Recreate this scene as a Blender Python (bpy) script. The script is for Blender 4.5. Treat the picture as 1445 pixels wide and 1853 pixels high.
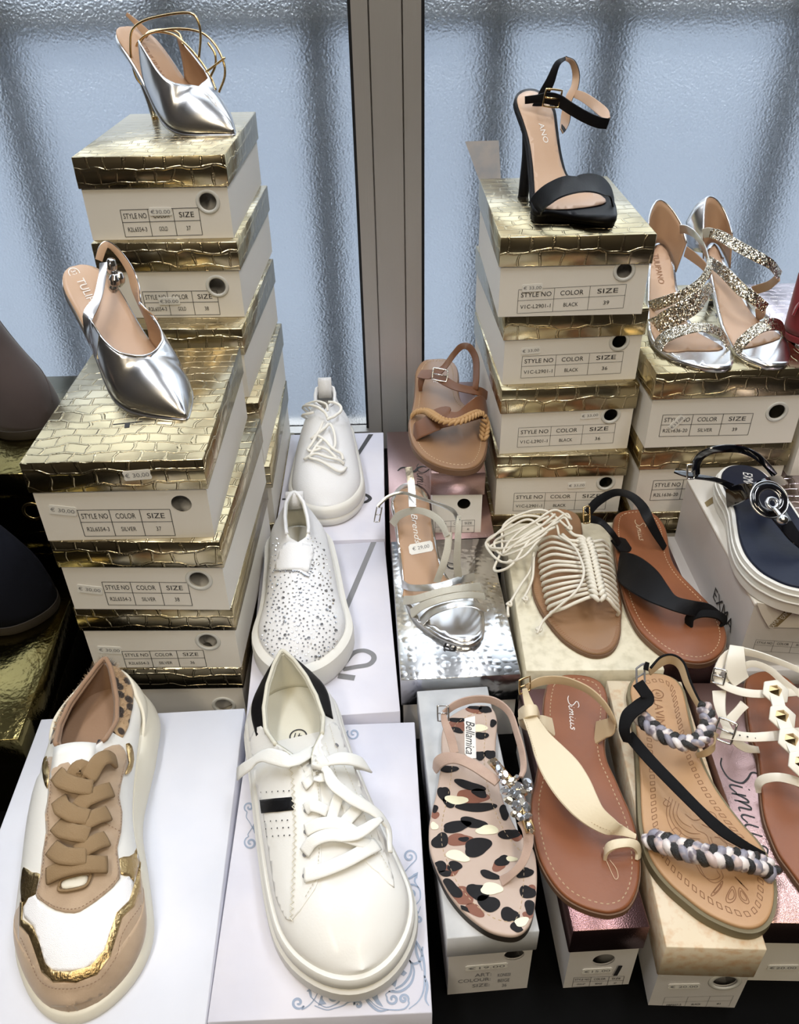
import bpy, bmesh, math, random
from mathutils import Vector, Matrix, geometry
from mathutils.bvhtree import BVHTree
random.seed(7)
scene = bpy.context.scene
for o in list(bpy.data.objects):
    bpy.data.objects.remove(o)

# ---------------------------------------------------------------- camera
IMG_W, IMG_H, FOCAL = 1445.0, 1853.0, 1500.0
CAM_Z, PITCH, ROLL = 0.763, math.radians(35.656), math.radians(-1.2)
CAM = Vector((0, 0, CAM_Z))
FWD = Vector((0, math.cos(PITCH), -math.sin(PITCH)))
_u0 = Vector((0, math.sin(PITCH), math.cos(PITCH)))
_r0 = Vector((1, 0, 0))
RIGHT = math.cos(ROLL) * _r0 + math.sin(ROLL) * _u0
UP = -math.sin(ROLL) * _r0 + math.cos(ROLL) * _u0
cam_data = bpy.data.cameras.new('camera')
cam_data.sensor_fit = 'HORIZONTAL'
cam_data.sensor_width = 36.0
cam_data.lens = 36.0 * FOCAL / IMG_W
cam_data.clip_start = 0.01
cam = bpy.data.objects.new('camera', cam_data)
scene.collection.objects.link(cam)
cam.matrix_world = Matrix(((RIGHT.x, UP.x, -FWD.x, CAM.x), (RIGHT.y, UP.y, -FWD.y, CAM.y),
                           (RIGHT.z, UP.z, -FWD.z, CAM.z), (0, 0, 0, 1)))
scene.camera = cam

# ---------------------------------------------------------------- world, light, exposure
world = bpy.data.worlds.new('overcast_sky')
scene.world = world
world.use_nodes = True
world.node_tree.nodes['Background'].inputs[0].default_value = (0.86, 0.93, 1.0, 1)
world.node_tree.nodes['Background'].inputs[1].default_value = 3.8
scene.view_settings.view_transform = 'Standard'
scene.view_settings.look = 'None'
scene.view_settings.exposure = 0.15
scene.view_settings.gamma = 1.0
scene.view_settings.use_curve_mapping = False

# ceiling lamps of the shop: x, y, power (fixtures are built around them below)
CEIL_Z = 2.75
LAMPS = [(-0.75, 0.35, 24, (0.93, 0.95, 1.0)), (0.75, 0.35, 24, (0.93, 0.95, 1.0)), (-0.75, -1.5, 28, (1.0, 0.85, 0.62)), (0.75, -1.5, 28, (1.0, 0.85, 0.62))]
for lx, ly, lp, lc in LAMPS:
    ld = bpy.data.lights.new('tube_light', 'AREA')
    ld.shape = 'RECTANGLE'; ld.size = 0.30; ld.size_y = 1.15
    ld.energy = lp; ld.color = lc
    lo = bpy.data.objects.new('tube_light', ld)
    lo.location = (lx, ly, CEIL_Z - 0.085)
    scene.collection.objects.link(lo)

# ---------------------------------------------------------------- pixel -> place helpers
def ray(px, py):
    return FWD + RIGHT * ((px - IMG_W / 2) / FOCAL) - UP * ((py - IMG_H / 2) / FOCAL)
def P(px, py, z):                     # point seen at (px, py) on the level z
    d = ray(px, py); return CAM + d * ((z - CAM_Z) / d.z)
def PY(px, py, y):                    # point seen at (px, py) at the distance y from the camera wall
    d = ray(px, py); return CAM + d * (y / d.y)
def proj(p):
    q = Vector(p) - CAM; d = q.dot(FWD)
    return (IMG_W / 2 + FOCAL * q.dot(RIGHT) / d, IMG_H / 2 - FOCAL * q.dot(UP) / d)

# ---------------------------------------------------------------- object helpers
def link(o):
    scene.collection.objects.link(o); return o
def tag(o, label=None, cat=None, group=None, kind=None):
    if label: o['label'] = label
    if cat: o['category'] = cat
    if group: o['group'] = group
    if kind: o['kind'] = kind
    return o
def thing(name, label, cat, loc=(0, 0, 0), rz=0.0, group=None):
    o = bpy.data.objects.new(name, None); link(o)
    o.empty_display_size = 0.02
    o.location = loc; o.rotation_euler = (0, 0, rz)
    return tag(o, label, cat, group)
def mesh(name, verts, faces, mat, parent=None, smooth=False, world=True, mats=None, midx=None, uvs=None):
    """one mesh object; verts in world space (or in the parent's own space with world=False)"""
    root = parent
    while root is not None and root.parent is not None:
        root = root.parent
    if root is not None and world:
        inv = (Matrix.Translation(root.location) @ root.rotation_euler.to_matrix().to_4x4()).inverted()
        verts = [inv @ Vector(v) for v in verts]
    me = bpy.data.meshes.new(name)
    me.from_pydata([tuple(v) for v in verts], [], faces)
    for m in (mats or [mat]):
        me.materials.append(m)
    if midx:
        me.polygons.foreach_set('material_index', midx)
    if smooth:
        me.polygons.foreach_set('use_smooth', [True] * len(me.polygons))
    if uvs is not None:
        uvl = me.uv_layers.new(name='uv')
        for poly in me.polygons:
            for li in poly.loop_indices:
                uvl.data[li].uv = uvs[me.loops[li].vertex_index]
    me.update()
    o = bpy.data.objects.new(name, me); link(o)
    if parent is not None:
        o.parent = parent
    return o
def bm_obj(name, bm, mat, parent=None, smooth=False, world=True, mats=None):
    bm.verts.ensure_lookup_table(); bm.verts.index_update()
    vs = [v.co.copy() for v in bm.verts]
    fs = [[v.index for v in f.verts] for f in bm.faces]
    mi = [f.material_index for f in bm.faces]
    bm.free()
    return mesh(name, vs, fs, mat, parent, smooth, world, mats, mi)
class MB:
    """collects shapes for ONE part"""
    def __init__(s): s.v = []; s.f = []; s.m = []
    def add(s, verts, faces, mi=0):
        b = len(s.v); s.v += [Vector(v) for v in verts]
        s.f += [[i + b for i in f] for f in faces]; s.m += [mi] * len(faces)
        return s
    def box(s, x0, x1, y0, y1, z0, z1, mi=0):
        v = [(x, y, z) for z in (z0, z1) for y in (y0, y1) for x in (x0, x1)]
        return s.add(v, [(0, 2, 3, 1), (4, 5, 7, 6), (0, 1, 5, 4), (2, 6, 7, 3), (0, 4, 6, 2), (1, 3, 7, 5)], mi)
    def build(s, name, mat, parent=None, smooth=False, world=True, mats=None, bevel=0, seg=2, angle=None):
        o = mesh(name, s.v, s.f, mat, parent, smooth, world, mats, s.m)
        if bevel:
            soft(o, bevel, seg)
        return o
def soft(o, w, seg=2):
    md = o.modifiers.new('bevel', 'BEVEL'); md.width = w; md.segments = seg; md.limit_method = 'ANGLE'
    md.angle_limit = math.radians(35)
    o.data.polygons.foreach_set('use_smooth', [True] * len(o.data.polygons))
    try:
        md.harden_normals = False
    except Exception:
        pass
    return o
def auto_smooth(o, deg=40):
    me = o.data
    me.polygons.foreach_set('use_smooth', [True] * len(me.polygons))
    bm = bmesh.new(); bm.from_mesh(me)
    a = math.radians(deg)
    for e in bm.edges:
        if len(e.link_faces) == 2 and e.calc_face_angle(0) > a:
            e.smooth = False
    bm.to_mesh(me); bm.free()
    return o
def solid(o, t, offset=-1, mat_off=0, rim=0):
    md = o.modifiers.new('thickness', 'SOLIDIFY'); md.thickness = t; md.offset = offset
    md.material_offset = mat_off; md.material_offset_rim = rim; md.use_even_offset = False
    return o
def subsurf(o, n=1):
    md = o.modifiers.new('smooth', 'SUBSURF'); md.levels = n; md.render_levels = n; return o

# ---------------------------------------------------------------- curves
def cr(pts, n=6, closed=False):
    """Catmull-Rom through pts (Vectors of any size)"""
    pts = [Vector(p) for p in pts]
    m = len(pts); out = []
    if m < 3 and not closed:
        return [pts[0].lerp(pts[-1], i / n) for i in range(n + 1)]
    for i in range(m if closed else m - 1):
        if closed:
            a, b, c, d = pts[i - 1], pts[i], pts[(i + 1) % m], pts[(i + 2) % m]
        else:
            b, c = pts[i], pts[i + 1]
            a = pts[i - 1] if i else b * 2 - c
            d = pts[i + 2] if i + 2 < m else c * 2 - b
        for k in range(n):
            t = k / n
            out.append(0.5 * ((2 * b) + (c - a) * t + (2 * a - 5 * b + 4 * c - d) * t * t + (3 * b - a - 3 * c + d) * t ** 3))
    if not closed:
        out.append(pts[-1])
    return out
def resample(pts, n):
    L = [0.0]
    for a, b in zip(pts, pts[1:]):
        L.append(L[-1] + (b - a).length)
    out = []; j = 0
    for i in range(n):
        s = L[-1] * i / (n - 1)
        while j < len(L) - 2 and L[j + 1] < s:
            j += 1
        seg = L[j + 1] - L[j]
        out.append(pts[j].lerp(pts[j + 1], (s - L[j]) / seg if seg > 1e-12 else 0))
    return out
def lerp_list(xs, t):
    """piecewise-linear smooth lookup of keyed list [(t, value)...]"""
    if t <= xs[0][0]: return xs[0][1]
    for (a, va), (b, vb) in zip(xs, xs[1:]):
        if t <= b:
            k = (t - a) / (b - a); 
            return va + (vb - va) * k
    return xs[-1][1]
def key(xs, t):
    """Catmull-Rom lookup of keyed scalars"""
    n = len(xs)
    if t <= xs[0][0]: return xs[0][1]
    if t >= xs[-1][0]: return xs[-1][1]
    for i in range(n - 1):
        if t <= xs[i + 1][0]:
            x1, y1 = xs[i]; x2, y2 = xs[i + 1]
            x0, y0 = xs[i - 1] if i else (2 * x1 - x2, y1)
            x3, y3 = xs[i + 2] if i + 2 < n else (2 * x2 - x1, y2)
            m1 = (y2 - y0) / (x2 - x0); m2 = (y3 - y1) / (x3 - x1)
            h = x2 - x1; k = (t - x1) / h
            return ((2 * k ** 3 - 3 * k * k + 1) * y1 + (k ** 3 - 2 * k * k + k) * h * m1
                    + (-2 * k ** 3 + 3 * k * k) * y2 + (k ** 3 - k * k) * h * m2)

def sweep(mb, path, secs, closed=False, cap=True, mi=0):
    """secs[i]: list of offset Vectors (world) round path[i]"""
    n = len(path); m = len(secs[0]); v = []; f = []
    for p, s in zip(path, secs):
        v += [p + q for q in s]
    for i in range(n if closed else n - 1):
        j = (i + 1) % n
        for k in range(m):
            l = (k + 1) % m
            f.append((i * m + k, i * m + l, j * m + l, j * m + k))
    if cap and not closed:
        f.append(list(range(m))[::-1]); f.append([(n - 1) * m + k for k in range(m)])
    mb.add(v, f, mi)
def tangents(path, closed=False):
    n = len(path); T = []
    for i in range(n):
        a = path[i - 1] if (i or closed) else path[0]
        b = path[(i + 1) % n] if (i < n - 1 or closed) else path[-1]
        t = b - a
        T.append(t.normalized() if t.length > 1e-9 else Vector((0, 0, 1)))
    return T
def tube_to(mb, path, r, seg=8, closed=False, mi=0, flat=1.0):
    """round cord along path (already dense); r number or list"""
    T = tangents(path, closed); n = len(path)
    ref = Vector((0, 0, 1)) if abs(T[0].z) < 0.9 else Vector((1, 0, 0))
    N = T[0].cross(ref).normalized(); secs = []
    for i in range(n):
        N = (N - T[i] * N.dot(T[i])).normalized(); B = T[i].cross(N)
        ri = r[i] if isinstance(r, (list, tuple)) else r
        secs.append([N * (ri * math.cos(2 * math.pi * k / seg)) + B * (ri * flat * math.sin(2 * math.pi * k / seg)) for k in range(seg)])
    sweep(mb, path, secs, closed, True, mi)
def tube(name, pts, r, mat, parent=None, n=6, seg=8, closed=False):
    mb = MB(); path = cr(pts, n, closed)
    if isinstance(r, (list, tuple)):
        rr = [lerp_list([(i / (len(r) - 1), x) for i, x in enumerate(r)], i / max(1, len(path) - 1)) for i in range(len(path))]
    else:
        rr = r
    tube_to(mb, path, rr, seg, closed)
    return mb.build(name, mat, parent, smooth=True)
def band_to(mb, path, sides, widths, t, mi=0, closed=False, puff=0.12):
    """flat strap: path, unit width directions, full widths, thickness; rounded edges"""
    T = tangents(path, closed); secs = []
    n = len(path)
    for i in range(n):
        S = (sides[i] - T[i] * sides[i].dot(T[i])).normalized(); N = S.cross(T[i]).normalized()
        w = widths[i] / 2; h = t / 2
        pr = [(-w, 0), (-w * 0.94, h * 0.8), (-w * 0.6, h), (0, h * (1 + puff)), (w * 0.6, h), (w * 0.94, h * 0.8),
              (w, 0), (w * 0.94, -h * 0.8), (w * 0.6, -h), (0, -h), (-w * 0.6, -h), (-w * 0.94, -h * 0.8)]
        secs.append([S * a + N * b for a, b in pr])
    sweep(mb, path, secs, closed, True, mi)
def spread(vals, n):
    m = len(vals)
    return [lerp_list([(i / (m - 1), v) for i, v in enumerate(vals)], i / (n - 1)) if m > 1 else vals[0] for i in range(n)]
def strap(name, A, B, t, mat, parent, n=6, lin=None, closed=False):
    """strap given by its two edges: A and B are lists of 3D points (same count)"""
    a = cr(A, n, closed); b = cr(B, n, closed); mb = MB()
    path = [(p + q) / 2 for p, q in zip(a, b)]
    sides = [(q - p).normalized() if (q - p).length > 1e-9 else Vector((1, 0, 0)) for p, q in zip(a, b)]
    band_to(mb, path, sides, [max((q - p).length, 1e-4) for p, q in zip(a, b)], t, closed=closed)
    return auto_smooth(mb.build(name, mat, parent, smooth=True), 32)

# ---------------------------------------------------------------- materials
def newmat(name):
    m = bpy.data.materials.new(name); m.use_nodes = True
    nt = m.node_tree; return m, nt, nt.nodes['Principled BSDF']
def mk(name, col, rough=0.5, metal=0.0, var=None, bump=None, coord='Object', coat=0, sheen=0, spec=None,
       trans=0, ior=None, emit=None, aniso=None, sub=0, rvar=None):
    """var=(scale, second colour, detail, lo, hi); bump=(scale, distance, detail)"""
    m, nt, b = newmat(name)
    L = nt.links
    b.inputs['Base Color'].default_value = (*col, 1); b.inputs['Roughness'].default_value = rough
    b.inputs['Metallic'].default_value = metal
    if coat: b.inputs['Coat Weight'].default_value = coat; b.inputs['Coat Roughness'].default_value = 0.08
    if sheen: b.inputs['Sheen Weight'].default_value = sheen
    if spec is not None: b.inputs['Specular IOR Level'].default_value = spec
    if trans: b.inputs['Transmission Weight'].default_value = trans
    if ior: b.inputs['IOR'].default_value = ior
    if sub:
        b.inputs['Subsurface Weight'].default_value = sub; b.inputs['Subsurface Radius'].default_value = (0.004, 0.003, 0.002)
        b.inputs['Subsurface Scale'].default_value = 0.5
    if emit:
        b.inputs['Emission Color'].default_value = (*emit[0], 1); b.inputs['Emission Strength'].default_value = emit[1]
    tc = None
    if var or bump or rvar:
        tc = nt.nodes.new('ShaderNodeTexCoord')
    if var:
        nz = nt.nodes.new('ShaderNodeTexNoise'); nz.inputs['Scale'].default_value = var[0]
        nz.inputs['Detail'].default_value = var[2] if len(var) > 2 else 4
        L.new(tc.outputs[coord], nz.inputs['Vector'])
        rp = nt.nodes.new('ShaderNodeValToRGB')
        rp.color_ramp.elements[0].color = (*col, 1); rp.color_ramp.elements[1].color = (*var[1], 1)
        rp.color_ramp.elements[0].position = var[3] if len(var) > 3 else 0.4
        rp.color_ramp.elements[1].position = var[4] if len(var) > 4 else 0.65
        L.new(nz.outputs['Fac'], rp.inputs['Fac']); L.new(rp.outputs['Color'], b.inputs['Base Color'])
    if rvar:
        nz = nt.nodes.new('ShaderNodeTexNoise'); nz.inputs['Scale'].default_value = rvar[0]
        L.new(tc.outputs[coord], nz.inputs['Vector'])
        mr = nt.nodes.new('ShaderNodeMapRange'); mr.inputs[3].default_value = rvar[1]; mr.inputs[4].default_value = rvar[2]
        L.new(nz.outputs['Fac'], mr.inputs[0]); L.new(mr.outputs[0], b.inputs['Roughness'])
    if bump:
        nz = nt.nodes.new('ShaderNodeTexNoise'); nz.inputs['Scale'].default_value = bump[0]
        nz.inputs['Detail'].default_value = bump[2] if len(bump) > 2 else 2
        L.new(tc.outputs[coord], nz.inputs['Vector'])
        bp = nt.nodes.new('ShaderNodeBump'); bp.inputs['Strength'].default_value = 1.0
        bp.inputs['Distance'].default_value = bump[1]
        L.new(nz.outputs['Fac'], bp.inputs['Height']); L.new(bp.outputs['Normal'], b.inputs['Normal'])
    return m
def node(nt, t, **kw):
    n = nt.nodes.new(t)
    for k, v in kw.items():
        if k in n.inputs: n.inputs[k].default_value = v
        else: setattr(n, k, v)
    return n
def croc(name, col, rough, cell=(0.021, 0.0155), depth=0.0006, crinkle=0.00022, metal=1.0):
    """pressed foil: rows of cushions with stitched-looking joints"""
    m, nt, b = newmat(name); L = nt.links
    b.inputs['Base Color'].default_value = (*col, 1); b.inputs['Metallic'].default_value = metal
    b.inputs['Roughness'].default_value = rough
    uv = node(nt, 'ShaderNodeUVMap')
    nz = node(nt, 'ShaderNodeTexNoise', Scale=24.0, Detail=2.0)
    L.new(uv.outputs[0], nz.inputs['Vector'])
    mix = node(nt, 'ShaderNodeMix', data_type='VECTOR'); mix.inputs['Factor'].default_value = 0.022
    L.new(uv.outputs[0], mix.inputs[4]); L.new(nz.outputs['Color'], mix.inputs[5])
    br = node(nt, 'ShaderNodeTexBrick', Scale=1.0)
    br.inputs['Mortar Size'].default_value = 0.0016; br.inputs['Mortar Smooth'].default_value = 0.6
    br.inputs['Brick Width'].default_value = cell[0]; br.inputs['Row Height'].default_value = cell[1]
    br.inputs['Color1'].default_value = (0, 0, 0, 1); br.inputs['Color2'].default_value = (0.25, 0.25, 0.25, 1)
    br.inputs['Mortar'].default_value = (1, 1, 1, 1)
    L.new(mix.outputs[1], br.inputs['Vector'])
    n2 = node(nt, 'ShaderNodeTexNoise', Scale=420.0, Detail=2.0)
    L.new(uv.outputs[0], n2.inputs['Vector'])
    mul = node(nt, 'ShaderNodeMath', operation='MULTIPLY_ADD'); mul.inputs[1].default_value = crinkle / depth
    gate = node(nt, 'ShaderNodeMath', operation='MULTIPLY')
    L.new(n2.outputs['Fac'], gate.inputs[0]); L.new(br.outputs['Fac'], gate.inputs[1])
    ad = node(nt, 'ShaderNodeMath', operation='MULTIPLY_ADD'); ad.inputs[1].default_value = 1.1
    L.new(gate.outputs[0], ad.inputs[0]); L.new(br.outputs['Color'], ad.inputs[2])
    n3 = node(nt, 'ShaderNodeTexNoise', Scale=60.0, Detail=2.0)
    L.new(uv.outputs[0], n3.inputs['Vector'])
    L.new(n3.outputs['Fac'], mul.inputs[0]); L.new(ad.outputs[0], mul.inputs[2])
    bp = node(nt, 'ShaderNodeBump'); bp.inputs['Distance'].default_value = depth
    L.new(mul.outputs[0], bp.inputs['Height']); L.new(bp.outputs['Normal'], b.inputs['Normal'])
    return m
def scales(name, col, rough, scale=105.0, depth=0.00035, metal=1.0):
    """foil pressed with round overlapping scales"""
    m, nt, b = newmat(name); L = nt.links
    b.inputs['Base Color'].default_value = (*col, 1); b.inputs['Metallic'].default_value = metal
    b.inputs['Roughness'].default_value = rough
    uv = node(nt, 'ShaderNodeUVMap')
    vo = node(nt, 'ShaderNodeTexVoronoi', Scale=scale); vo.feature = 'SMOOTH_F1'; vo.inputs['Smoothness'].default_value = 0.12; vo.inputs['Randomness'].default_value = 0.6
    L.new(uv.outputs[0], vo.inputs['Vector'])
    rp = node(nt, 'ShaderNodeMapRange'); rp.inputs[1].default_value = 0.55; rp.inputs[2].default_value = 0.1
    L.new(vo.outputs['Distance'], rp.inputs[0])
    bp = node(nt, 'ShaderNodeBump'); bp.inputs['Distance'].default_value = depth
    L.new(rp.outputs[0], bp.inputs['Height']); L.new(bp.outputs['Normal'], b.inputs['Normal'])
    return m

M = {}
M['table'] = mk('black_table_top', (0.0015, 0.0015, 0.0015), 0.6, bump=(90, 0.0002), spec=0.05)
M['gold'] = croc('gold_foil', (0.47, 0.395, 0.245), 0.235)
M['gold2'] = croc('pale_gold_foil', (0.49, 0.415, 0.255), 0.245, (0.025, 0.018))
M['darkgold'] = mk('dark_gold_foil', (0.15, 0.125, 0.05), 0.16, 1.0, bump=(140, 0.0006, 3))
M['silverfoil'] = scales('silver_foil', (0.84, 0.85, 0.86), 0.20)
M['pinkfoil'] = mk('rose_foil', (0.45, 0.30, 0.285), 0.28, 1.0, bump=(900, 0.00022, 1))
M['plumfoil'] = mk('plum_foil', (0.27, 0.155, 0.16), 0.3, 1.0, bump=(900, 0.0002, 1))
M['mauvecroc'] = croc('mauve_silver_foil', (0.66, 0.58, 0.62), 0.25, (0.02, 0.014))
M['card'] = mk('white_card', (0.78, 0.75, 0.685), 0.55, bump=(220, 0.00008))
M['cardgrey'] = mk('grey_card', (0.66, 0.64, 0.62), 0.5, bump=(60, 0.0003))
M['cardin'] = mk('card_inside', (0.30, 0.29, 0.28), 0.8)
M['tissue'] = mk('tissue_paper', (0.62, 0.62, 0.62), 0.8, bump=(60, 0.003))
M['whitebox'] = mk('white_box_paper', (0.70, 0.71, 0.77), 0.42, bump=(26, 0.0006), var=(9, (0.64, 0.66, 0.73)))
M['ribbed'] = mk('white_corrugated_paper', (0.71, 0.70, 0.77), 0.38, bump=(34, 0.0010), var=(11, (0.65, 0.65, 0.74)))
M['ink'] = mk('black_ink', (0.02, 0.02, 0.022), 0.5)
M['inkgrey'] = mk('grey_ink', (0.20, 0.20, 0.21), 0.5)
M['inkblue'] = mk('grey_blue_ink', (0.30, 0.36, 0.47), 0.5)
M['sticker'] = mk('sticker_paper', (0.80, 0.79, 0.74), 0.5)
M['grommet'] = mk('clear_plastic_ring', (0.62, 0.62, 0.58), 0.25)
M['brassring'] = mk('brass_ring', (0.55, 0.42, 0.20), 0.25, 1.0)

# ---------------------------------------------------------------- lettering
_tc = {}
def text_geo(s, shear=0.0):
    k = (s, shear)
    if k not in _tc:
        c = bpy.data.curves.new('lettering', 'FONT'); c.body = s; c.size = 1.0; c.shear = shear
        c.align_x = 'CENTER'; c.align_y = 'CENTER'; c.resolution_u = 3
        o = bpy.data.objects.new('lettering', c)
        link(o)
        me = bpy.data.meshes.new_from_object(o)
        _tc[k] = ([v.co.copy() for v in me.vertices], [list(p.vertices) for p in me.polygons])
        bpy.data.objects.remove(o); bpy.data.curves.remove(c); bpy.data.meshes.remove(me)
    return _tc[k]
def put_text(mb, s, org, ex, ey, width=None, height=None, shear=0.0, mi=0):
    """lettering centred at org, running along ex with its tops towards ey; width in metres or letter height"""
    v, f = text_geo(s, shear)
    if not v: return
    xs = [p.x for p in v]; ys = [p.y for p in v]
    cx, cy = (min(xs) + max(xs)) / 2, (min(ys) + max(ys)) / 2
    w, h = max(xs) - min(xs), max(ys) - min(ys)
    sx = (width / w) if width else height / h
    sy = (height / h) if height else sx
    if not width: sx = sy
    mb.add([org + ex * ((p.x - cx) * sx) + ey * ((p.y - cy) * sy) for p in v], f, mi)
# ================================================================ the room
M['floor'] = mk('dark_floor', (0.03, 0.025, 0.02), 0.5, var=(6, (0.02, 0.018, 0.015)))
M['wall'] = mk('shop_wall', (0.05, 0.042, 0.035), 0.8, var=(3, (0.035, 0.03, 0.026)))
M['ceil'] = mk('ceiling_paint', (0.62, 0.60, 0.56), 0.9)
M['alu'] = mk('brushed_aluminium', (0.45, 0.43, 0.405), 0.42, 0.6)
def brushed(m):
    nt = m.node_tree; b = nt.nodes['Principled BSDF']
    tc = node(nt, 'ShaderNodeTexCoord'); mp = node(nt, 'ShaderNodeMapping'); mp.inputs['Scale'].default_value = (900, 900, 3)
    nz = node(nt, 'ShaderNodeTexNoise', Scale=1.0, Detail=2.0)
    bp = node(nt, 'ShaderNodeBump'); bp.inputs['Distance'].default_value = 0.0003; bp.inputs['Strength'].default_value = 0.5
    nt.links.new(tc.outputs['Object'], mp.inputs[0]); nt.links.new(mp.outputs[0], nz.inputs['Vector'])
    nt.links.new(nz.outputs['Fac'], bp.inputs['Height']); nt.links.new(bp.outputs['Normal'], b.inputs['Normal'])
brushed(M['alu'])
M['gasket'] = mk('black_rubber', (0.01, 0.01, 0.012), 0.5)
WY = 1.27                                           # the window plane
RX0, RX1, RYB = -1.9, 1.9, -3.2
def structure(o):
    o['kind'] = 'structure'; return o
structure(MB().box(RX0, RX1, RYB, WY + 0.1, -0.80, -0.76).build('floor', M['floor']))
structure(MB().box(RX0, RX1, RYB, WY + 0.1, CEIL_Z, CEIL_Z + 0.05).build('ceiling', M['ceil']))
structure(MB().box(RX0 - 0.05, RX0, RYB, WY + 0.1, -0.76, CEIL_Z).build('wall_left', M['wall']))
structure(MB().box(RX1, RX1 + 0.05, RYB, WY + 0.1, -0.76, CEIL_Z).build('wall_right', M['wall']))
structure(MB().box(RX0, RX1, RYB - 0.05, RYB, -0.76, CEIL_Z).build('wall_back', M['wall']))
structure(MB().box(RX0, RX1, WY + 0.0, WY + 0.06, -0.76, 0.0).build('wall_front', M['wall']))
# ceiling fixtures
M['fixture'] = mk('lamp_housing', (0.75, 0.75, 0.72), 0.5)
for i, (lx, ly, lp, lc) in enumerate(LAMPS):
    t = thing('ceiling_light', ['slim white ceiling lamp over the left end of the table', 'slim white ceiling lamp over the right end of the table',
              'slim white ceiling lamp behind the left side', 'slim white ceiling lamp behind the right side'][i], 'lamp', (lx, ly, CEIL_Z - 0.07), group='ceiling lamps')
    MB().box(lx - 0.17, lx + 0.17, ly - 0.6, ly + 0.6, CEIL_Z - 0.07, CEIL_Z).build('housing', M['fixture'], t, bevel=0.006)
    mb = MB()
    for s in (-1, 1):
        mb.box(lx + s * 0.165 - 0.005, lx + s * 0.165 + 0.005, ly - 0.6, ly + 0.6, CEIL_Z - 0.10, CEIL_Z - 0.07)
    mb.build('side_rail', M['fixture'], t)
# frosted glazing
def frosted():
    m, nt, b = newmat('frosted_glass'); L = nt.links
    b.inputs['Base Color'].default_value = (0.86, 0.885, 0.91, 1)
    b.inputs['Transmission Weight'].default_value = 1.0; b.inputs['Roughness'].default_value = 0.46; b.inputs['IOR'].default_value = 1.3
    tc = node(nt, 'ShaderNodeTexCoord')
    n1 = node(nt, 'ShaderNodeTexNoise', Scale=330.0, Detail=2.0); n2 = node(nt, 'ShaderNodeTexVoronoi', Scale=260.0)
    L.new(tc.outputs['Object'], n1.inputs['Vector']); L.new(tc.outputs['Object'], n2.inputs['Vector'])
    ad = node(nt, 'ShaderNodeMath', operation='ADD')
    L.new(n1.outputs['Fac'], ad.inputs[0]); L.new(n2.outputs['Distance'], ad.inputs[1])
    bp = node(nt, 'ShaderNodeBump'); bp.inputs['Distance'].default_value = 0.0010; bp.inputs['Strength'].default_value = 0.8
    L.new(ad.outputs[0], bp.inputs['Height']); L.new(bp.outputs['Normal'], b.inputs['Normal'])
    return m
M['glass'] = frosted()
ML, MR = -0.052, 0.044                               # inner edges of the two panes beside the mullion
TOPZ = 2.45
for n, (a, b_) in enumerate(((RX0 + 0.06, ML), (MR, RX1 - 0.06))):
    w = MB().box(a, b_, WY + 0.020, WY + 0.026, 0.03, TOPZ).build('window_%d' % (n + 1), M['glass']); structure(w)
    g = MB()
    for x in (a, b_):
        g.box(x - 0.003, x + 0.003, WY + 0.008, WY + 0.030, 0.03, TOPZ)
    g.build('gasket', M['gasket'], w)
# aluminium mullion: a wide post with two shallow grooves
mb = MB(); z0, z1 = 0.0, TOPZ
xs = [ML + 0.002, ML + 0.024, ML + 0.0262, MR - 0.0282, MR - 0.026, MR - 0.002]
mb.box(xs[0], xs[1], WY - 0.012, WY + 0.05, z0, z1); mb.box(xs[2], xs[3], WY - 0.0125, WY + 0.05, z0, z1)
mb.box(xs[4], xs[5], WY - 0.012, WY + 0.05, z0, z1); mb.box(xs[1], xs[4], WY - 0.004, WY + 0.045, z0, z1)
structure(mb.build('trim_1', M['alu']))
structure(MB().box(RX0, RX1, WY - 0.01, WY + 0.05, TOPZ, CEIL_Z).build('trim_2', M['alu']))
structure(MB().box(RX0, RX1, WY - 0.004, WY + 0.05, 0.0, 0.03).build('trim_3', M['alu']))
for i, (a, b_) in enumerate(((RX0, RX0 + 0.06), (RX1 - 0.06, RX1))):
    structure(MB().box(a, b_, WY - 0.01, WY + 0.05, 0.0, TOPZ).build('trim_%d' % (i + 4), M['alu']))
# what stands behind the frosted glass: pavement, a wall across the lane and a dark railing
M['pave'] = mk('wet_pavement', (0.16, 0.18, 0.21), 0.6, var=(2, (0.12, 0.13, 0.15)))
M['render'] = mk('grey_render', (0.30, 0.33, 0.37), 0.9, var=(1.2, (0.20, 0.22, 0.26)))
M['rail'] = mk('dark_painted_steel', (0.06, 0.065, 0.075), 0.6)
structure(MB().box(-7, 7, WY + 0.12, 6.0, -0.30, -0.22).build('ground_outside', M['pave']))
structure(MB().box(-7, 7, 5.0, 5.2, -0.22, 1.15).build('wall_outside', M['render']))
t = thing('railing', 'dark steel railing blurred behind the frosted window', 'railing', (0, WY + 0.4, -0.22))
RY = WY + 0.16
for k, x in enumerate((-1.45, -1.13, -0.86, -0.585, -0.33, -0.11, 0.16, 0.335, 0.62, 0.89, 1.17, 1.45)):
    MB().box(x - 0.022, x + 0.022, RY - 0.012, RY + 0.012, -0.22, 1.25).build('bar', M['rail'], t)
for z in (0.63, 1.22):
    MB().box(-1.8, 1.8, RY - 0.02, RY + 0.02, z, z + 0.045).build('rail', M['rail'], t)
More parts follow.
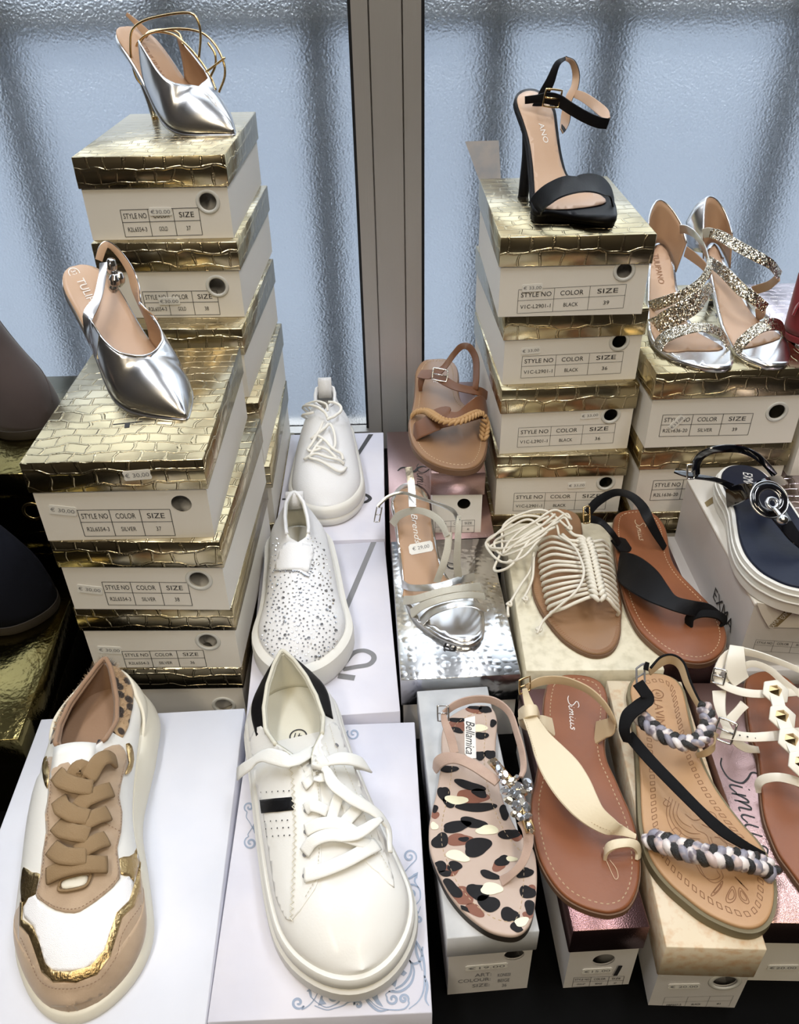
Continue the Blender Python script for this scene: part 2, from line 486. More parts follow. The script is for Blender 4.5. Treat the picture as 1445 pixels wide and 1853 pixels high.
# ================================================================ the display table
TABLE = thing('display_table', 'black display table carrying all the shoe boxes', 'table', (0, 0.65, -0.76))
MB().box(-1.05, 1.05, 0.02, WY - 0.015, -0.03, 0.0).build('table_top', M['table'], TABLE, bevel=0.003)
for x in (-1.0, 1.0):
    for y in (0.07, WY - 0.08):
        MB().box(x - 0.025, x + 0.025, y - 0.025, y + 0.025, -0.76, -0.03).build('leg', M['table'], TABLE)
M['marble'] = mk('grey_marbled_paper', (0.60, 0.61, 0.62), 0.3, var=(16, (0.36, 0.38, 0.40), 8, 0.45, 0.75))
M['creamsnake'] = mk('cream_snake_paper', (0.75, 0.70, 0.54), 0.4, var=(90, (0.60, 0.55, 0.40), 2, 0.45, 0.75))
M['orangesnake'] = mk('orange_snake_paper', (0.72, 0.61, 0.44), 0.4, var=(130, (0.60, 0.36, 0.18), 3, 0.45, 0.80))
# ================================================================ shoe boxes
def face_uv(o):
    me = o.data; uvl = me.uv_layers.new(name='uv')
    r = random.random() * 3
    for p in me.polygons:
        n = p.normal
        for li in p.loop_indices:
            c = me.vertices[me.loops[li].vertex_index].co
            if abs(n.z) > 0.7: u = (c.x + r, c.y)
            elif abs(n.y) > 0.7: u = (c.x + r, c.z + 0.004)
            else: u = (c.y + r, c.z + 0.004)
            uvl.data[li].uv = u
def tray(w, d, z_open, z_shut, t):
    """open tray between two levels; z_shut is the closed side"""
    s = 1 if z_shut > z_open else -1
    v = []
    for (a, b, z) in ((w / 2, d / 2, z_open), (w / 2, d / 2, z_shut), (w / 2 - t, d / 2 - t, z_open), (w / 2 - t, d / 2 - t, z_shut - s * t)):
        v += [(-a, -b, z), (a, -b, z), (a, b, z), (-a, b, z)]
    f = []
    for k in range(4):
        l = (k + 1) % 4
        f += [(k, l, 4 + l, 4 + k), (8 + l, 8 + k, 12 + k, 12 + l), (l, k, 8 + k, 8 + l)]
    f += [(4, 5, 6, 7), (15, 14, 13, 12)]
    if s < 0:
        f = [tuple(reversed(x)) for x in f]
    return v, f
def holed_panel(x0, x1, z0, z1, y, cx, cz, r, flip=False, K=20):
    ang = [2 * math.pi * k / K for k in range(K)] + [math.atan2(b - cz, a - cx) % (2 * math.pi) for a in (x0, x1) for b in (z0, z1)]
    ang.sort(); v = []; n = len(ang)
    for a in ang:
        c, s = math.cos(a), math.sin(a)
        k = min([((x1 if c > 0 else x0) - cx) / c if abs(c) > 1e-9 else 1e9, ((z1 if s > 0 else z0) - cz) / s if abs(s) > 1e-9 else 1e9])
        v.append((cx + c * r, y, cz + s * r)); v.append((cx + c * k, y, cz + s * k))
    f = []
    for i in range(n):
        j = (i + 1) % n
        q = (2 * i, 2 * j, 2 * j + 1, 2 * i + 1)
        f.append(q if not flip else q[::-1])
    return v, f, n
class Box:
    def __init__(s, label, x, yf, ztop, yaw, w, d, h, lid='gold', body='card', lid_h=0.036, hole=None, hole_r=0.0085, ring='grommet',
                 lid_in=0.0025, group=None, name='shoe_box', no_body=False, stuffing=True, cat='box', lid_side=None):
        """x, yf: middle of the front edge"""
        s.w, s.d, s.h, s.ztop, s.lid_h = w, d, h, ztop, lid_h
        s.ex = Vector((math.cos(yaw), math.sin(yaw), 0)); s.ey = Vector((-math.sin(yaw), math.cos(yaw), 0))
        s.f0 = Vector((x, yf, ztop - h))
        c = s.f0 + s.ey * (d / 2)
        s.c = c
        s.root = thing(name, label, cat, c, yaw, group)
        t = 0.0016
        # lid
        v, f = tray(w, d, h - lid_h, h, t)
        s.lid = mesh('lid', v, f, M[lid], s.root, world=False); face_uv(s.lid); soft(s.lid, 0.0008, 1)
        # body
        bw, bd, bh = w - 2 * lid_in, d - 2 * lid_in, h - t - 0.0004
        if hole:
            s.lid_in = lid_in
            hp = s.front(*hole)
            q = hp - c; hx, hz = q.dot(s.ex), q.z
            hz = min(max(hz, hole_r + 0.003), bh - hole_r - 0.002)
            mb = MB(); v, f = tray(bw, bd, bh, 0.0, t)
            mb.add(v, [x for x in f if not (all(abs(v[i][1] + bd / 2) < 1e-6 for i in x) or all(abs(v[i][1] + bd / 2 - t) < 1e-6 for i in x))])
            va, fa, n = holed_panel(-bw / 2, bw / 2, 0, bh, -bd / 2, hx, hz, hole_r, True)
            vb, fb, n = holed_panel(-bw / 2 + t, bw / 2 - t, t, bh, -bd / 2 + t, hx, hz, hole_r, False)
            mb.add(va, fa); mb.add(vb, fb)
            b0 = len(mb.v) - len(vb); a0 = b0 - len(va)
            mb.f += [[a0 + 2 * i, a0 + 2 * ((i + 1) % n), a0 + 2 * ((i + 1) % n) + 1, 0][:0] for i in range(0)]
            mb.build('body', M[body], s.root, world=False)
            if ring:
                rb = MB(); K = 28
                path = [Vector((hx + (hole_r + 0.0020) * math.cos(2 * math.pi * k / K), -bd / 2 - 0.0004, hz + (hole_r + 0.0020) * math.sin(2 * math.pi * k / K))) for k in range(K)]
                T = tangents(path, True); secs = []
                for p in path:
                    o = (p - Vector((hx, p.y, hz))).normalized(); yv = Vector((0, -1, 0))
                    secs.append([o * (0.0021 * math.cos(a)) + yv * (0.0008 * math.sin(a)) for a in [2 * math.pi * k / 8 for k in range(8)]])
                sweep(rb, path, secs, True)
                rb.build('ring', M[ring], s.root, smooth=True, world=False)
            if stuffing:
                gb = MB(); n_ = 7
                vv = []; ff = []
                for i in range(n_):
                    for j in range(n_):
                        vv.append((hx + (i / (n_ - 1) - 0.5) * 0.045, -bd / 2 + 0.018 + random.uniform(-0.006, 0.006), max(0.004, min(bh - 0.002, hz + (j / (n_ - 1) - 0.5) * 0.045))))
                for i in range(n_ - 1):
                    for j in range(n_ - 1):
                        ff.append((i * n_ + j, (i + 1) * n_ + j, (i + 1) * n_ + j + 1, i * n_ + j + 1))
                gb.add(vv, ff); gb.build('tissue_paper', M['tissue'], s.root, world=False, smooth=True)
        elif not no_body:
            v, f = tray(bw, bd, bh, 0.0, t)
            mesh('body', v, f, M[body], s.root, world=False)
        s.lid_in = lid_in
    def front(s, px, py, off=0.0):
        """point on the body's front face seen at a pixel"""
        d = ray(px, py); o = s.f0 + s.ey * (s.lid_in - off)
        k = (o - CAM).dot(s.ey) / d.dot(s.ey); return CAM + d * k
    def top(s, px, py, off=0.0):
        return P(px, py, s.ztop + off)
    def style_label(s, TL, TR, BR, BL, cols, heads, vals, row=0.46, name='printed_label', thick=0.0006, hx=0.92, gaps=True, vsize=0.62, off=0.0004):
        a, b, c, d = [s.front(*q, off) for q in (TL, TR, BR, BL)]
        # square the label up on the card
        L = ((a + d) / 2); R_ = ((b + c) / 2)
        ex = s.ex; W = (R_ - L).dot(ex); H = ((a - d).z + (b - c).z) / 2
        o = (a + b + c + d) / 4; o = o - ex * (W / 2) - Vector((0, 0, H / 2))      # lower-left
        ez = Vector((0, 0, 1)); mb = MB()
        tilt = ((b - a).z + (c - d).z) / 2 / W
        ex = (ex + ez * tilt)
        def q(u, v): return o + ex * (u * W) + ez * (v * H - tilt * W * 0.5)
        def line(u0, v0, u1, v1):
            A, B = q(u0, v0), q(u1, v1); t = (B - A).normalized(); n = t.cross(s.ey).normalized() * (thick / 2)
            mb.add([A - n, B - n, B + n, A + n], [(0, 1, 2, 3)])
        line(0, 1, 1, 1); line(0, 0, 1, 0); line(0, 0, 0, 1); line(1, 0, 1, 1); line(0, 1 - row, 1, 1 - row)
        cc = [0] + list(cols) + [1]
        for u in cols:
            line(u, 1, u, 0)
        for k, (h_, v_) in enumerate(zip(heads, vals)):
            u0, u1 = cc[k], cc[k + 1]; um = (u0 + u1) / 2
            hw = (u1 - u0) * W * hx * (len(h_) / 8) ** 0.55 if h_ else 0
            if h_: put_text(mb, h_, q(um, 1 - row / 2), ex.normalized(), ez, width=min(hw * 0.92, (u1 - u0) * W * 0.9), height=row * H * 0.42)
            if v_: put_text(mb, v_, q(um, (1 - row) * 0.5), ex.normalized(), ez, width=min((u1 - u0) * W * 0.85, 0.0024 * len(v_) * W / 0.088 * vsize / 0.62), height=(1 - row) * H * 0.30)
        return mb.build(name, M['ink'], s.root)
    def sticker(s, px, py, txt='€ 30,00', w=0.026, h=0.0105, ang=0.0, on='body', faint=False, paper=True):
        off = 0.0008 + (s.lid_in if on == 'lid' else 0)
        c = s.front(px, py, off); ez = Vector((0, 0, 1))
        e1 = s.ex * math.cos(ang) + ez * math.sin(ang); e2 = -s.ex * math.sin(ang) + ez * math.cos(ang)
        par = s.root
        if paper:
            pts = [(-0.5, -0.32), (-0.46, -0.5), (0.46, -0.5), (0.5, -0.32), (0.47, 0), (0.5, 0.32), (0.46, 0.5), (-0.46, 0.5), (-0.5, 0.32), (-0.47, 0)]
            v = [c + e1 * (a * w) + e2 * (b * h) for a, b in pts]
            v2 = [p + s.ey * 0.0005 for p in v]; n = len(pts)
            par = mesh('price_sticker', v + v2, [list(range(n)), list(range(n, 2 * n))[::-1]] + [(i, i + n, (i + 1) % n + n, (i + 1) % n) for i in range(n)], M['sticker'], s.root)
        mb = MB(); put_text(mb, txt, c - s.ey * 0.0003, e1, e2, width=w * 0.86, height=h * 0.5)
        return mb.build('price_print', M['inkgrey'], par)
    def top_text(s, txt, cpx, rpx, hgt, mat='ink', shear=0.0, name='printed_lettering', part=None, wid=None):
        """lettering printed on the lid, centred at cpx and running towards rpx"""
        a = s.top(*cpx, 0.0004); b = s.top(*rpx, 0.0004); ex = (b - a).normalized(); ey = Vector((-ex.y, ex.x, 0))
        mb = MB(); put_text(mb, txt, a, ex, ey, height=hgt, width=wid, shear=shear)
        return mb.build(name, M[mat], s.lid)

def corner_box(label, FTL, FTR, ztop, d, h, **kw):
    """box placed by the seen ends of its front top edge"""
    a, b = P(*FTL, ztop), P(*FTR, ztop)
    yaw = math.atan2(b.y - a.y, b.x - a.x); m = (a + b) / 2
    return Box(label, m.x, m.y, ztop, yaw, (b - a).length, d, h, **kw)
rad = math.radians
SN = ['STYLE NO', 'COLOR', 'SIZE']
# ---- gold stack at the back, left (six high)
gA = 'gold croc lidded boxes of the back left stack'
hA = 0.0923; AW, AD = 0.17, 0.248
A = []
for k, (x, y, yaw, what) in enumerate([(-0.2694, 0.9754, -0.54, 'topmost gold lidded box of the back left stack, marked gold 37'),
        (-0.2665, 0.9649, -1.46, 'gold lidded box marked gold 38, second of the back left stack'),
        (-0.2677, 0.9325, -2.26, 'gold lidded box with bare front, third from the top of the back left stack'),
        (-0.2571, 0.9173, -0.75, 'gold lidded box, fourth from the top of the back left stack'),
        (-0.2524, 0.9129, 0.63, 'gold lidded box, second lowest of the back left stack'),
        (-0.2560, 0.9140, -1.0, 'gold lidded box at the bottom of the back left stack')]):
    hole = [(376, 365), (393, 518), None, None, None, None][k]
    A.append(Box(what, x, y, hA * (6 - k), rad(yaw), AW, AD, hA - 0.0002, lid='gold', lid_h=0.034, hole=hole, hole_r=0.0098, group=gA))
A[0].style_label((217, 380), (359, 376), (366, 425), (227, 429), (0.35, 0.67), SN, ['R2L6554-3', 'GOLD', '37'])
A[0].sticker(290, 383, '€30.00', w=0.026, h=0.009, paper=True)
A[1].style_label((259, 527), (392, 527), (398, 568.5), (264, 572), (0.33, 0.66), SN, ['R2L6554-3', 'GOLD', '38'])
A[1].sticker(306, 545, '€30.00', w=0.026, h=0.009)
# ---- gold stack at the front, left (four high)
gB = 'gold croc lidded boxes of the front left stack'
hB = 0.091; BW, BD = 0.1677, 0.2444
Bx = []
for k, (x, y, yaw, what) in enumerate([(-0.2624, 0.6446, 0.21, 'gold lidded box under the slingback with tassel, marked silver 37'),
        (-0.2593, 0.6425, -2.24, 'gold lidded box marked silver 38, second of the front left stack'),
        (-0.2600, 0.6474, -1.42, 'gold lidded box marked silver 36, third of the front left stack'),
        (-0.2640, 0.6480, -0.5, 'lowest gold lidded box of the front left stack, behind the plain white box')]):
    hole = [(328, 912), (360, 1049), (376, 1160), (405, 1276)][k]
    Bx.append(Box(what, x, y, hB * (4 - k), rad(yaw), BW, BD, hB - 0.0002, lid='gold', lid_h=0.033, hole=hole, hole_r=0.0098, group=gB,
                  ring=None if k == 0 else 'grommet'))
Bx[0].style_label((140, 923), (307, 922), (317, 969), (153, 970.6), (0.34, 0.67), SN, ['R2L6554-3', 'SILVER', '37'])
Bx[0].sticker(113, 924, ang=rad(-9)); Bx[0].sticker(248, 860, ang=rad(4), on='lid')
Bx[1].style_label((185, 1053), (340, 1054.5), (347, 1096), (195, 1095), (0.33, 0.67), SN, ['R2L6554-3', 'SILVER', '38'])
Bx[1].sticker(162, 1067, ang=rad(-8))
Bx[2].style_label((220, 1178), (367, 1177.6), (374, 1205.7), (229, 1209), (0.34, 0.67), SN, ['R2L6554-3', 'SILVER', '36'])
Bx[2].sticker(198, 1176.5, ang=rad(-4))
# ---- stack under the black sandal (five high)
gC = 'gold croc lidded boxes of the stack under the black heeled sandal'
hC = 0.0945; CW, CD = 0.1742, 0.2539
Cx = []
for k, (x, y, yaw, what) in enumerate([(0.2054, 0.9241, 0.14, 'gold lidded box directly under the black heeled sandal, marked black 39'),
        (0.2169, 0.9393, 2.82, 'gold lidded box marked black 36, second below the black heeled sandal'),
        (0.2171, 0.9273, 2.70, 'gold lidded box marked black 36, third below the black heeled sandal'),
        (0.2150, 0.9191, 0.5, 'gold lidded box marked black 36, fourth below the black heeled sandal'),
        (0.2120, 0.9200, 0.5, 'bottom gold lidded box of the stack, behind the white cord sandal')]):
    hole = [(1129, 490), (1120, 618), (1104.5, 751), (1095.6, 873), None][k]
    Cx.append(Box(what, x, y, hC * (5 - k), rad(yaw), CW, CD, hC - 0.0002, lid='gold2', lid_h=0.034, hole=hole, hole_r=0.0088, group=gC,
                  stuffing=(k == 0)))
for b_, q, size in ((Cx[0], ((937, 524), (1132.6, 514.7), (1127.6, 557), (936, 567.7)), '39'), (Cx[1], ((944, 645), (1127, 636.4), (1123, 675), (942.5, 684.5)), '36'),
                    (Cx[2], ((938, 774), (1113, 767), (1109, 801), (935.4, 810)), '36'), (Cx[3], ((929.7, 892), (1097, 890), (1095.6, 921), (928, 925)), '36')):
    b_.style_label(*q, (0.335, 0.665), SN, ['V1C-L2901-1', 'BLACK', size], thick=0.0004)
Cx[0].sticker(963, 521, '€ 33,00', w=0.024, h=0.009, ang=rad(2)); Cx[1].sticker(960, 634.6, '€ 33,00', w=0.024, h=0.009, ang=rad(3))
Cx[2].sticker(1067, 752, '€ 33,00', w=0.024, h=0.009, ang=rad(3)); Cx[3].sticker(1043, 878.5, '€ 33,00', w=0.024, h=0.009, ang=rad(2))
# ---- stack under the glitter sandals (four high)
gD = 'gold croc lidded boxes of the stack under the glitter sandals'
hD = 0.1053; DW, DD = 0.194, 0.2826
Dx = []
for k, (x, y, yaw, what) in enumerate([(0.4065, 0.8985, 1.77, 'gold lidded box under the pair of glitter sandals, marked silver 39'),
        (0.4085, 0.9040, 1.2, 'gold lidded box below the glitter sandals box, behind the navy wedge sandal'),
        (0.4105, 0.9040, 1.0, 'gold lidded box at the bottom of the glitter sandals stack')]):
    Dx.append(Box(what, x, y, hD * (3 - k), rad(yaw), DW, DD, hD - 0.0002, lid='gold2', lid_h=0.036,
                  hole=[(1405, 745), None, None][k], hole_r=0.010, group=gD, stuffing=False))
Dx[0].style_label((1199, 751), (1363, 748), (1352, 787), (1192, 790), (0.335, 0.67), SN, ['R2L1636-20', 'SILVER', '39'], thick=0.0006)
Dx[0].sticker(1224, 765, '€33,00', w=0.022, h=0.009, ang=rad(52))
Dx[1].style_label((1181.5, 870), (1345, 864), (1336, 900), (1176, 905.5), (0.335, 0.67), SN, ['R2L1636-20', 'SILVER', '38'], thick=0.0006)
# ---- white boxes
ZW = 0.1001
E_ = Box('plain white box under the beige and white sneaker', -0.2546, 0.2594, ZW, rad(2.51), 0.2079, 0.3178, ZW, lid='whitebox', body='whitebox', lid_h=0.09)
F_ = Box('white box printed with blue-grey scrolls under the striped white sneaker', -0.0669, 0.2820, ZW, rad(1.19), 0.1670, 0.2751, ZW, lid='ribbed', body='whitebox', lid_h=0.09)
G_ = Box('white box with grey logo under the rhinestone sneaker', -0.0823, 0.5682, ZW, rad(3.39), 0.1577, 0.2869, ZW, lid='ribbed', body='whitebox', lid_h=0.085)
H_ = Box('white box with black logo under the white knitted sneaker', -0.0928, 0.8634, ZW, rad(0.68), 0.1465, 0.2775, ZW, lid='ribbed', body='whitebox', lid_h=0.085)
# ---- boxes in the middle
I_ = corner_box('silver scale-embossed box under the strappy silver sandal', (724.5, 1231), (942, 1220), ZW, 0.243, ZW, lid='silverfoil', lid_h=0.04)
J_ = Box('wide rose foil box with black script, under the small rose box', 0.0558, 0.8585, ZW, rad(0.9), 0.1375, 0.285, ZW, lid='pinkfoil', lid_h=0.034)
K_ = Box('small rose foil box with white front under the brown braided sandal', 0.0745, 0.8720, 0.196, rad(-1.2), 0.0690, 0.25, 0.0957, lid='pinkfoil', lid_h=0.034,
         hole=(839, 912), hole_r=0.0085, ring=None, stuffing=False)
K_.style_label((787, 944), (858, 941), (858, 963), (787, 966), (0.4, 0.68), ['NO', 'COL', 'SIZE'], ['UUU-61', 'TAN', '40'], thick=0.0004)
L_ = corner_box('cream snakeskin-patterned box under the white cord sandal', (951.6, 1214), (1202, 1212), ZW, 0.268, ZW, lid='creamsnake', lid_h=0.05)
M_ = Box('plum foil box under the black toe-loop sandal', 0.3160, 0.6390, ZW, rad(-0.5), 0.0560, 0.252, ZW, lid='plumfoil', lid_h=0.06)
N0 = Box('flat grey box under the open grey wedge sandal box', 0.4100, 0.6420, 0.0746, rad(0.3), 0.1200, 0.248, 0.0746, lid='cardgrey', lid_h=0.03)
N_ = Box('grey box with white flap under the navy wedge sandal', 0.4230, 0.6490, 0.170, rad(0.4), 0.1020, 0.238, 0.0952, lid='card', body='cardgrey', lid_h=0.005, lid_in=0.0005)
T0 = Box('plain grey box beneath the mauve silver box at the right edge', 0.5440, 0.6520, 0.0846, rad(0.0), 0.1300, 0.236, 0.0846, lid='cardgrey', lid_h=0.03)
T_ = Box('mauve silver croc box beside the navy wedge sandal at the right edge', 0.5450, 0.6520, 0.170, rad(0.0), 0.1320, 0.238, 0.0852, lid='mauvecroc', lid_h=0.034)
U0 = Box('lower mauve box of the right edge stack behind the red shoe', 0.5900, 0.9000, 0.158, rad(1.0), 0.160, 0.28, 0.158, lid='mauvecroc', lid_h=0.034)
U_ = Box('upper mauve silver croc box under the red suede shoe', 0.5880, 0.9000, 0.316, rad(1.0), 0.160, 0.28, 0.1578, lid='mauvecroc', lid_h=0.034)
# ---- front row, right
O_ = corner_box('grey marbled box under the leopard print sandal', (808, 1699), (976, 1685), ZW, 0.262, ZW, lid='marble', lid_h=0.030, body='cardgrey', hole=(930, 1728), hole_r=0.0085, ring=None, stuffing=False)
P_ = corner_box('plum foil box under the cream leather sandal', (1036, 1686), (1176, 1678), ZW, 0.257, ZW, lid='plumfoil', lid_h=0.034, body='cardgrey', hole=(1092, 1737), hole_r=0.0095, ring=None, stuffing=False)
Q_ = corner_box('orange snakeskin-patterned box under the braided black sandal', (1205, 1714), (1388, 1719), 0.103, 0.280, 0.103, lid='orangesnake', lid_h=0.045, body='cardgrey', hole=(1311, 1776), hole_r=0.0095, stuffing=False)
R_ = Box('rose foil box with black script under the white gem sandal', 0.3610, 0.3430, ZW, rad(-2.2), 0.142, 0.258, ZW, lid='pinkfoil', lid_h=0.032, body='card')
# ---- far left
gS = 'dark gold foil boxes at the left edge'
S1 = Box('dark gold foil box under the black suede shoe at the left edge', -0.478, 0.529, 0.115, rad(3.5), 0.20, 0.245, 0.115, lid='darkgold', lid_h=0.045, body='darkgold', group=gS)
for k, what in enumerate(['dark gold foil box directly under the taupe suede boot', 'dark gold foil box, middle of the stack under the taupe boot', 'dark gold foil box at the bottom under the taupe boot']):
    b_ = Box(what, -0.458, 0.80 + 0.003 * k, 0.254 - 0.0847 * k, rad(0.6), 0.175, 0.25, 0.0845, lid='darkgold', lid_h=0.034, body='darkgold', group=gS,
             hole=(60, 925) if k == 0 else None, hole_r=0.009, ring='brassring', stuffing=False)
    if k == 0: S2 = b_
# ================================================================ shoe building helpers
def Zm(ox, oy, s):
    """reader for points measured on an enlarged part of the picture"""
    return lambda q: (ox + s * q[0], oy + s * q[1])
def ring_offset(pts, off):
    """offset a closed counter-clockwise or clockwise plan outline outwards"""
    n = len(pts); area = sum(pts[i].x * pts[(i + 1) % n].y - pts[(i + 1) % n].x * pts[i].y for i in range(n))
    s = 1 if area > 0 else -1; out = []
    for i in range(n):
        t = pts[(i + 1) % n] - pts[i - 1]; t.z = 0
        nn = Vector((t.y, -t.x, 0)).normalized() * s
        out.append(pts[i] + nn * off)
    return out
def rings_mesh(name, outline, levels, mat, parent, cap_top=True, cap_bot=True, smooth=True, zf=None):
    """stack of offset outlines: levels = [(offset, z), ...] from the top down; zf(point) adds to z"""
    n = len(outline); v = []; f = []
    for off, z in levels:
        for p in ring_offset(outline, off):
            v.append(Vector((p.x, p.y, z + (zf(p) if zf else 0))))
    for k in range(len(levels) - 1):
        for i in range(n):
            j = (i + 1) % n
            f.append((k * n + i, (k + 1) * n + i, (k + 1) * n + j, k * n + j))
    if cap_top: f.append(list(range(n)))
    if cap_bot: f.append(list(range((len(levels) - 1) * n, len(levels) * n))[::-1])
    o = mesh(name, v, f, mat, parent)
    return auto_smooth(o, 50) if smooth else o
def dashes(mb, path, size, gap, w, up=Vector((0, 0, 1)), t=0.0006):
    """a row of stitches along a dense path"""
    L = sum((b - a).length for a, b in zip(path, path[1:])); n = max(2, int(L / (size + gap)))
    pts = resample(path, n * 2)
    for i in range(0, len(pts) - 1, 2):
        a, b = pts[i], pts[i + 1]
        d = b - a
        if d.length < 1e-6: continue
        s = d.cross(up).normalized() * (w / 2)
        u = up * t
        mb.add([a - s, b - s, b + s, a + s, a + u, b + u], [(0, 1, 2, 3), (0, 1, 5, 4), (3, 2, 5, 4), (0, 4, 3), (1, 5, 2)])
class Shape:
    """a surface kept for laying things onto it where the picture shows them"""
    def __init__(s, verts, faces): s.t = BVHTree.FromPolygons([tuple(v) for v in verts], faces); s.nz = 0.1
    def on(s, px, py, off=0.0, fallz=None):
        d = ray(px, py).normalized(); h = s.t.ray_cast(CAM, d)
        if h[0] is None:
            q = P(px, py, fallz if fallz is not None else s.nz); h = s.t.find_nearest(q)
            n = h[1]; n = n if n.dot(d) < 0 else -n
            return h[0] + n * off
        n = h[1] if h[1].dot(d) < 0 else -h[1]
        return h[0] + n * off
    def normal(s, px, py):
        d = ray(px, py).normalized(); h = s.t.ray_cast(CAM, d)
        if h[0] is None: return Vector((0, 0, 1))
        return h[1] if h[1].dot(d) < 0 else -h[1]
def patch(name, shp, poly, mat, parent, off=0.0007, thick=0.0009, step=7.0, smooth_n=3, fit=True, wobble=0):
    """a panel lying on a surface: poly = outline in picture pixels"""
    pts = cr([Vector((*q, 0)) for q in poly], smooth_n, True) if smooth_n > 1 else [Vector((*q, 0)) for q in poly]
    b2 = [Vector((p.x, p.y)) for p in pts]; n = len(b2)
    xs = [p.x for p in b2]; ys = [p.y for p in b2]
    def inside(x, y):
        c = False
        for i in range(n):
            a, b = b2[i], b2[i - 1]
            if (a.y > y) != (b.y > y) and x < (b.x - a.x) * (y - a.y) / (b.y - a.y) + a.x: c = not c
        return c
    inner = []
    y = min(ys) + step / 2
    while y < max(ys):
        x = min(xs) + step / 2
        while x < max(xs):
            if inside(x, y) and min((Vector((x, y)) - q).length for q in b2) > step * 0.45:
                inner.append(Vector((x, y)))
            x += step
        y += step
    co, _, fc, _, _, _ = geometry.delaunay_2d_cdt(b2 + inner, [(i, (i + 1) % n) for i in range(n)], [list(range(n))], 1, 1e-4)
    v = [shp.on(c.x, c.y, off) for c in co]
    f = []
    for t in fc:
        a, b, c = [v[i] for i in t[:3]]
        nn = (b - a).cross(c - a)
        f.append(list(t) if nn.dot(CAM - a) > 0 else list(t)[::-1])
    o = mesh(name, v, f, mat, parent, smooth=True)
    if thick: solid(o, thick, -1)
    return o
def px_line(shp, pts, off=0.001, n=6):
    return [shp.on(p.x, p.y, off) for p in cr([Vector((*q, 0)) for q in pts], n)]
def lace(name, shp, pts, width, mat, parent, off=0.0025, t=0.002, n=6, lift=None, twist=0):
    """flat lace laid on a surface along picture pixels; lift = extra height per control point"""
    c = cr([Vector((q[0], q[1], (lift[i] if lift else 0) * 1000)) for i, q in enumerate(pts)], n)
    path = [shp.on(p.x, p.y, off + p.z / 1000) for p in c]; N = [shp.normal(p.x, p.y) for p in c]
    for k in range(2):
        path = [path[0]] + [(path[i - 1] + path[i] * 2 + path[i + 1]) / 4 for i in range(1, len(path) - 1)] + [path[-1]]
    T = tangents(path); sides = []
    for i in range(len(path)):
        s = T[i].cross(N[i])
        if s.length < 1e-4: s = T[i].cross(Vector((0, 0, 1)))
        sides.append(s.normalized())
    for k in range(3):
        sides = [sides[0]] + [(sides[i - 1] + sides[i] + sides[i + 1]).normalized() for i in range(1, len(sides) - 1)] + [sides[-1]]
    mb = MB(); ws = spread(width, len(path)) if isinstance(width, list) else [width] * len(path)
    band_to(mb, path, sides, ws, t)
    return mb.build(name, mat, parent, smooth=True)
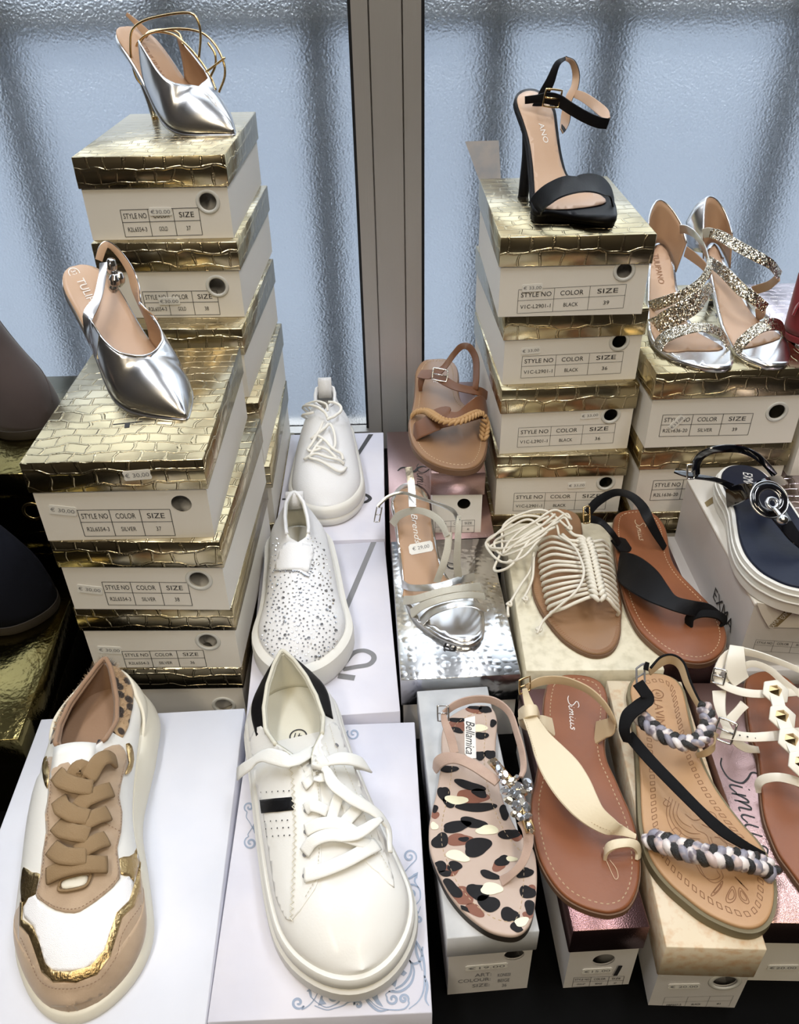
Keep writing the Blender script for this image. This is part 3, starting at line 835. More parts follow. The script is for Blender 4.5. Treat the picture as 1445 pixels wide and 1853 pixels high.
class Upper:
    """closed-toe shoe upper on a plan axis from toe T to heel H"""
    def __init__(s, T, H, base, w, cx, h, xt, bul=0.004, toe_r=0.10, heel_r=0.10, k2=0.60, bul_keys=None, open_k=(0.25, 0.72), power=0.5):
        s.T = Vector((*T, 0)); s.H = Vector((*H, 0)); a = s.H - s.T; s.L = a.length; s.a = a / s.L
        s.b = Vector((s.a.y, -s.a.x, 0))
        s.base, s.w, s.cx, s.h, s.xt, s.bul, s.tr, s.hr, s.k2 = base, w, cx, h, xt, bul, toe_r, heel_r, k2
        s.bk = bul_keys; s.open_k = open_k; s.power = power
    def end(s, u):
        e = 1.0
        if u < s.tr: e = min(e, max(0.0, 1 - (1 - u / s.tr) ** 2) ** s.power)
        if u > 1 - s.hr: e = min(e, math.sqrt(max(0.0, 1 - (1 - (1 - u) / s.hr) ** 2)))
        return e
    def width(s, u): return key(s.w, u) * s.end(u)
    def loc(s, u, x, z): return s.T + s.a * (u * s.L) + s.b * (x + key(s.cx, u)) + Vector((0, 0, z))
    def pt(s, u, side, v, grow=0.0):
        w = s.width(u) + grow; h = key(s.h, u); xt = max(0.0, lerp_list(s.xt, u)); 
        if u > 1 - s.hr: xt = min(xt, max(0, w - 0.004)) if xt > 0 else 0
        xt = min(xt, w)
        zb = key(s.base, u)
        op = min(1.0, xt / 0.012)
        k2 = s.k2 + (s.open_k[0] - s.k2) * op; k3 = 1.0 + (s.open_k[1] - 1.0) * op
        bl = (key(s.bk, u) if s.bk else s.bul) * s.end(u)
        p0, p1, p2, p3 = (w, 0.0), (w + bl, 0.45 * h), (xt + (w - xt) * k2, h * k3), (xt, h)
        m = 1 - v
        x = m ** 3 * p0[0] + 3 * m * m * v * p1[0] + 3 * m * v * v * p2[0] + v ** 3 * p3[0]
        z = m ** 3 * p0[1] + 3 * m * m * v * p1[1] + 3 * m * v * v * p2[1] + v ** 3 * p3[1]
        return s.loc(u, side * x, zb + z)
    def us(s, n=46):
        return [0.5 - 0.5 * math.cos(math.pi * i / n) for i in range(n + 1)]
    def grid(s, us, vs, sides=(-1, 1), grow=0.0):
        v = []; f = []; m = len(vs)
        for sd in sides:
            b0 = len(v)
            for u in us:
                v += [s.pt(u, sd, q, grow) for q in vs]
            for i in range(len(us) - 1):
                for j in range(m - 1):
                    q = (b0 + i * m + j, b0 + (i + 1) * m + j, b0 + (i + 1) * m + j + 1, b0 + i * m + j + 1)
                    f.append(q if sd > 0 else q[::-1])
        bm = bmesh.new()
        bv = [bm.verts.new(p) for p in v]
        for q in f:
            try: bm.faces.new([bv[i] for i in q])
            except ValueError: pass
        bmesh.ops.remove_doubles(bm, verts=bm.verts, dist=0.0004)
        bmesh.ops.recalc_face_normals(bm, faces=bm.faces)
        c = s.loc(0.3, 0, key(s.base, 0.3)); s_ = sum((fc.calc_center_median() - c).dot(fc.normal) for fc in bm.faces)
        if s_ < 0:
            bmesh.ops.reverse_faces(bm, faces=bm.faces)
        bm.verts.index_update()
        vv = [x.co.copy() for x in bm.verts]; ff = [[x.index for x in fc.verts] for fc in bm.faces]
        bm.free()
        return vv, ff
    def build(s, name, mats, parent, thick=0.003, n=46, m=11):
        vv, ff = s.grid(s.us(n), [i / (m - 1) for i in range(m)])
        o = mesh(name, vv, ff, None, parent, smooth=True, mats=mats)
        if thick: solid(o, thick, -1, 1 if len(mats) > 1 else 0, 1 if len(mats) > 1 else 0)
        s.shape = Shape(vv, ff); return o
    def panel(s, name, u0, u1, v0, v1, mat, parent, sides=(-1, 1), grow=0.0012, n=20, m=8, thick=0.001):
        us = [u0 + (u1 - u0) * i / n for i in range(n + 1)]
        v = []; f = []
        for sd in sides:
            b0 = len(v)
            for i, u in enumerate(us):
                lo = v0(u) if callable(v0) else v0; hi = v1(u) if callable(v1) else v1
                v += [s.pt(u, sd, lo + (hi - lo) * j / m, grow) for j in range(m + 1)]
            for i in range(n):
                for j in range(m):
                    q = (b0 + i * (m + 1) + j, b0 + (i + 1) * (m + 1) + j, b0 + (i + 1) * (m + 1) + j + 1, b0 + i * (m + 1) + j + 1)
                    f.append(q if sd > 0 else q[::-1])
        o = mesh(name, v, f, mat, parent, smooth=True)
        if thick: solid(o, thick, 0)
        return o
    def outline(s, n=40):
        us = s.us(n)
        l = [s.loc(u, -s.width(u), 0) for u in us]; r = [s.loc(u, s.width(u), 0) for u in us]
        return l + r[::-1][1:-1]
    def inner(s, u0, n=26):
        us = [u0 + (0.995 - u0) * (0.5 - 0.5 * math.cos(math.pi * i / n)) for i in range(n + 1)]
        return [s.loc(u, -s.width(u) + 0.004, 0) for u in us[:-1]] + [s.loc(u, s.width(u) - 0.004, 0) for u in us[:-1][::-1]]
    def rim(s, name, u0, r, mat, parent, n=40):
        """padded edge round the collar from u0 on one side over the heel to the other"""
        us = [u0 + (1 - u0) * (1 - (1 - i / n) ** 1.6) for i in range(n + 1)]
        path = [s.pt(u, -1, 1.0) for u in us] + [s.pt(u, 1, 1.0) for u in us[::-1]][1:]
        mb = MB(); tube_to(mb, path, r, 10); return mb.build(name, mat, parent, smooth=True)
def ring_text(parent, txt, c, ex, ey, r, mat, name='size_mark'):
    mb = MB(); K = 28
    for k in range(K):
        a, b = 2 * math.pi * k / K, 2 * math.pi * (k + 1) / K
        mb.add([c + ex * (q * math.cos(t)) + ey * (q * math.sin(t)) for t, q in ((a, r), (b, r), (b, r * 0.84), (a, r * 0.84))], [(0, 1, 2, 3)])
    put_text(mb, txt, c, ex, ey, height=r * 0.8)
    return mb.build(name, mat, parent)
def gem_geo(c, n, r, h, ex=None, seg=6, stretch=1.0):
    """cut stone: table, crown and girdle"""
    n = n.normalized(); e = (ex or (Vector((1, 0, 0)) if abs(n.x) < 0.9 else Vector((0, 1, 0))))
    e = (e - n * e.dot(n)).normalized(); g = n.cross(e)
    v = []; f = []
    for k in range(seg):
        a = 2 * math.pi * k / seg; v.append(c + (e * (math.cos(a) * stretch) + g * math.sin(a)) * r)
    for k in range(seg):
        a = 2 * math.pi * (k + 0.5) / seg; v.append(c + n * h + (e * (math.cos(a) * stretch) + g * math.sin(a)) * (r * 0.55))
    for k in range(seg):
        l = (k + 1) % seg
        f += [(k, l, seg + k), (seg + k, l, seg + l)]
    f.append([seg + k for k in range(seg)])
    return v, f
SCRIPT = [[(0.32, 0.88), (0.24, 1.0), (0.12, 0.95), (0.10, 0.78), (0.20, 0.58), (0.27, 0.36), (0.22, 0.08), (0.06, 0.0), (-0.06, 0.10)],
          [(0.33, 0.36), (0.31, 0.10), (0.35, 0.02), (0.42, 0.14)], [(0.44, 0.36), (0.43, 0.0)], [(0.43, 0.10), (0.49, 0.34), (0.53, 0.32), (0.52, 0.0)], [(0.52, 0.10), (0.58, 0.34), (0.62, 0.32), (0.61, 0.06), (0.66, 0.04)],
          [(0.72, 0.36), (0.70, 0.10), (0.74, 0.02), (0.80, 0.12)], [(0.84, 0.36), (0.82, 0.10), (0.87, 0.0), (0.94, 0.12)], [(0.95, 0.36), (0.93, 0.10), (0.97, 0.02), (1.03, 0.10)], [(1.16, 0.30), (1.10, 0.36), (1.07, 0.27), (1.14, 0.14), (1.10, 0.0), (1.02, 0.03)],
          [(0.345, 0.52), (0.355, 0.50)], [(0.735, 0.52), (0.745, 0.50)]]
def script_to(mb, org, ex, ey, width, height, thick=0.0009):
    """flowing handwritten word drawn as pen strokes"""
    up = ex.cross(ey)
    for st in SCRIPT:
        p = [org + ex * ((x - 0.55 + 0.22 * y * height / width) * width / 1.2) + ey * ((y - 0.3) * height) for x, y in st]
        p = cr(p, 5); n = len(p); L = []; R_ = []
        for i, (q, t) in enumerate(zip(p, tangents(p))):
            d = t.cross(up).normalized() * (thick * (0.5 + 0.5 * math.sin(math.pi * (0.15 + 0.7 * i / (n - 1)))) / 2); L.append(q - d); R_.append(q + d)
        mb.add(L + R_, [(i, i + 1, n + i + 1, n + i) for i in range(n - 1)])
# ---- shoe materials
M['wleather'] = mk('white_leather', (0.80, 0.79, 0.75), 0.42, bump=(500, 0.00006), coat=0.1)
M['wrubber'] = mk('white_rubber', (0.76, 0.75, 0.70), 0.5)
M['crubber'] = mk('cream_rubber', (0.76, 0.72, 0.60), 0.5)
M['wknit'] = mk('white_knit', (0.80, 0.81, 0.83), 0.8, bump=(900, 0.0004), sheen=0.2)
M['lining'] = mk('cream_lining', (0.66, 0.64, 0.54), 0.8, bump=(700, 0.0002))
M['tanlining'] = mk('tan_lining', (0.31, 0.19, 0.115), 0.8, bump=(400, 0.0002), sheen=0.2)
M['blackleather'] = mk('black_leather', (0.004, 0.004, 0.005), 0.5, bump=(500, 0.0001), spec=0.18)
M['wlace'] = mk('white_lace', (0.84, 0.83, 0.78), 0.75, bump=(1200, 0.0002))
M['tanlace'] = mk('tan_lace', (0.26, 0.17, 0.085), 0.85, bump=(1100, 0.0003))
M['beigesuede'] = mk('beige_suede', (0.46, 0.335, 0.225), 0.95, var=(60, (0.41, 0.295, 0.195)), sheen=0.4, bump=(900, 0.0001))
M['goldleather'] = mk('cracked_gold_leather', (0.55, 0.40, 0.20), 0.35, 1.0, bump=(420, 0.0007, 3))
M['glitter'] = mk('white_glitter', (0.93, 0.92, 0.93), 0.3, 0.0, bump=(2200, 0.0004, 1), spec=0.9)
M['silver'] = mk('silver_leather', (0.72, 0.72, 0.73), 0.22, 1.0, bump=(26, 0.0009, 1))
M['tanin'] = mk('tan_insole', (0.45, 0.28, 0.165), 0.45, var=(9, (0.40, 0.245, 0.145)))
M['peachin'] = mk('peach_insole', (0.54, 0.365, 0.245), 0.38, var=(9, (0.50, 0.33, 0.22)))
M['steel'] = mk('polished_steel', (0.62, 0.62, 0.62), 0.18, 1.0)
M['goldmetal'] = mk('gold_metal', (0.72, 0.52, 0.26), 0.2, 1.0)
M['stone'] = mk('crystal', (0.62, 0.64, 0.68), 0.08, 0.85)
M['topaz'] = mk('smoky_crystal', (0.62, 0.52, 0.40), 0.08, 0.85)
def leopard_fur():
    m, nt, b = newmat('leopard_plush'); L = nt.links
    b.inputs['Roughness'].default_value = 1.0; b.inputs['Sheen Weight'].default_value = 0.3
    tc = node(nt, 'ShaderNodeTexCoord'); vo = node(nt, 'ShaderNodeTexVoronoi', Scale=95.0)
    L.new(tc.outputs['Object'], vo.inputs['Vector'])
    rp = node(nt, 'ShaderNodeValToRGB'); e = rp.color_ramp.elements
    e[0].position = 0.36; e[0].color = (0.035, 0.02, 0.012, 1); e[1].position = 0.46; e[1].color = (0.46, 0.31, 0.17, 1)
    L.new(vo.outputs['Distance'], rp.inputs['Fac']); L.new(rp.outputs['Color'], b.inputs['Base Color'])
    return m
M['leofur'] = leopard_fur()
# ================================================================ white sneaker with a black stripe
zc = Zm(380, 1150, 0.3794)
ws = thing('sneaker', 'white lace-up sneaker with black stripe and black heel tab on the scroll box', 'shoe', (-0.075, 0.44, ZW))
up = Upper((-0.0345, 0.2985), (-0.1115, 0.581), [(0, 0.128), (1, 0.133)],
           [(0, 0.047), (0.12, 0.050), (0.25, 0.0505), (0.45, 0.0465), (0.7, 0.042), (0.9, 0.041), (1, 0.041)],
           [(0, 0.0005), (0.15, -0.001), (0.3, -0.0045), (0.5, -0.0075), (0.8, -0.0085), (1, -0.006)],
           [(0, 0.008), (0.06, 0.018), (0.15, 0.029), (0.3, 0.036), (0.45, 0.044), (0.56, 0.050), (0.62, 0.044), (0.74, 0.031), (0.84, 0.034), (0.93, 0.043), (1, 0.051)],
           [(0.47, 0.0), (0.50, 0.003), (0.55, 0.0055), (0.60, 0.011), (0.66, 0.021), (0.75, 0.027), (0.83, 0.025), (0.90, 0.019), (0.96, 0.010), (1.0, 0.001)], bul=0.006, toe_r=0.20, heel_r=0.14)
up.build('upper', [M['wleather'], M['lining']], ws, thick=0.0035)
ol = [p for p in up.outline(44)]
rings_mesh('midsole', ol, [(-0.003, 0.131), (0.0035, 0.131), (0.0055, 0.1285), (0.0055, 0.1215), (0.0045, 0.1195), (0.0075, 0.1175), (0.0080, 0.108), (0.0055, 0.1018), (0.002, ZW)], M['wrubber'], ws)
rings_mesh('insole', up.inner(0.42), [(0, 0.1345), (0, 0.131)], M['lining'], ws)
sh = up.shape
patch('quarter_panel', sh, [zc(q) for q in [(388, 1362), (470, 1255), (520, 1165), (532, 1000), (530, 800), (512, 620), (490, 555), (440, 522), (378, 528), (310, 492), (270, 440), (222, 440), (196, 500), (196, 570), (224, 720), (254, 840), (272, 960), (290, 1080), (304, 1180), (318, 1250), (346, 1318)]], M['wleather'], ws, off=0.0009, thick=0.0020, smooth_n=2, step=5)
patch('quarter_panel', sh, [zc(q) for q in [(876, 1205), (800, 1132), (745, 1085), (690, 965), (640, 850), (570, 670), (530, 560), (520, 500), (540, 445), (580, 415), (612, 440), (640, 525), (690, 650), (745, 810), (805, 970), (850, 1085)]], M['wleather'], ws, off=0.0009, thick=0.0020, smooth_n=2, step=5)
patch('side_stripe', sh, [zc(q) for q in [(247, 786), (320, 780), (393, 774), (398, 790), (406, 800), (398, 812), (406, 822), (400, 836), (330, 843), (255, 850)]], M['blackleather'], ws, off=0.0024, thick=0.0008, smooth_n=1, step=5)
up.panel('heel_tab', 0.76, 1.0, lambda u: 0.60 - 0.12 * min(1, (u - 0.76) / 0.1), 1.0, M['blackleather'], ws, grow=0.0016)
up.rim('collar_edge', 0.66, 0.0019, M['lining'], ws)
mb = MB()
for y, nn in ((750, 6), (888, 5), (923, 5), (960, 5)):
    for k in range(nn):
        c = zc((252 + (y - 750) * 0.14 + k * 26, y - k * 1.0)); p = sh.on(*c, 0.0022); n = sh.normal(*c)
        v, f = gem_geo(p, n, 0.0007, 0.0001, seg=6); mb.add(v, f)
mb.build('perforations', M['ink'], ws)['kind'] = 'stuff'
mb = MB()
zz = []
for k in range(58):
    t = k / 57; x = lerp_list([(0, 378), (0.2, 398), (0.5, 410), (0.8, 403), (1, 395)], t); y = 530 + t * 830
    zz.append(sh.on(*zc((x + (7 if k % 2 else -7), y)), 0.0026))
tube_to(mb, zz, 0.0005, 5)
for ln in ([(500, 620), (520, 800), (522, 1000), (510, 1150), (460, 1250)], [(560, 430), (600, 560), (690, 760), (760, 960), (850, 1130)], [(270, 450), (310, 505), (380, 545), (440, 540), (480, 565)], [(540, 520), (570, 600), (640, 790)]):
    dashes(mb, px_line(sh, [zc(q) for q in ln], 0.0025), 0.0018, 0.0012, 0.0006)
mb.build('stitching', M['crubber'], ws)['kind'] = 'stuff'
mb = MB()
for q in ((456, 1150), (457, 1048), (461, 940), (461, 838), (458, 722), (597, 530)):
    c = zc(q); v, f = gem_geo(sh.on(*c, 0.0024), sh.normal(*c), 0.0022, 0.0002, seg=10); mb.add(v, f)
mb.build('eyelets', M['inkgrey'], ws)['kind'] = 'stuff'
# tongue rising out of the throat
us_ = [0.36 + 0.19 * i / 10 for i in range(11)]
mb = MB(); v = []; f = []
for u in us_:
    hh = key(up.h, min(u, 0.54)) + key(up.base, u) - 0.0030 - max(0, u - 0.50) * 0.05
    for j in range(7):
        x = (j / 6 - 0.5) * 0.034; v.append(up.loc(u, x, hh - 14 * x * x - 0.0006))
for i in range(10):
    for j in range(6):
        f.append((i * 7 + j, i * 7 + j + 1, (i + 1) * 7 + j + 1, (i + 1) * 7 + j))
solid(mesh('tongue', v, f, M['wleather'], ws, smooth=True), 0.004, -1)
W1 = 0.0088
for pts, w_, lf in [
    ([(455, 1150), (540, 1130), (640, 1095), (720, 1050), (785, 1010)], 0.0115, [0, .001, .003, .003, .001]),
    ([(455, 1045), (500, 995), (570, 975), (640, 985), (720, 1010), (780, 1030)], 0.0105, [0, .004, .006, .005, .003, 0]),
    ([(460, 938), (520, 915), (600, 915), (660, 945), (720, 985)], 0.0105, [0, .003, .004, .003, 0]),
    ([(460, 838), (490, 825), (560, 850)], 0.010, [0, .003, .001]),
    ([(600, 960), (640, 900), (690, 840), (720, 790)], 0.010, [0, .002, .002, 0]),
    ([(575, 900), (590, 830), (615, 760), (640, 740)], 0.009, [0, .002, .002, 0]),
    ([(450, 725), (490, 705), (540, 700)], 0.008, [0, .004, .006])]:
    lace('lace', sh, [zc(q) for q in pts], w_, M['wlace'], ws, off=0.0035, lift=lf)
for nm, pts, w_, lf in [
    ('lace_bow', [(505, 655), (440, 640), (360, 622), (290, 640), (215, 662)], [0.006, 0.012, 0.0135, 0.012, 0.012], [.012, .014, .016, .016, .014]),
    ('lace_bow', [(515, 650), (580, 640), (650, 655), (720, 690), (780, 735), (825, 780)], [0.006, 0.012, 0.014, 0.012, 0.011, 0.010], [.012, .014, .014, .012, .010, .008]),
    ('lace_end', [(525, 665), (560, 730), (610, 790), (680, 840), (750, 885), (800, 935), (822, 985), (838, 1056)], [0.006, 0.011, 0.012, 0.012, 0.011, 0.009, 0.005, 0.004], [.012, .012, .012, .011, .010, .008, .006, .004]),
    ('lace_end', [(600, 985), (680, 985), (740, 945), (768, 925)], [0.008, 0.010, 0.008, 0.004], [.006, .010, .012, .012])]:
    lace(nm, sh, [zc(q) for q in pts], w_, M['wlace'], ws, off=0.002, lift=lf)
lace('lace_knot', sh, [zc(q) for q in [(485, 668), (505, 650), (530, 640)]], 0.011, M['wlace'], ws, off=0.012, t=0.007)
c = P(*zc((420, 480)), 0.1352); ex = (P(*zc((440, 482)), 0.1352) - c).normalized(); ey = Vector((-ex.y, ex.x, 0))
ring_text(ws, '41', c, -ex, -ey, 0.0085, M['ink'])

# ================================================================ beige, white and gold chunky sneaker
zb4 = Zm(0, 1180, 0.3632)
bs = thing('sneaker', 'beige suede, white and gold chunky sneaker with leopard collar on the plain white box', 'shoe', (-0.272, 0.43, ZW))
up = Upper((-0.262, 0.2835), (-0.2885, 0.578), [(0, 0.110), (0.15, 0.113), (0.3, 0.119), (0.7, 0.133), (1, 0.136)],
           [(0, 0.044), (0.10, 0.0475), (0.2, 0.0495), (0.35, 0.0465), (0.5, 0.0425), (0.7, 0.040), (0.85, 0.0385), (1, 0.038)],
           [(0, 0.014), (0.1, 0.0135), (0.22, 0.0085), (0.35, 0.002), (0.5, -0.0055), (0.7, -0.0075), (0.85, -0.007), (1, -0.002)],
           [(0, 0.012), (0.06, 0.026), (0.15, 0.037), (0.3, 0.044), (0.45, 0.048), (0.58, 0.052), (0.66, 0.043), (0.76, 0.033), (0.86, 0.034), (0.94, 0.039), (1, 0.044)],
           [(0.60, 0.0), (0.63, 0.010), (0.68, 0.022), (0.77, 0.026), (0.85, 0.022), (0.92, 0.014), (0.97, 0.007), (1.0, 0.001)], bul=0.007, toe_r=0.22, heel_r=0.16)
ub = up.build('upper', [M['wleather'], M['tanlining'], M['beigesuede']], bs, thick=0.004)
for pl in ub.data.polygons:
    wc = pl.center + ub.parent.location; u_ = (Vector((wc.x, wc.y, 0)) - up.T).dot(up.a) / up.L
    if u_ < 0.12 or (u_ < 0.32 and wc.z - key(up.base, u_) < 0.020):
        pl.material_index = 2
ol = up.outline(44)
def heel_flare(p):
    return 0
def chunk(name, levels, mat):
    n = len(ol); v = []; f = []
    for off, z in levels:
        rr = ring_offset(ol, off)
        for p, q in zip(ol, rr):
            u = (p - up.T).dot(up.a) / up.L
            k = 1 + 1.6 * max(0, min(1, (u - 0.55) / 0.2)) * (1 if off > 0 else 0)
            zz_ = ZW + z * (key(up.base, u) + 0.002 - ZW)
            v.append(Vector((p.x + (q.x - p.x) * k, p.y + (q.y - p.y) * k, zz_)))
    for k in range(len(levels) - 1):
        for i in range(n):
            j = (i + 1) % n; f.append((k * n + i, (k + 1) * n + i, (k + 1) * n + j, k * n + j))
    f.append(list(range(n))); f.append(list(range((len(levels) - 1) * n, len(levels) * n))[::-1])
    return auto_smooth(mesh(name, v, f, mat, bs), 50)
chunk('midsole', [(-0.003, 1.0), (0.0012, 1.0), (0.003, 0.85), (0.0045, 0.5), (0.0048, 0.25), (0.004, 0.06), (0.001, 0.0)], M['crubber'])
rings_mesh('insole', up.inner(0.45), [(0, 0.1415), (0, 0.136)], M['tanlining'], bs)
sh = up.shape
def bp(name, pts, mat, off, thick=0.0012, step=7, sn=2):
    return patch(name, sh, [zb4(q) for q in pts], M[mat], bs, off=off, thick=thick, step=step, smooth_n=sn)
bp('toe_guard', [(112, 1240), (105, 1360), (150, 1405), (180, 1490), (215, 1590), (270, 1638), (380, 1640), (480, 1600), (545, 1510), (578, 1405), (605, 1320), (660, 1268), (682, 1180), (692, 1050), (700, 1010), (715, 1100), (722, 1250), (712, 1380), (675, 1500), (600, 1620), (500, 1710), (380, 1755), (260, 1765), (180, 1700), (120, 1600), (95, 1480), (92, 1360), (103, 1230)], 'beigesuede', 0.0005)
bp('gold_piping', [(118, 1245), (112, 1330), (165, 1365), (200, 1450), (228, 1550), (270, 1588), (350, 1592), (450, 1562), (520, 1480), (552, 1378), (580, 1298), (640, 1240), (662, 1170), (690, 1045), (688, 1180), (664, 1268), (606, 1325), (580, 1408), (548, 1512), (482, 1604), (380, 1644), (268, 1642), (212, 1594), (178, 1492), (148, 1408), (102, 1362), (106, 1250)], 'goldleather', 0.0012, sn=1)
bp('glitter_panel', [(132, 1225), (180, 1205), (205, 1255), (270, 1295), (370, 1310), (430, 1285), (520, 1225), (590, 1155), (640, 1118), (664, 1150), (660, 1225), (605, 1285), (562, 1365), (530, 1470), (460, 1555), (350, 1588), (262, 1583), (218, 1530), (190, 1420), (165, 1362), (124, 1322), (118, 1265)], 'glitter', 0.0006, 0.0008)
bp('gold_panel', [(122, 1072), (160, 1098), (206, 1108), (198, 1195), (145, 1225), (118, 1270), (106, 1180), (112, 1110)], 'goldleather', 0.0009)
bp('gold_panel', [(592, 1030), (640, 1020), (694, 986), (700, 1012), (672, 1095), (664, 1148), (640, 1116), (602, 1110)], 'goldleather', 0.0009)
bp('eyestay', [(248, 522), (320, 532), (368, 582), (400, 610), (440, 585), (470, 532), (520, 482), (590, 462), (622, 500), (636, 560), (610, 620), (592, 720), (606, 800), (600, 900), (582, 980), (590, 1040), (595, 1130), (520, 1210), (430, 1275), (370, 1302), (280, 1287), (210, 1242), (182, 1212), (205, 1110), (215, 1000), (232, 900), (228, 800), (247, 700), (236, 620), (232, 560)], 'beigesuede', 0.0010, 0.0016)
bp('gold_tab', [(216, 560), (234, 520), (250, 590), (238, 680), (220, 630)], 'goldleather', 0.0012)
bp('gold_tab', [(622, 462), (648, 476), (656, 540), (640, 600), (614, 612), (634, 555)], 'goldleather', 0.0026)
bp('vent_slot', [(312, 1160), (330, 1140), (380, 1125), (432, 1118), (436, 1140), (420, 1165), (360, 1180), (320, 1182)], 'crubber', 0.0028, 0.0006)
mb = MB()
tube_to(mb, px_line(sh, [zb4(q) for q in [(300, 1175), (315, 1140), (380, 1118), (445, 1105), (450, 1130), (425, 1172), (355, 1192), (305, 1192), (298, 1175)]], 0.0030), 0.0013, 6)
mb.build('slot_binding', M['tanlace'], bs, smooth=True)
mb = MB()
for ln in ([(252, 535), (258, 620), (262, 700), (248, 800), (250, 900), (232, 1000), (222, 1110), (200, 1205), (280, 1270), (370, 1285), (430, 1262), (520, 1195), (580, 1125), (575, 1040), (570, 980), (588, 900), (592, 800), (578, 720), (596, 620), (618, 545)],
           [(235, 960), (250, 920), (300, 905)], [(450, 870), (500, 855), (585, 900)], [(120, 1420), (160, 1520), (205, 1620), (270, 1665), (380, 1668), (490, 1625), (570, 1520), (610, 1390), (690, 1270)]):
    dashes(mb, px_line(sh, [zb4(q) for q in ln], 0.0028), 0.0016, 0.0012, 0.0006)
mb.build('stitching', M['tanlining'], bs)['kind'] = 'stuff'
up.rim('collar_edge', 0.67, 0.0022, M['tanlining'], bs)
up.panel('toe_guard_edge', 0.0003, 0.30, 0.0, lambda u: 0.66 * (1 - (u / 0.30) ** 1.2) + 0.02, M['beigesuede'], bs, grow=0.0003, thick=0.0006)
up.panel('leopard_collar', 0.72, 1.0, lambda u: 0.66 - 0.16 * min(1, (u - 0.72) / 0.2), 1.0, M['leofur'], bs, grow=0.0018)
mb = MB()
for k in range(1500):
    u = 0.76 + 0.24 * random.random() ** 0.7; sd = random.choice((-1, 1)); v_ = 0.66 + 0.34 * random.random()
    p = up.pt(u, sd, v_, 0.002); q = up.pt(u, sd, v_, 0.0075) + Vector((random.uniform(-1, 1), random.uniform(-1, 1), random.uniform(0, 2.5))) * 0.0017
    if u > 0.97: q += up.a * 0.004
    s_ = up.a * 0.0005
    mb.add([p - s_, p + s_, q], [(0, 1, 2)])
mb.build('plush_pile', M['leofur'], bs)['kind'] = 'stuff'
v = []; f = []
for i in range(11):
    u = 0.34 + 0.30 * i / 10
    hh = key(up.h, min(u, 0.58)) + key(up.base, u) + 0.0008 + max(0, u - 0.58) * 0.05
    for j in range(7):
        x = (j / 6 - 0.5) * 0.036; v.append(up.loc(u, x, hh - 12 * x * x - 0.0006))
for i in range(10):
    for j in range(6): f.append((i * 7 + j, i * 7 + j + 1, (i + 1) * 7 + j + 1, (i + 1) * 7 + j))
solid(mesh('tongue', v, f, M['wleather'], bs, smooth=True), 0.005, -1)
for pts, lf in [
    ([(250, 1125), (330, 1095), (420, 1078), (525, 1072)], [0, .003, .004, 0]),
    ([(520, 945), (480, 965), (430, 995), (385, 1020)], [0, .003, .004, .002]), ([(275, 985), (320, 1025), (370, 1045), (430, 1040)], [0, .004, .006, .004]),
    ([(528, 818), (480, 840), (430, 870), (395, 905)], [0, .003, .004, .002]), ([(295, 870), (340, 910), (390, 930), (440, 940)], [0, .004, .006, .004]),
    ([(538, 698), (490, 720), (430, 755), (390, 795)], [0, .003, .004, .002]), ([(305, 745), (335, 805), (380, 838), (440, 850)], [0, .005, .006, .004]),
    ([(558, 560), (510, 560), (465, 590), (435, 650)], [0, .006, .006, .003]), ([(300, 620), (335, 665), (390, 692), (450, 700)], [0, .005, .006, .004]),
    ([(370, 640), (400, 600), (430, 640)], [.001, .006, .001])]:
    lace('lace', sh, [zb4(q) for q in pts], 0.0138, M['tanlace'], bs, off=0.0045, t=0.0036, lift=lf)
mb = MB()
c = P(*zb4((515, 470)), 0.1422); e1 = (P(*zb4((560, 470)), 0.1422) - c).normalized(); e2 = Vector((-e1.y, e1.x, 0))
put_text(mb, 'F', c, e1, e2, height=0.016, width=0.015); put_text(mb, 'V', P(*zb4((480, 515)), 0.1422), e1, e2, height=0.012, width=0.014)
mb.build('insole_print', M['ink'], bs)
mb = MB()   # heel counter of the sole climbing the back of the upper
up.panel('heel_counter', 0.78, 1.0, 0.0, lambda u: 0.50 * min(1, (u - 0.78) / 0.12), M['crubber'], bs, grow=0.003, thick=0.003)

# ================================================================ white slip-on sneaker set with rhinestones
zr = Zm(430, 660, 0.3563)
rs = thing('sneaker', 'white sock sneaker covered in rhinestones with thick sole, on the grey-logo box', 'shoe', (-0.12, 0.72, ZW))
up = Upper((-0.1215, 0.607), (-0.130, 0.852), [(0, 0.130), (1, 0.136)],
           [(0, 0.043), (0.12, 0.0455), (0.25, 0.0465), (0.4, 0.041), (0.6, 0.0375), (0.8, 0.035), (1, 0.033)],
           [(0, 0.013), (0.15, 0.014), (0.3, 0.0145), (0.45, 0.0125), (0.7, 0.0075), (0.9, 0.002), (1, 0.0)],
           [(0, 0.006), (0.08, 0.020), (0.2, 0.032), (0.4, 0.040), (0.52, 0.044), (0.62, 0.049), (0.68, 0.049), (0.76, 0.044), (0.9, 0.046), (1, 0.050)],
           [(0.618, 0.0), (0.624, 0.009), (0.66, 0.0125), (0.72, 0.0135), (0.82, 0.0135), (0.92, 0.011), (0.97, 0.006), (1.0, 0.0005)], bul=0.005, toe_r=0.24, heel_r=0.16, open_k=(0.3, 0.6))
up.build('upper', [M['wknit'], M['lining']], rs, thick=0.003)
rings_mesh('platform_sole', up.outline(44), [(-0.004, 0.134), (0.003, 0.1335), (0.0085, 0.130), (0.0095, 0.122), (0.0095, 0.108), (0.007, 0.1015), (0.003, ZW)], M['wrubber'], rs)
up.rim('collar_edge', 0.66, 0.0022, M['wknit'], rs)
sh = up.shape
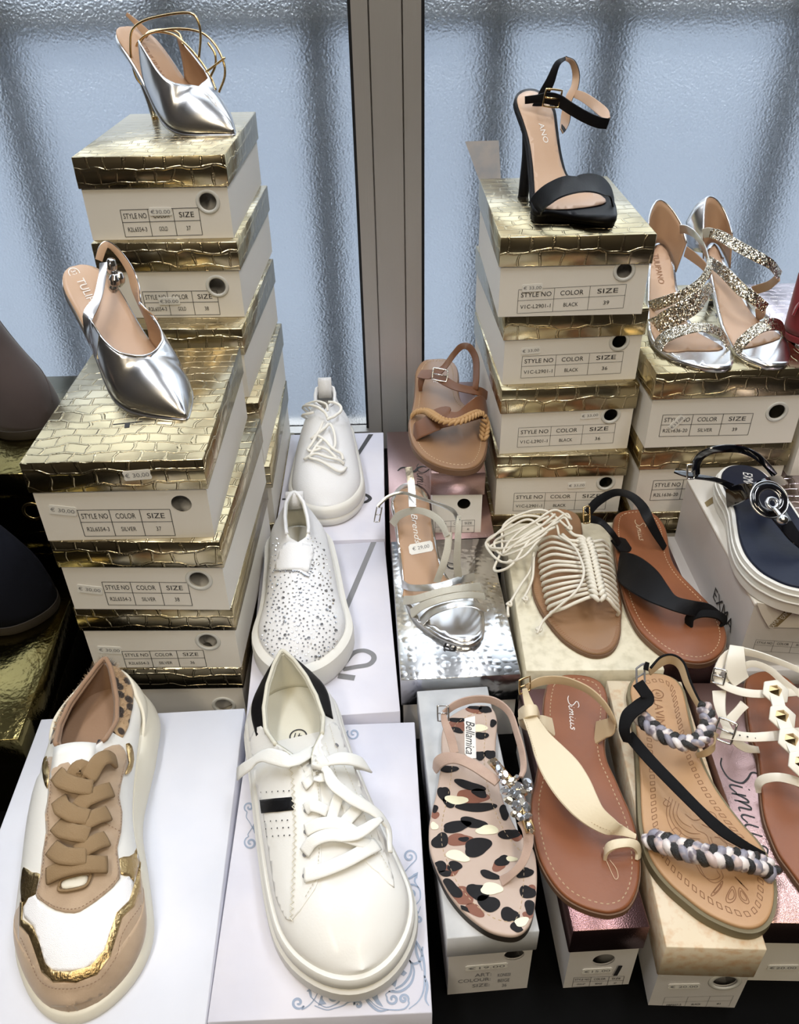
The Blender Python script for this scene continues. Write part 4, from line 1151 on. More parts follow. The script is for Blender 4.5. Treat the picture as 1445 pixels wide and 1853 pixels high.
patch('collar_front', sh, [zr(q) for q in [(196, 1048), (208, 985), (228, 930), (262, 905), (330, 912), (380, 935), (372, 1000), (355, 1055), (320, 1040), (260, 1042)]], M['wknit'], rs, off=0.0022, thick=0.0030, smooth_n=2, step=6)
v = []; f = []                                       # pull tab
for i, (z, dy) in enumerate(((0.168, -0.002), (0.177, 0.002), (0.184, 0.005), (0.187, 0.0085), (0.184, 0.0115), (0.176, 0.0115), (0.168, 0.010))):
    for x in (-0.011, 0.011): v.append(up.loc(0.975, x, z) + up.a * (dy - 0.004))
for i in range(6): f.append((2 * i, 2 * i + 1, 2 * i + 3, 2 * i + 2))
solid(mesh('pull_tab', v, f, M['wknit'], rs, smooth=True), 0.0014, 0)
mb = MB(); placed = []
zone = [Vector((*zr(q), 0)) for q in [(175, 900), (210, 880), (200, 1045), (260, 1045), (345, 1060), (360, 1050), (385, 950), (350, 880), (400, 880), (445, 950), (470, 1080), (490, 1250), (505, 1380), (490, 1470), (470, 1540), (420, 1590), (330, 1640), (200, 1650), (130, 1610), (95, 1520), (105, 1440), (130, 1330), (150, 1180), (165, 1020)]]
def in_poly(poly, x, y):
    c = False; n = len(poly)
    for i in range(n):
        a, b = poly[i], poly[i - 1]
        if (a.y > y) != (b.y > y) and x < (b.x - a.x) * (y - a.y) / (b.y - a.y) + a.x: c = not c
    return c
tries = 0
while len(placed) < 430 and tries < 9000:
    tries += 1
    x = random.uniform(455, 615); y = random.uniform(970, 1255)
    if not in_poly(zone, x, y): continue
    big = random.random() < 0.12
    if any((x - a) ** 2 + (y - b) ** 2 < 36 for a, b in placed): continue
    placed.append((x, y)); r = 0.0022 if big else random.uniform(0.0010, 0.0015)
    v, f = gem_geo(sh.on(x, y, 0.0002), sh.normal(x, y), r, r * 0.8, seg=6); mb.add(v, f)
for k in range(26):
    t = k / 25; q = zr((lerp_list([(0, 190), (0.6, 330), (1, 385)], t), lerp_list([(0, 1048), (0.5, 1052), (0.62, 1068), (0.8, 1080), (1, 1010)], t)))
    v, f = gem_geo(sh.on(*q, 0.0016), sh.normal(*q), 0.0013, 0.001, seg=6); mb.add(v, f)
mb.build('rhinestones', M['stone'], rs)['kind'] = 'stuff'

# ================================================================ white knitted lace-up trainer
ks = thing('sneaker', 'white knitted lace-up trainer with pull tab, furthest back beside the window post', 'shoe', (-0.10, 1.03, ZW))
up = Upper((-0.0975, 0.898), (-0.1085, 1.140), [(0, 0.124), (0.4, 0.124), (1, 0.128)],
           [(0, 0.0430), (0.12, 0.0455), (0.25, 0.0470), (0.45, 0.0440), (0.65, 0.0395), (0.8, 0.036), (1, 0.034)],
           [(0, 0.0), (1, -0.001)],
           [(0, 0.008), (0.08, 0.024), (0.2, 0.036), (0.4, 0.046), (0.55, 0.052), (0.68, 0.057), (0.76, 0.055), (0.85, 0.051), (0.93, 0.053), (1, 0.057)],
           [(0.72, 0.0), (0.76, 0.008), (0.82, 0.014), (0.92, 0.015), (1.0, 0.012)], bul=0.005, toe_r=0.26, heel_r=0.18, open_k=(0.3, 0.6), power=0.42)
up.build('upper', [M['wknit'], M['wknit']], ks, thick=0.003)
rings_mesh('midsole', up.outline(44), [(-0.004, 0.130), (0.002, 0.130), (0.0055, 0.126), (0.0065, 0.116), (0.005, 0.1135), (0.0065, 0.112), (0.0060, 0.104), (0.0035, 0.1012), (0.0, ZW)], M['wrubber'], ks)
up.rim('collar_edge', 0.75, 0.0022, M['wknit'], ks)
sh = up.shape
v = []; f = []
for z, dy in ((0.172, -0.004), (0.186, 0.002), (0.194, 0.008), (0.197, 0.013), (0.190, 0.016), (0.177, 0.012)):
    for x in (-0.010, 0.010): v.append(up.loc(0.97, x, z) + up.a * (dy - 0.004))
for i in range(5): f.append((2 * i, 2 * i + 1, 2 * i + 3, 2 * i + 2))
solid(mesh('pull_tab', v, f, M['wknit'], ks, smooth=True), 0.0016, 0)
def kl(pts, lf, r=0.0021):
    c = cr([Vector((*zr(q), l * 1000)) for q, l in zip(pts, lf)], 6); path = [sh.on(p.x, p.y, 0.003 + p.z / 1000) for p in c]
    for k in range(2): path = [path[0]] + [(path[i - 1] + path[i] * 2 + path[i + 1]) / 4 for i in range(1, len(path) - 1)] + [path[-1]]
    mb = MB(); tube_to(mb, path, r, 8); mb.build('lace', M['wlace'], ks, smooth=True)
kl([(345, 222), (400, 225), (445, 235), (455, 260)], [.012, .012, .010, .006], 0.0017)
kl([(455, 300), (430, 265), (380, 245), (320, 250), (292, 270), (300, 290), (345, 285), (400, 265)], [.008, .012, .014, .012, .010, .010, .010, .006])
kl([(450, 310), (480, 300), (497, 270), (485, 240), (455, 225)], [.008, .012, .014, .012, .008])
kl([(440, 320), (415, 370), (380, 430), (365, 445), (385, 455), (430, 440)], [.008, .006, .004, .003, .003, .003])
kl([(465, 330), (485, 380), (490, 430), (470, 440)], [.008, .006, .003, .001])
kl([(400, 370), (440, 400), (480, 450), (520, 470), (530, 490)], [.003, .005, .005, .003, 0])
kl([(380, 390), (430, 360), (460, 330)], [.002, .006, .008])
kl([(345, 490), (400, 470), (450, 490), (510, 500), (535, 510)], [.001, .004, .005, .003, 0])
kl([(370, 485), (430, 510), (490, 550), (520, 555), (545, 530)], [.002, .004, .004, .002, .0])
kl([(395, 430), (450, 450), (500, 490)], [.003, .005, .002])
kl([(430, 400), (400, 440), (370, 480)], [.004, .004, .001])
# ================================================================ flat sandals
M['brownfoot'] = mk('brown_footbed', (0.245, 0.085, 0.034), 0.40, var=(14, (0.205, 0.07, 0.028)), bump=(300, 0.00008))
M['tanfoot'] = mk('tan_footbed', (0.30, 0.17, 0.088), 0.42, var=(14, (0.26, 0.145, 0.075)))
M['ochrefoot'] = mk('ochre_footbed', (0.50, 0.30, 0.155), 0.45, var=(10, (0.44, 0.25, 0.12)))
M['brownsole'] = mk('brown_outsole', (0.16, 0.085, 0.045), 0.6)
M['darksole'] = mk('dark_outsole', (0.035, 0.028, 0.022), 0.6)
M['olivesole'] = mk('olive_outsole', (0.17, 0.14, 0.075), 0.6)
M['cream'] = mk('cream_leather', (0.72, 0.62, 0.44), 0.45, bump=(400, 0.00008))
M['creamback'] = mk('tan_strap_lining', (0.50, 0.37, 0.22), 0.6)
M['pinksuede'] = mk('pale_pink_suede', (0.50, 0.36, 0.29), 0.95, sheen=0.3, bump=(800, 0.0002), var=(50, (0.44, 0.31, 0.25)))
M['satin'] = mk('pink_satin', (0.50, 0.385, 0.315), 0.42, bump=(60, 0.0004))
M['leoblack'] = mk('leopard_black', (0.010, 0.009, 0.010), 0.6, spec=0.2)
M['leobrown'] = mk('leopard_brown', (0.20, 0.065, 0.03), 0.45)
M['leogold'] = mk('leopard_gold_foil', (0.74, 0.69, 0.48), 0.35, 0.4)
M['whitestrap'] = mk('white_leather_strap', (0.78, 0.74, 0.64), 0.42)
M['blacksuede'] = mk('black_suede', (0.008, 0.008, 0.009), 0.9, spec=0.15)
M['cordmat'] = mk('off_white_cord', (0.74, 0.70, 0.60), 0.6, bump=(900, 0.0002))
M['jute'] = mk('straw_braid', (0.46, 0.275, 0.12), 0.7, bump=(900, 0.0004))
M['tanleather'] = mk('tan_leather', (0.17, 0.07, 0.03), 0.42, bump=(500, 0.0001))
M['patent'] = mk('black_patent', (0.004, 0.004, 0.006), 0.08, coat=1.0)
M['navyfoot'] = mk('navy_footbed', (0.006, 0.010, 0.027), 0.42, bump=(60, 0.0004), spec=0.25)
M['stitch'] = mk('cream_thread', (0.62, 0.48, 0.32), 0.7)
M['whiteprint'] = mk('white_print', (0.80, 0.78, 0.74), 0.4)
M['brownprint'] = mk('pressed_brown', (0.27, 0.13, 0.06), 0.6)
M['satinwhite'] = mk('white_satin', (0.74, 0.68, 0.66), 0.35, var=(90, (0.20, 0.17, 0.20), 2, 0.52, 0.62))
M['satingrey'] = mk('grey_satin', (0.26, 0.25, 0.30), 0.35, var=(80, (0.60, 0.48, 0.45), 2, 0.52, 0.62))
M['blackglit'] = mk('black_glitter', (0.05, 0.05, 0.05), 0.25, 0.6, bump=(1800, 0.001, 1))

class Flat:
    def __init__(s, name, label, rd, outline, zbot, thick, foot, sole, inset=0.0, stitch=None, stitch_in=0.006, edge=0.0006, group=None, cat='sandal', heel_up=0.0, sole_out=0.0012, n=4):
        s.rd = rd; s.z = zbot + thick; s.zb = zbot
        s.ol = [P(*rd(q), s.z) for q in [(p.x, p.y) for p in cr([Vector((*q, 0)) for q in outline], n, True)]]
        c = sum(s.ol, Vector((0, 0, 0))) / len(s.ol)
        s.root = thing(name, label, cat, (c.x, c.y, zbot), group=group)
        area = sum(s.ol[i - 1].x * s.ol[i].y - s.ol[i].x * s.ol[i - 1].y for i in range(len(s.ol)))
        if area < 0: s.ol = s.ol[::-1]
        z = s.z
        s.foot = rings_mesh('footbed', s.ol, [(-0.0022, z), (-0.0006, z - 0.0004), (0.0, z - 0.0016), (0.0, z - 0.003), (-0.001, z - 0.0032)], M[foot], s.root)
        rings_mesh('outsole', s.ol, [(-0.001, z - 0.0031), (sole_out, z - 0.0034), (sole_out, zbot + 0.0012), (sole_out - 0.0015, zbot)], M[sole], s.root)
        if stitch:
            mb = MB(); r = ring_offset(s.ol, -stitch_in); r = [Vector((p.x, p.y, z + 0.0001)) for p in r]
            dashes(mb, r + [r[0]], 0.0026, 0.0022, 0.0009); mb.build('stitching', M[stitch], s.root)['kind'] = 'stuff'
    def p(s, q, rd=None):
        r = rd or s.rd; return P(*r(q[:2]), s.z + (q[2] if len(q) > 2 else 0.0))
    def strap(s, name, A, B, mat, t=0.0024, rd=None, n=6):
        return strap(name, [s.p(q, rd) for q in A], [s.p(q, rd) for q in B], t, M[mat], s.root, n)
    def tube(s, name, pts, r, mat, rd=None, n=6):
        return tube(name, [s.p(q, rd) for q in pts], r, M[mat], s.root, n)
    def line(s, mb, pts, w, rd=None, closed=False, h=0.0003, n=5):
        path = [s.p((q.x, q.y, h), rd) for q in cr([Vector((*q, 0)) for q in pts], n, closed)]
        if closed: path.append(path[0])
        up = Vector((0, 0, 1)); L = []; R_ = []
        for p, t in zip(path, tangents(path)):
            d = t.cross(up).normalized() * (w / 2); L.append(p - d); R_.append(p + d)
        m = len(path)
        mb.add(L + R_, [(i, i + 1, m + i + 1, m + i) for i in range(m - 1)])
    def blob(s, mb, poly, h=0.0003, mi=0, rd=None):
        mb.add([s.p((q[0], q[1], h), rd) for q in poly], [list(range(len(poly)))], mi)
    def text(s, name, txt, c, to, hgt, mat, shear=0.0, wid=None, rd=None, h=0.0004):
        a = s.p((*c, h), rd); b = s.p((*to, h), rd); ex = (b - a).normalized(); ey = Vector((-ex.y, ex.x, 0))
        mb = MB(); put_text(mb, txt, a, ex, ey, height=hgt, width=wid, shear=shear); return mb.build(name, M[mat], s.root)
def buckle(parent, c, ex, ey, w, h, r, mat, name='buckle'):
    mb = MB(); pts = [c + ex * (a * w) + ey * (b * h) for a, b in ((-.5, -.5), (0, -.52), (.5, -.5), (.52, 0), (.5, .5), (0, .52), (-.5, .5), (-.52, 0))]
    path = []
    for i in range(8):
        path += [pts[i].lerp(pts[(i + 1) % 8], k / 3) for k in range(3)]
    tube_to(mb, path, r, 6, True); tube_to(mb, [c - ex * (w * 0.5), c, c + ex * (w * 0.5)], r * 0.8, 6)
    return mb.build(name, mat, parent, smooth=True)
def braid(parent, path_pts, width, mats, turns, up=Vector((0, 0, 1)), name='braid_strand', r=None, n=14, flat=0.55):
    path = resample(cr(path_pts, 8), 30 + int(turns * n)); N = len(path); T = tangents(path)
    r = r or width * 0.24
    for k, mt in enumerate(mats):
        pts = []
        for i in range(N):
            ph = 2 * math.pi * (turns * i / (N - 1) + k / len(mats))
            sd = T[i].cross(up).normalized(); nn = sd.cross(T[i]).normalized()
            pts.append(path[i] + sd * (width * 0.30 * math.sin(ph)) + nn * (width * 0.16 * math.sin(2 * ph) + width * 0.12))
        mb = MB(); tube_to(mb, pts, r, 8, flat=0.8); mb.build(name, mt, parent, smooth=True)
def plait(parent, path_pts, width, mat, count, name='plait_loop', up=Vector((0, 0, 1)), thick=0.45):
    """herringbone plait: two rows of slanted grains"""
    path = resample(cr(path_pts, 8), count + 1); T = tangents(path)
    mb = MB()
    for i in range(count):
        c = (path[i] + path[i + 1]) / 2; t = T[i]; sd = t.cross(up).normalized(); nn = sd.cross(t).normalized()
        L = (path[i + 1] - path[i]).length
        for s_ in (-1, 1):
            a = c + sd * (s_ * width * 0.04) + t * (L * 0.9) + nn * (width * 0.16); b = c + sd * (s_ * width * 0.46) - t * (L * 0.7)
            m_ = (a + b) / 2 + nn * (width * 0.14)
            tube_to(mb, cr([a, m_, b], 4), [L * 0.25, L * 0.36, L * 0.44, L * 0.46, L * 0.44, L * 0.42, L * 0.38, L * 0.3, L * 0.2], 6)
    return mb.build(name, mat, parent, smooth=True)

za = Zm(740, 1180, 0.36329); zb = Zm(1080, 1150, 0.37942); zd = Zm(870, 860, 0.39792); ze = Zm(680, 600, 0.35622); zf = Zm(1200, 780, 0.23740)
def a2b(q):      # point measured on the left enlargement, in the right enlargement's frame
    x, y = za(q[:2]); return ((x - 1080) / 0.37942, (y - 1150) / 0.37942, *q[2:])
# ---------------------------------------------------------------- leopard sandal
leo = Flat('flat_sandal', 'leopard print flat sandal with pink straps and crystal brooch', za,
    [(300, 268), (400, 268), (437, 330), (433, 430), (430, 520), (440, 610), (458, 700), (490, 790), (535, 880), (580, 935), (618, 980), (634, 1050), (637, 1140), (630, 1240), (615, 1320), (585, 1378), (540, 1408), (480, 1410), (400, 1388), (320, 1335), (250, 1270), (190, 1190), (150, 1110), (120, 1040), (101, 970), (98, 880), (112, 790), (132, 715), (146, 640), (156, 560), (160, 480), (163, 400), (195, 325)],
    ZW, 0.012, 'satin', 'darksole', stitch='stitch', stitch_in=0.011, sole_out=0.0)
olp = [Vector((*q, 0)) for q in [(300, 268), (400, 268), (437, 330), (433, 430), (430, 520), (440, 610), (458, 700), (490, 790), (535, 880), (580, 935), (618, 980), (634, 1050), (637, 1140), (630, 1240), (615, 1320), (585, 1378), (540, 1400), (480, 1402), (400, 1380), (320, 1328), (250, 1264), (190, 1185), (150, 1106), (122, 1038), (104, 970), (101, 880), (115, 790), (135, 715), (149, 640), (159, 560), (163, 480), (166, 400), (195, 330)]]
def spots(name, lst, mat, h):
    for cx, cy, rx, ry, an in lst:
        poly = []; K = 14; a0 = math.radians(an); ph = random.random() * 6
        for k in range(K):
            t = 2 * math.pi * k / K; rr = 1 + 0.14 * math.sin(2 * t + ph) + 0.10 * math.sin(3 * t + ph * 2)
            x, y = rx * rr * math.cos(t), ry * rr * math.sin(t)
            x, y = x * math.cos(a0) - y * math.sin(a0), x * math.sin(a0) + y * math.cos(a0)
            g = 1.0
            while g > 0.05 and not in_poly(olp, cx + x * g, cy + y * g): g -= 0.06
            poly.append((cx + x * g, cy + y * g))
        poly = [(q.x, q.y) for q in cr([Vector((*q, 0)) for q in poly], 3, True)]; mb = MB(); leo.blob(mb, poly, h); mb.build(name, M[mat], leo.foot)
spots('brown_spot', [(330, 290, 42, 18, 10), (240, 365, 48, 28, 0), (310, 722, 92, 34, 5), (250, 935, 62, 32, -10), (445, 1065, 35, 26, 0), (210, 1085, 45, 26, 0), (262, 1215, 62, 44, 35), (325, 1285, 50, 28, 20), (535, 915, 30, 30, 0), (128, 812, 20, 20, 0), (610, 1185, 22, 26, 0), (592, 1310, 26, 20, 0)], 'leobrown', 0.00025)
spots('black_spot', [(325, 276, 38, 10, 8), (378, 284, 36, 18, 20), (240, 338, 42, 13, 0), (235, 388, 36, 13, 10), (360, 416, 32, 20, 0), (418, 354, 18, 18, 0), (352, 516, 24, 26, 0), (405, 510, 28, 25, 0), (195, 582, 45, 20, 0), (300, 664, 72, 24, 15), (350, 702, 42, 20, 10), (172, 705, 28, 42, -20), (200, 745, 36, 26, 10), (335, 772, 92, 26, 0), (475, 795, 28, 36, 0), (128, 780, 18, 18, 0), (235, 868, 78, 26, -8), (320, 850, 62, 28, 10), (155, 940, 40, 40, 0), (272, 932, 24, 14, 0), (340, 970, 76, 42, -10), (505, 906, 60, 26, -10), (465, 1040, 36, 28, 0), (148, 1068, 38, 30, 20), (225, 1066, 40, 24, 10), (180, 1102, 36, 14, 0), (400, 1110, 46, 22, 15), (575, 1100, 44, 25, -25), (212, 1178, 54, 36, 40), (345, 1195, 54, 44, 30), (396, 1252, 52, 44, 30), (590, 1196, 40, 34, 0), (262, 1282, 42, 18, 10), (500, 1308, 44, 38, 0), (600, 1270, 28, 34, -10), (535, 1372, 34, 24, 20)], 'leoblack', 0.0004)
spots('gold_brush_mark', [(235, 736, 52, 24, 5), (390, 886, 55, 24, 5), (240, 1015, 58, 26, 8), (410, 1178, 58, 28, 8), (510, 1030, 26, 14, 0), (352, 378, 40, 17, 5), (560, 1342, 40, 20, -15), (125, 866, 18, 20, 0)], 'leogold', 0.00055)
mb = MB(); leo.blob(mb, [(275, 330), (328, 318), (334, 528), (300, 532), (276, 505)], 0.0006); leo_tag = mb.build('woven_label', M['whiteprint'], leo.root)
leo.text('label_lettering', 'Bellamica', (304, 425), (304, 505), 0.0085, 'ink', shear=0.35, wid=0.040, h=0.0008)
leo.strap('side_strap', [(120, 575, 0.0), (128, 530, .012), (170, 505, .022), (240, 508, .028), (320, 540, .031), (400, 592, .032), (445, 630, .031)], [(140, 602, 0.0), (160, 575, .012), (195, 556, .021), (250, 556, .027), (320, 590, .030), (390, 640, .031), (435, 672, .030)], 'pinksuede', 0.003)
leo.strap('buckle_strap', [(205, 505, .026), (182, 420, .033), (160, 350, .038), (158, 300, .042)], [(248, 500, .026), (228, 420, .033), (196, 350, .038), (182, 305, .042)], 'pinksuede', 0.002)
leo.strap('heel_strap', [(160, 298, .042), (230, 242, .048), (330, 216, .050), (430, 228, .050), (508, 290, .046), (548, 400, .040), (576, 500, .036), (582, 580, .032), (565, 625, .030)], [(184, 312, .036), (245, 276, .041), (330, 252, .042), (418, 260, .042), (488, 312, .040), (524, 410, .034), (550, 510, .030), (556, 580, .028), (546, 622, .028)], 'pinksuede', 0.0022)
leo.strap('toe_strap', [(535, 838, .030), (566, 880, .027), (572, 950, .022), (548, 1030, .016), (500, 1090, .008), (452, 1120, 0)], [(604, 838, .030), (616, 910, .026), (610, 985, .020), (580, 1062, .014), (526, 1120, .007), (470, 1168, 0)], 'pinksuede', 0.003)
b0 = leo.p((168, 305, .043)); buckle(leo.root, b0, Vector((1, 0, 0)), Vector((0, 0.6, 0.8)), 0.010, 0.014, 0.0009, M['steel'])
br = MB(); leo.tube('brooch_setting', [(415, 545, .033), (480, 620, .034), (540, 690, .034), (560, 760, .033), (590, 850, .031), (605, 895, .029)], 0.0045, 'goldmetal')
for gx, gy, r, st in [(415, 548, 4.2, 1.4), (447, 582, 4.4, 1.4), (478, 612, 4.4, 1.5), (510, 645, 4.6, 1.4), (545, 668, 4.6, 1.3), (590, 650, 4.4, 1.3), (470, 650, 3.6, 1), (478, 692, 4.2, 1.4), (508, 702, 4.4, 1.2), (538, 708, 4.6, 1.5), (568, 700, 4.2, 1.2), (600, 690, 3.4, 1), (495, 742, 4.6, 1.3), (525, 760, 4.2, 1.2), (560, 745, 5.2, 1.5), (585, 770, 4.2, 1.4), (520, 808, 3.8, 1), (552, 822, 4.0, 1.2), (588, 820, 4.2, 1.3), (597, 868, 3.4, 1), (612, 895, 3.0, 1), (440, 555, 3, 1), (535, 625, 3.2, 1), (455, 620, 3, 1), (520, 680, 3.2, 1), (545, 785, 3.2, 1)]:
    p = leo.p((gx, gy, .0375)); n = Vector((random.uniform(-.35, .35), random.uniform(-.6, .1), 1))
    v, f = gem_geo(p, n, r * 0.00085, 0.003, Vector((random.uniform(-1, 1), random.uniform(-1, 1), 0)), 8, st)
    mesh('crystal', v, f, M['topaz'] if random.random() < 0.35 else M['stone'], leo.root)
# ---------------------------------------------------------------- cream sandal
crm = Flat('flat_sandal', 'brown flat sandal with cream leaf-shaped strap and toe ring', zb,
    [a2b(q)[:2] for q in [(700, 145), (770, 112), (880, 116), (955, 150), (985, 215), (986, 310), (976, 400), (972, 470), (985, 540)]] + [(82, 672), (120, 760), (156, 840), (182, 920), (196, 1000), (204, 1080), (200, 1160), (180, 1235), (140, 1292), (75, 1316)]
    + [a2b(q)[:2] for q in [(960, 1290), (880, 1268), (800, 1228), (740, 1174), (690, 1104), (650, 1022), (628, 940), (612, 860), (608, 780), (616, 700), (636, 620), (652, 520), (662, 420), (668, 330), (672, 250), (682, 190)]],
    ZW, 0.010, 'brownfoot', 'brownsole', stitch='stitch', stitch_in=0.0065)
crm.strap('heel_strap', [a2b(q) for q in [(570, 170, .046), (640, 128, .050), (720, 118, .052), (800, 130, .052), (900, 176, .050), (978, 250, .044), (1022, 330, .034), (1030, 372, .026)]],
          [a2b(q) for q in [(592, 186, .040), (650, 168, .042), (720, 158, .043), (800, 168, .043), (890, 208, .042), (962, 272, .038), (1010, 340, .030), (1024, 376, .022)]], 'creamback', 0.0022)
crm.strap('heel_strap_tab', [a2b(q) for q in [(1030, 355, .030), (1022, 400, .022), (990, 420, .014), (935, 455, .001)]], [a2b(q) for q in [(1000, 325, .026), (985, 340, .018), (960, 345, .012), (922, 352, .001)]], 'creamback', 0.0022)
crm.strap('leaf_strap', [a2b(q) for q in [(628, 310, .026), (690, 395, .033), (760, 460, .038), (830, 530, .040), (890, 620, .040), (940, 720, .036), (985, 800, .030), (1046, 858, .022)]] + [(130, 912, .014), (184, 948, .008)],
          [a2b(q) for q in [(560, 315, .024), (596, 420, .030), (630, 530, .034), (675, 630, .036), (735, 725, .034), (805, 800, .030), (880, 850, .026), (970, 890, .020)]] + [(100, 948, .012), (180, 972, .007)], 'cream', 0.0026)
crm.strap('toe_ring', [(40, 1040, .0), (44, 1000, .010), (75, 976, .017), (140, 968, .019), (188, 978, .015), (204, 1010, .006), (203, 1045, 0.0)], [(36, 1076, .0), (48, 1045, .009), (80, 1022, .015), (140, 1010, .017), (172, 1018, .013), (188, 1045, .005), (186, 1080, 0.0)], 'cream', 0.003)
crm.strap('anchor_tab', [a2b(q) for q in [(625, 318, .018), (670, 318, .012), (716, 335, .001)]], [a2b(q) for q in [(640, 385, .018), (680, 392, .010), (714, 415, .001)]], 'cream', 0.0026)
crm.strap('strap_loop', [a2b(q) for q in [(548, 285, .022), (580, 262, .034), (625, 262, .034), (640, 290, .024)]], [a2b(q) for q in [(552, 340, .018), (590, 325, .030), (630, 318, .030), (645, 335, .020)]], 'cream', 0.003)
crm.strap('strap_loop', [a2b(q) for q in [(545, 330, .016), (550, 365, .010), (575, 385, .004), (600, 390, .001)]], [a2b(q) for q in [(560, 320, .020), (575, 350, .014), (600, 362, .008), (620, 372, .001)]], 'cream', 0.003)
crm.strap('buckle_strap', [a2b(q) for q in [(562, 178, .046), (566, 220, .040), (575, 270, .034)]], [a2b(q) for q in [(588, 185, .046), (602, 225, .040), (625, 275, .034)]], 'cream', 0.002)
b0 = crm.p(a2b((575, 165, .047))); buckle(crm.root, b0, Vector((0.9, 0.4, 0)), Vector((0, 0.5, 0.85)), 0.012, 0.014, 0.0009, M['goldmetal'])
mb = MB(); crm.line(mb, [(30, 1010), (40, 1060), (60, 1110), (85, 1160), (100, 1150), (90, 1110), (60, 1070)], 0.0005, h=0.0008); mb.build('loose_thread', M['stitch'], crm.root)
def script(fl, name, c, to, hgt, mat, wid, h=0.0005, rd=None):
    a = fl.p((*c, h), rd); b = fl.p((*to, h), rd); ex = (b - a).normalized(); ey = Vector((-ex.y, ex.x, 0))
    mb = MB(); script_to(mb, a, ex, ey, wid, hgt); return mb.build(name, M[mat], fl.root)
script(crm, 'stamped_lettering', a2b((812, 300))[:2], a2b((822, 400))[:2], 0.0105, 'whiteprint', 0.043)
mb = MB()
for A_ in ([(650, 340), (740, 450), (820, 540), (880, 640), (940, 760), (1000, 830), (1046, 872)], [(580, 340), (625, 490), (670, 605), (740, 712), (830, 800), (930, 862), (1030, 905)]):
    dashes(mb, [crm.p((q.x, q.y, q.z / 1000 + 0.002)) for q in cr([Vector((*a2b(q)[:2], 33 - 14 * max(0, (i - 3) / 3))) for i, q in enumerate(A_)], 6)], 0.0014, 0.0012, 0.0005)
mb.build('strap_stitching', M['stitch'], crm.root)['kind'] = 'stuff'
# ---------------------------------------------------------------- braided black sandal
brd = Flat('flat_sandal', 'tan flat sandal with black diagonal strap and grey braided bands', zb,
    [(240, 182), (300, 180), (362, 202), (402, 245), (420, 305), (436, 380), (455, 460), (478, 545), (512, 632), (560, 722), (622, 812), (692, 900), (752, 965), (800, 1035), (833, 1120), (845, 1215), (836, 1300), (808, 1358), (760, 1388), (700, 1390), (620, 1366), (520, 1316), (430, 1248), (350, 1178), (292, 1110), (252, 1040), (230, 960), (216, 880), (210, 780), (207, 680), (200, 560), (190, 450), (172, 330), (160, 255), (185, 202)],
    0.103, 0.014, 'ochrefoot', 'olivesole', sole_out=0.003)
mb = MB()
ro = ring_offset(brd.ol, -0.0085); n_ = 78
rp_ = resample([Vector((p.x, p.y, brd.z + 0.0002)) for p in ro + [ro[0]]], n_ * 2 + 1)
ri = resample([Vector((p.x, p.y, brd.z + 0.0002)) for p in (lambda r: r + [r[0]])(ring_offset(brd.ol, -0.0125))], n_ * 2 + 1)
for i in range(0, n_ * 2, 2):
    a, b, c, d = rp_[i], rp_[i + 1], ri[i + 1], ri[i]
    for p, q in ((a, b), (b, c), (c, d), (d, a)):
        t = (q - p).normalized(); s_ = t.cross(Vector((0, 0, 1))) * 0.00035
        mb.add([p - s_, q - s_, q + s_, p + s_], [(0, 1, 2, 3)])
mb.build('pressed_border', M['brownprint'], brd.root)['kind'] = 'stuff'
mb = MB()
for ln in ([(345, 770), (330, 850), (360, 930), (420, 980), (480, 990)], [(360, 780), (345, 850), (375, 915), (430, 960), (490, 970)], [(375, 790), (362, 850), (390, 905), (440, 940), (490, 945)], [(390, 800), (380, 850), (405, 890), (450, 915)],
           [(470, 1090), (500, 1140), (545, 1165), (585, 1150), (570, 1120)], [(480, 1085), (515, 1150), (560, 1180), (600, 1155), (590, 1120)], [(320, 775), (350, 800), (335, 815), (315, 800), (330, 780)], [(420, 850), (460, 880), (500, 870), (520, 840), (560, 850), (580, 900)], [(500, 900), (560, 930), (600, 980), (650, 1000)], [(510, 880), (575, 915), (620, 965)], [(540, 960), (560, 1000), (620, 1010), (600, 970), (560, 960)], [(355, 930), (380, 915), (400, 940), (375, 965), (350, 950)], [(450, 900), (480, 930), (520, 950), (540, 1000)]):
    brd.line(mb, ln, 0.0006)
for c, a in (((575, 1205), -0.55), ((640, 1235), -0.15), ((695, 1240), 0.35), ((685, 1180), 0.75)):
    for g in (1.0, 0.62):
        pts = []
        for k in range(12):
            t = 2 * math.pi * k / 12; x = 22 * g * math.sin(t) * (1 - 0.45 * math.cos(t)); y = -44 * g * math.cos(t) * 0.9
            pts.append((c[0] + x * math.cos(a) - y * math.sin(-a), c[1] + y * math.cos(a) + x * math.sin(a)))
        brd.line(mb, pts, 0.0007, closed=True, n=2)
mb.build('pressed_ornament', M['brownprint'], brd.root)['kind'] = 'stuff'
brd.text('stamped_lettering', 'LAVINI', (298, 372), (306, 430), 0.0085, 'brownprint', wid=0.036)
c_ = brd.p((288, 278, .0004)); ring_text(brd.root, '41', c_, Vector((0.1, -1, 0)).normalized(), Vector((1, 0.1, 0)).normalized(), 0.0062, M['brownprint'])
brd.strap('heel_strap', [(245, 160, .050), (300, 106, .055), (358, 95, .056), (410, 130, .054), (442, 220, .046), (478, 300, .038), (498, 332, .034)], [(252, 190, .041), (310, 146, .045), (352, 135, .045), (388, 162, .045), (418, 240, .039), (462, 318, .032), (480, 348, .030)], 'creamback', 0.002)
brd.strap('heel_strap_face', [(252, 152, .052), (302, 100, .0565), (360, 89, .0575), (413, 125, .0555), (446, 216, .0475), (482, 296, .039), (502, 328, .035)], [(256, 158, .050), (304, 106, .055), (360, 95, .056), (411, 130, .054), (443, 221, .0455), (479, 300, .0375), (499, 333, .033)], 'blacksuede', 0.002)
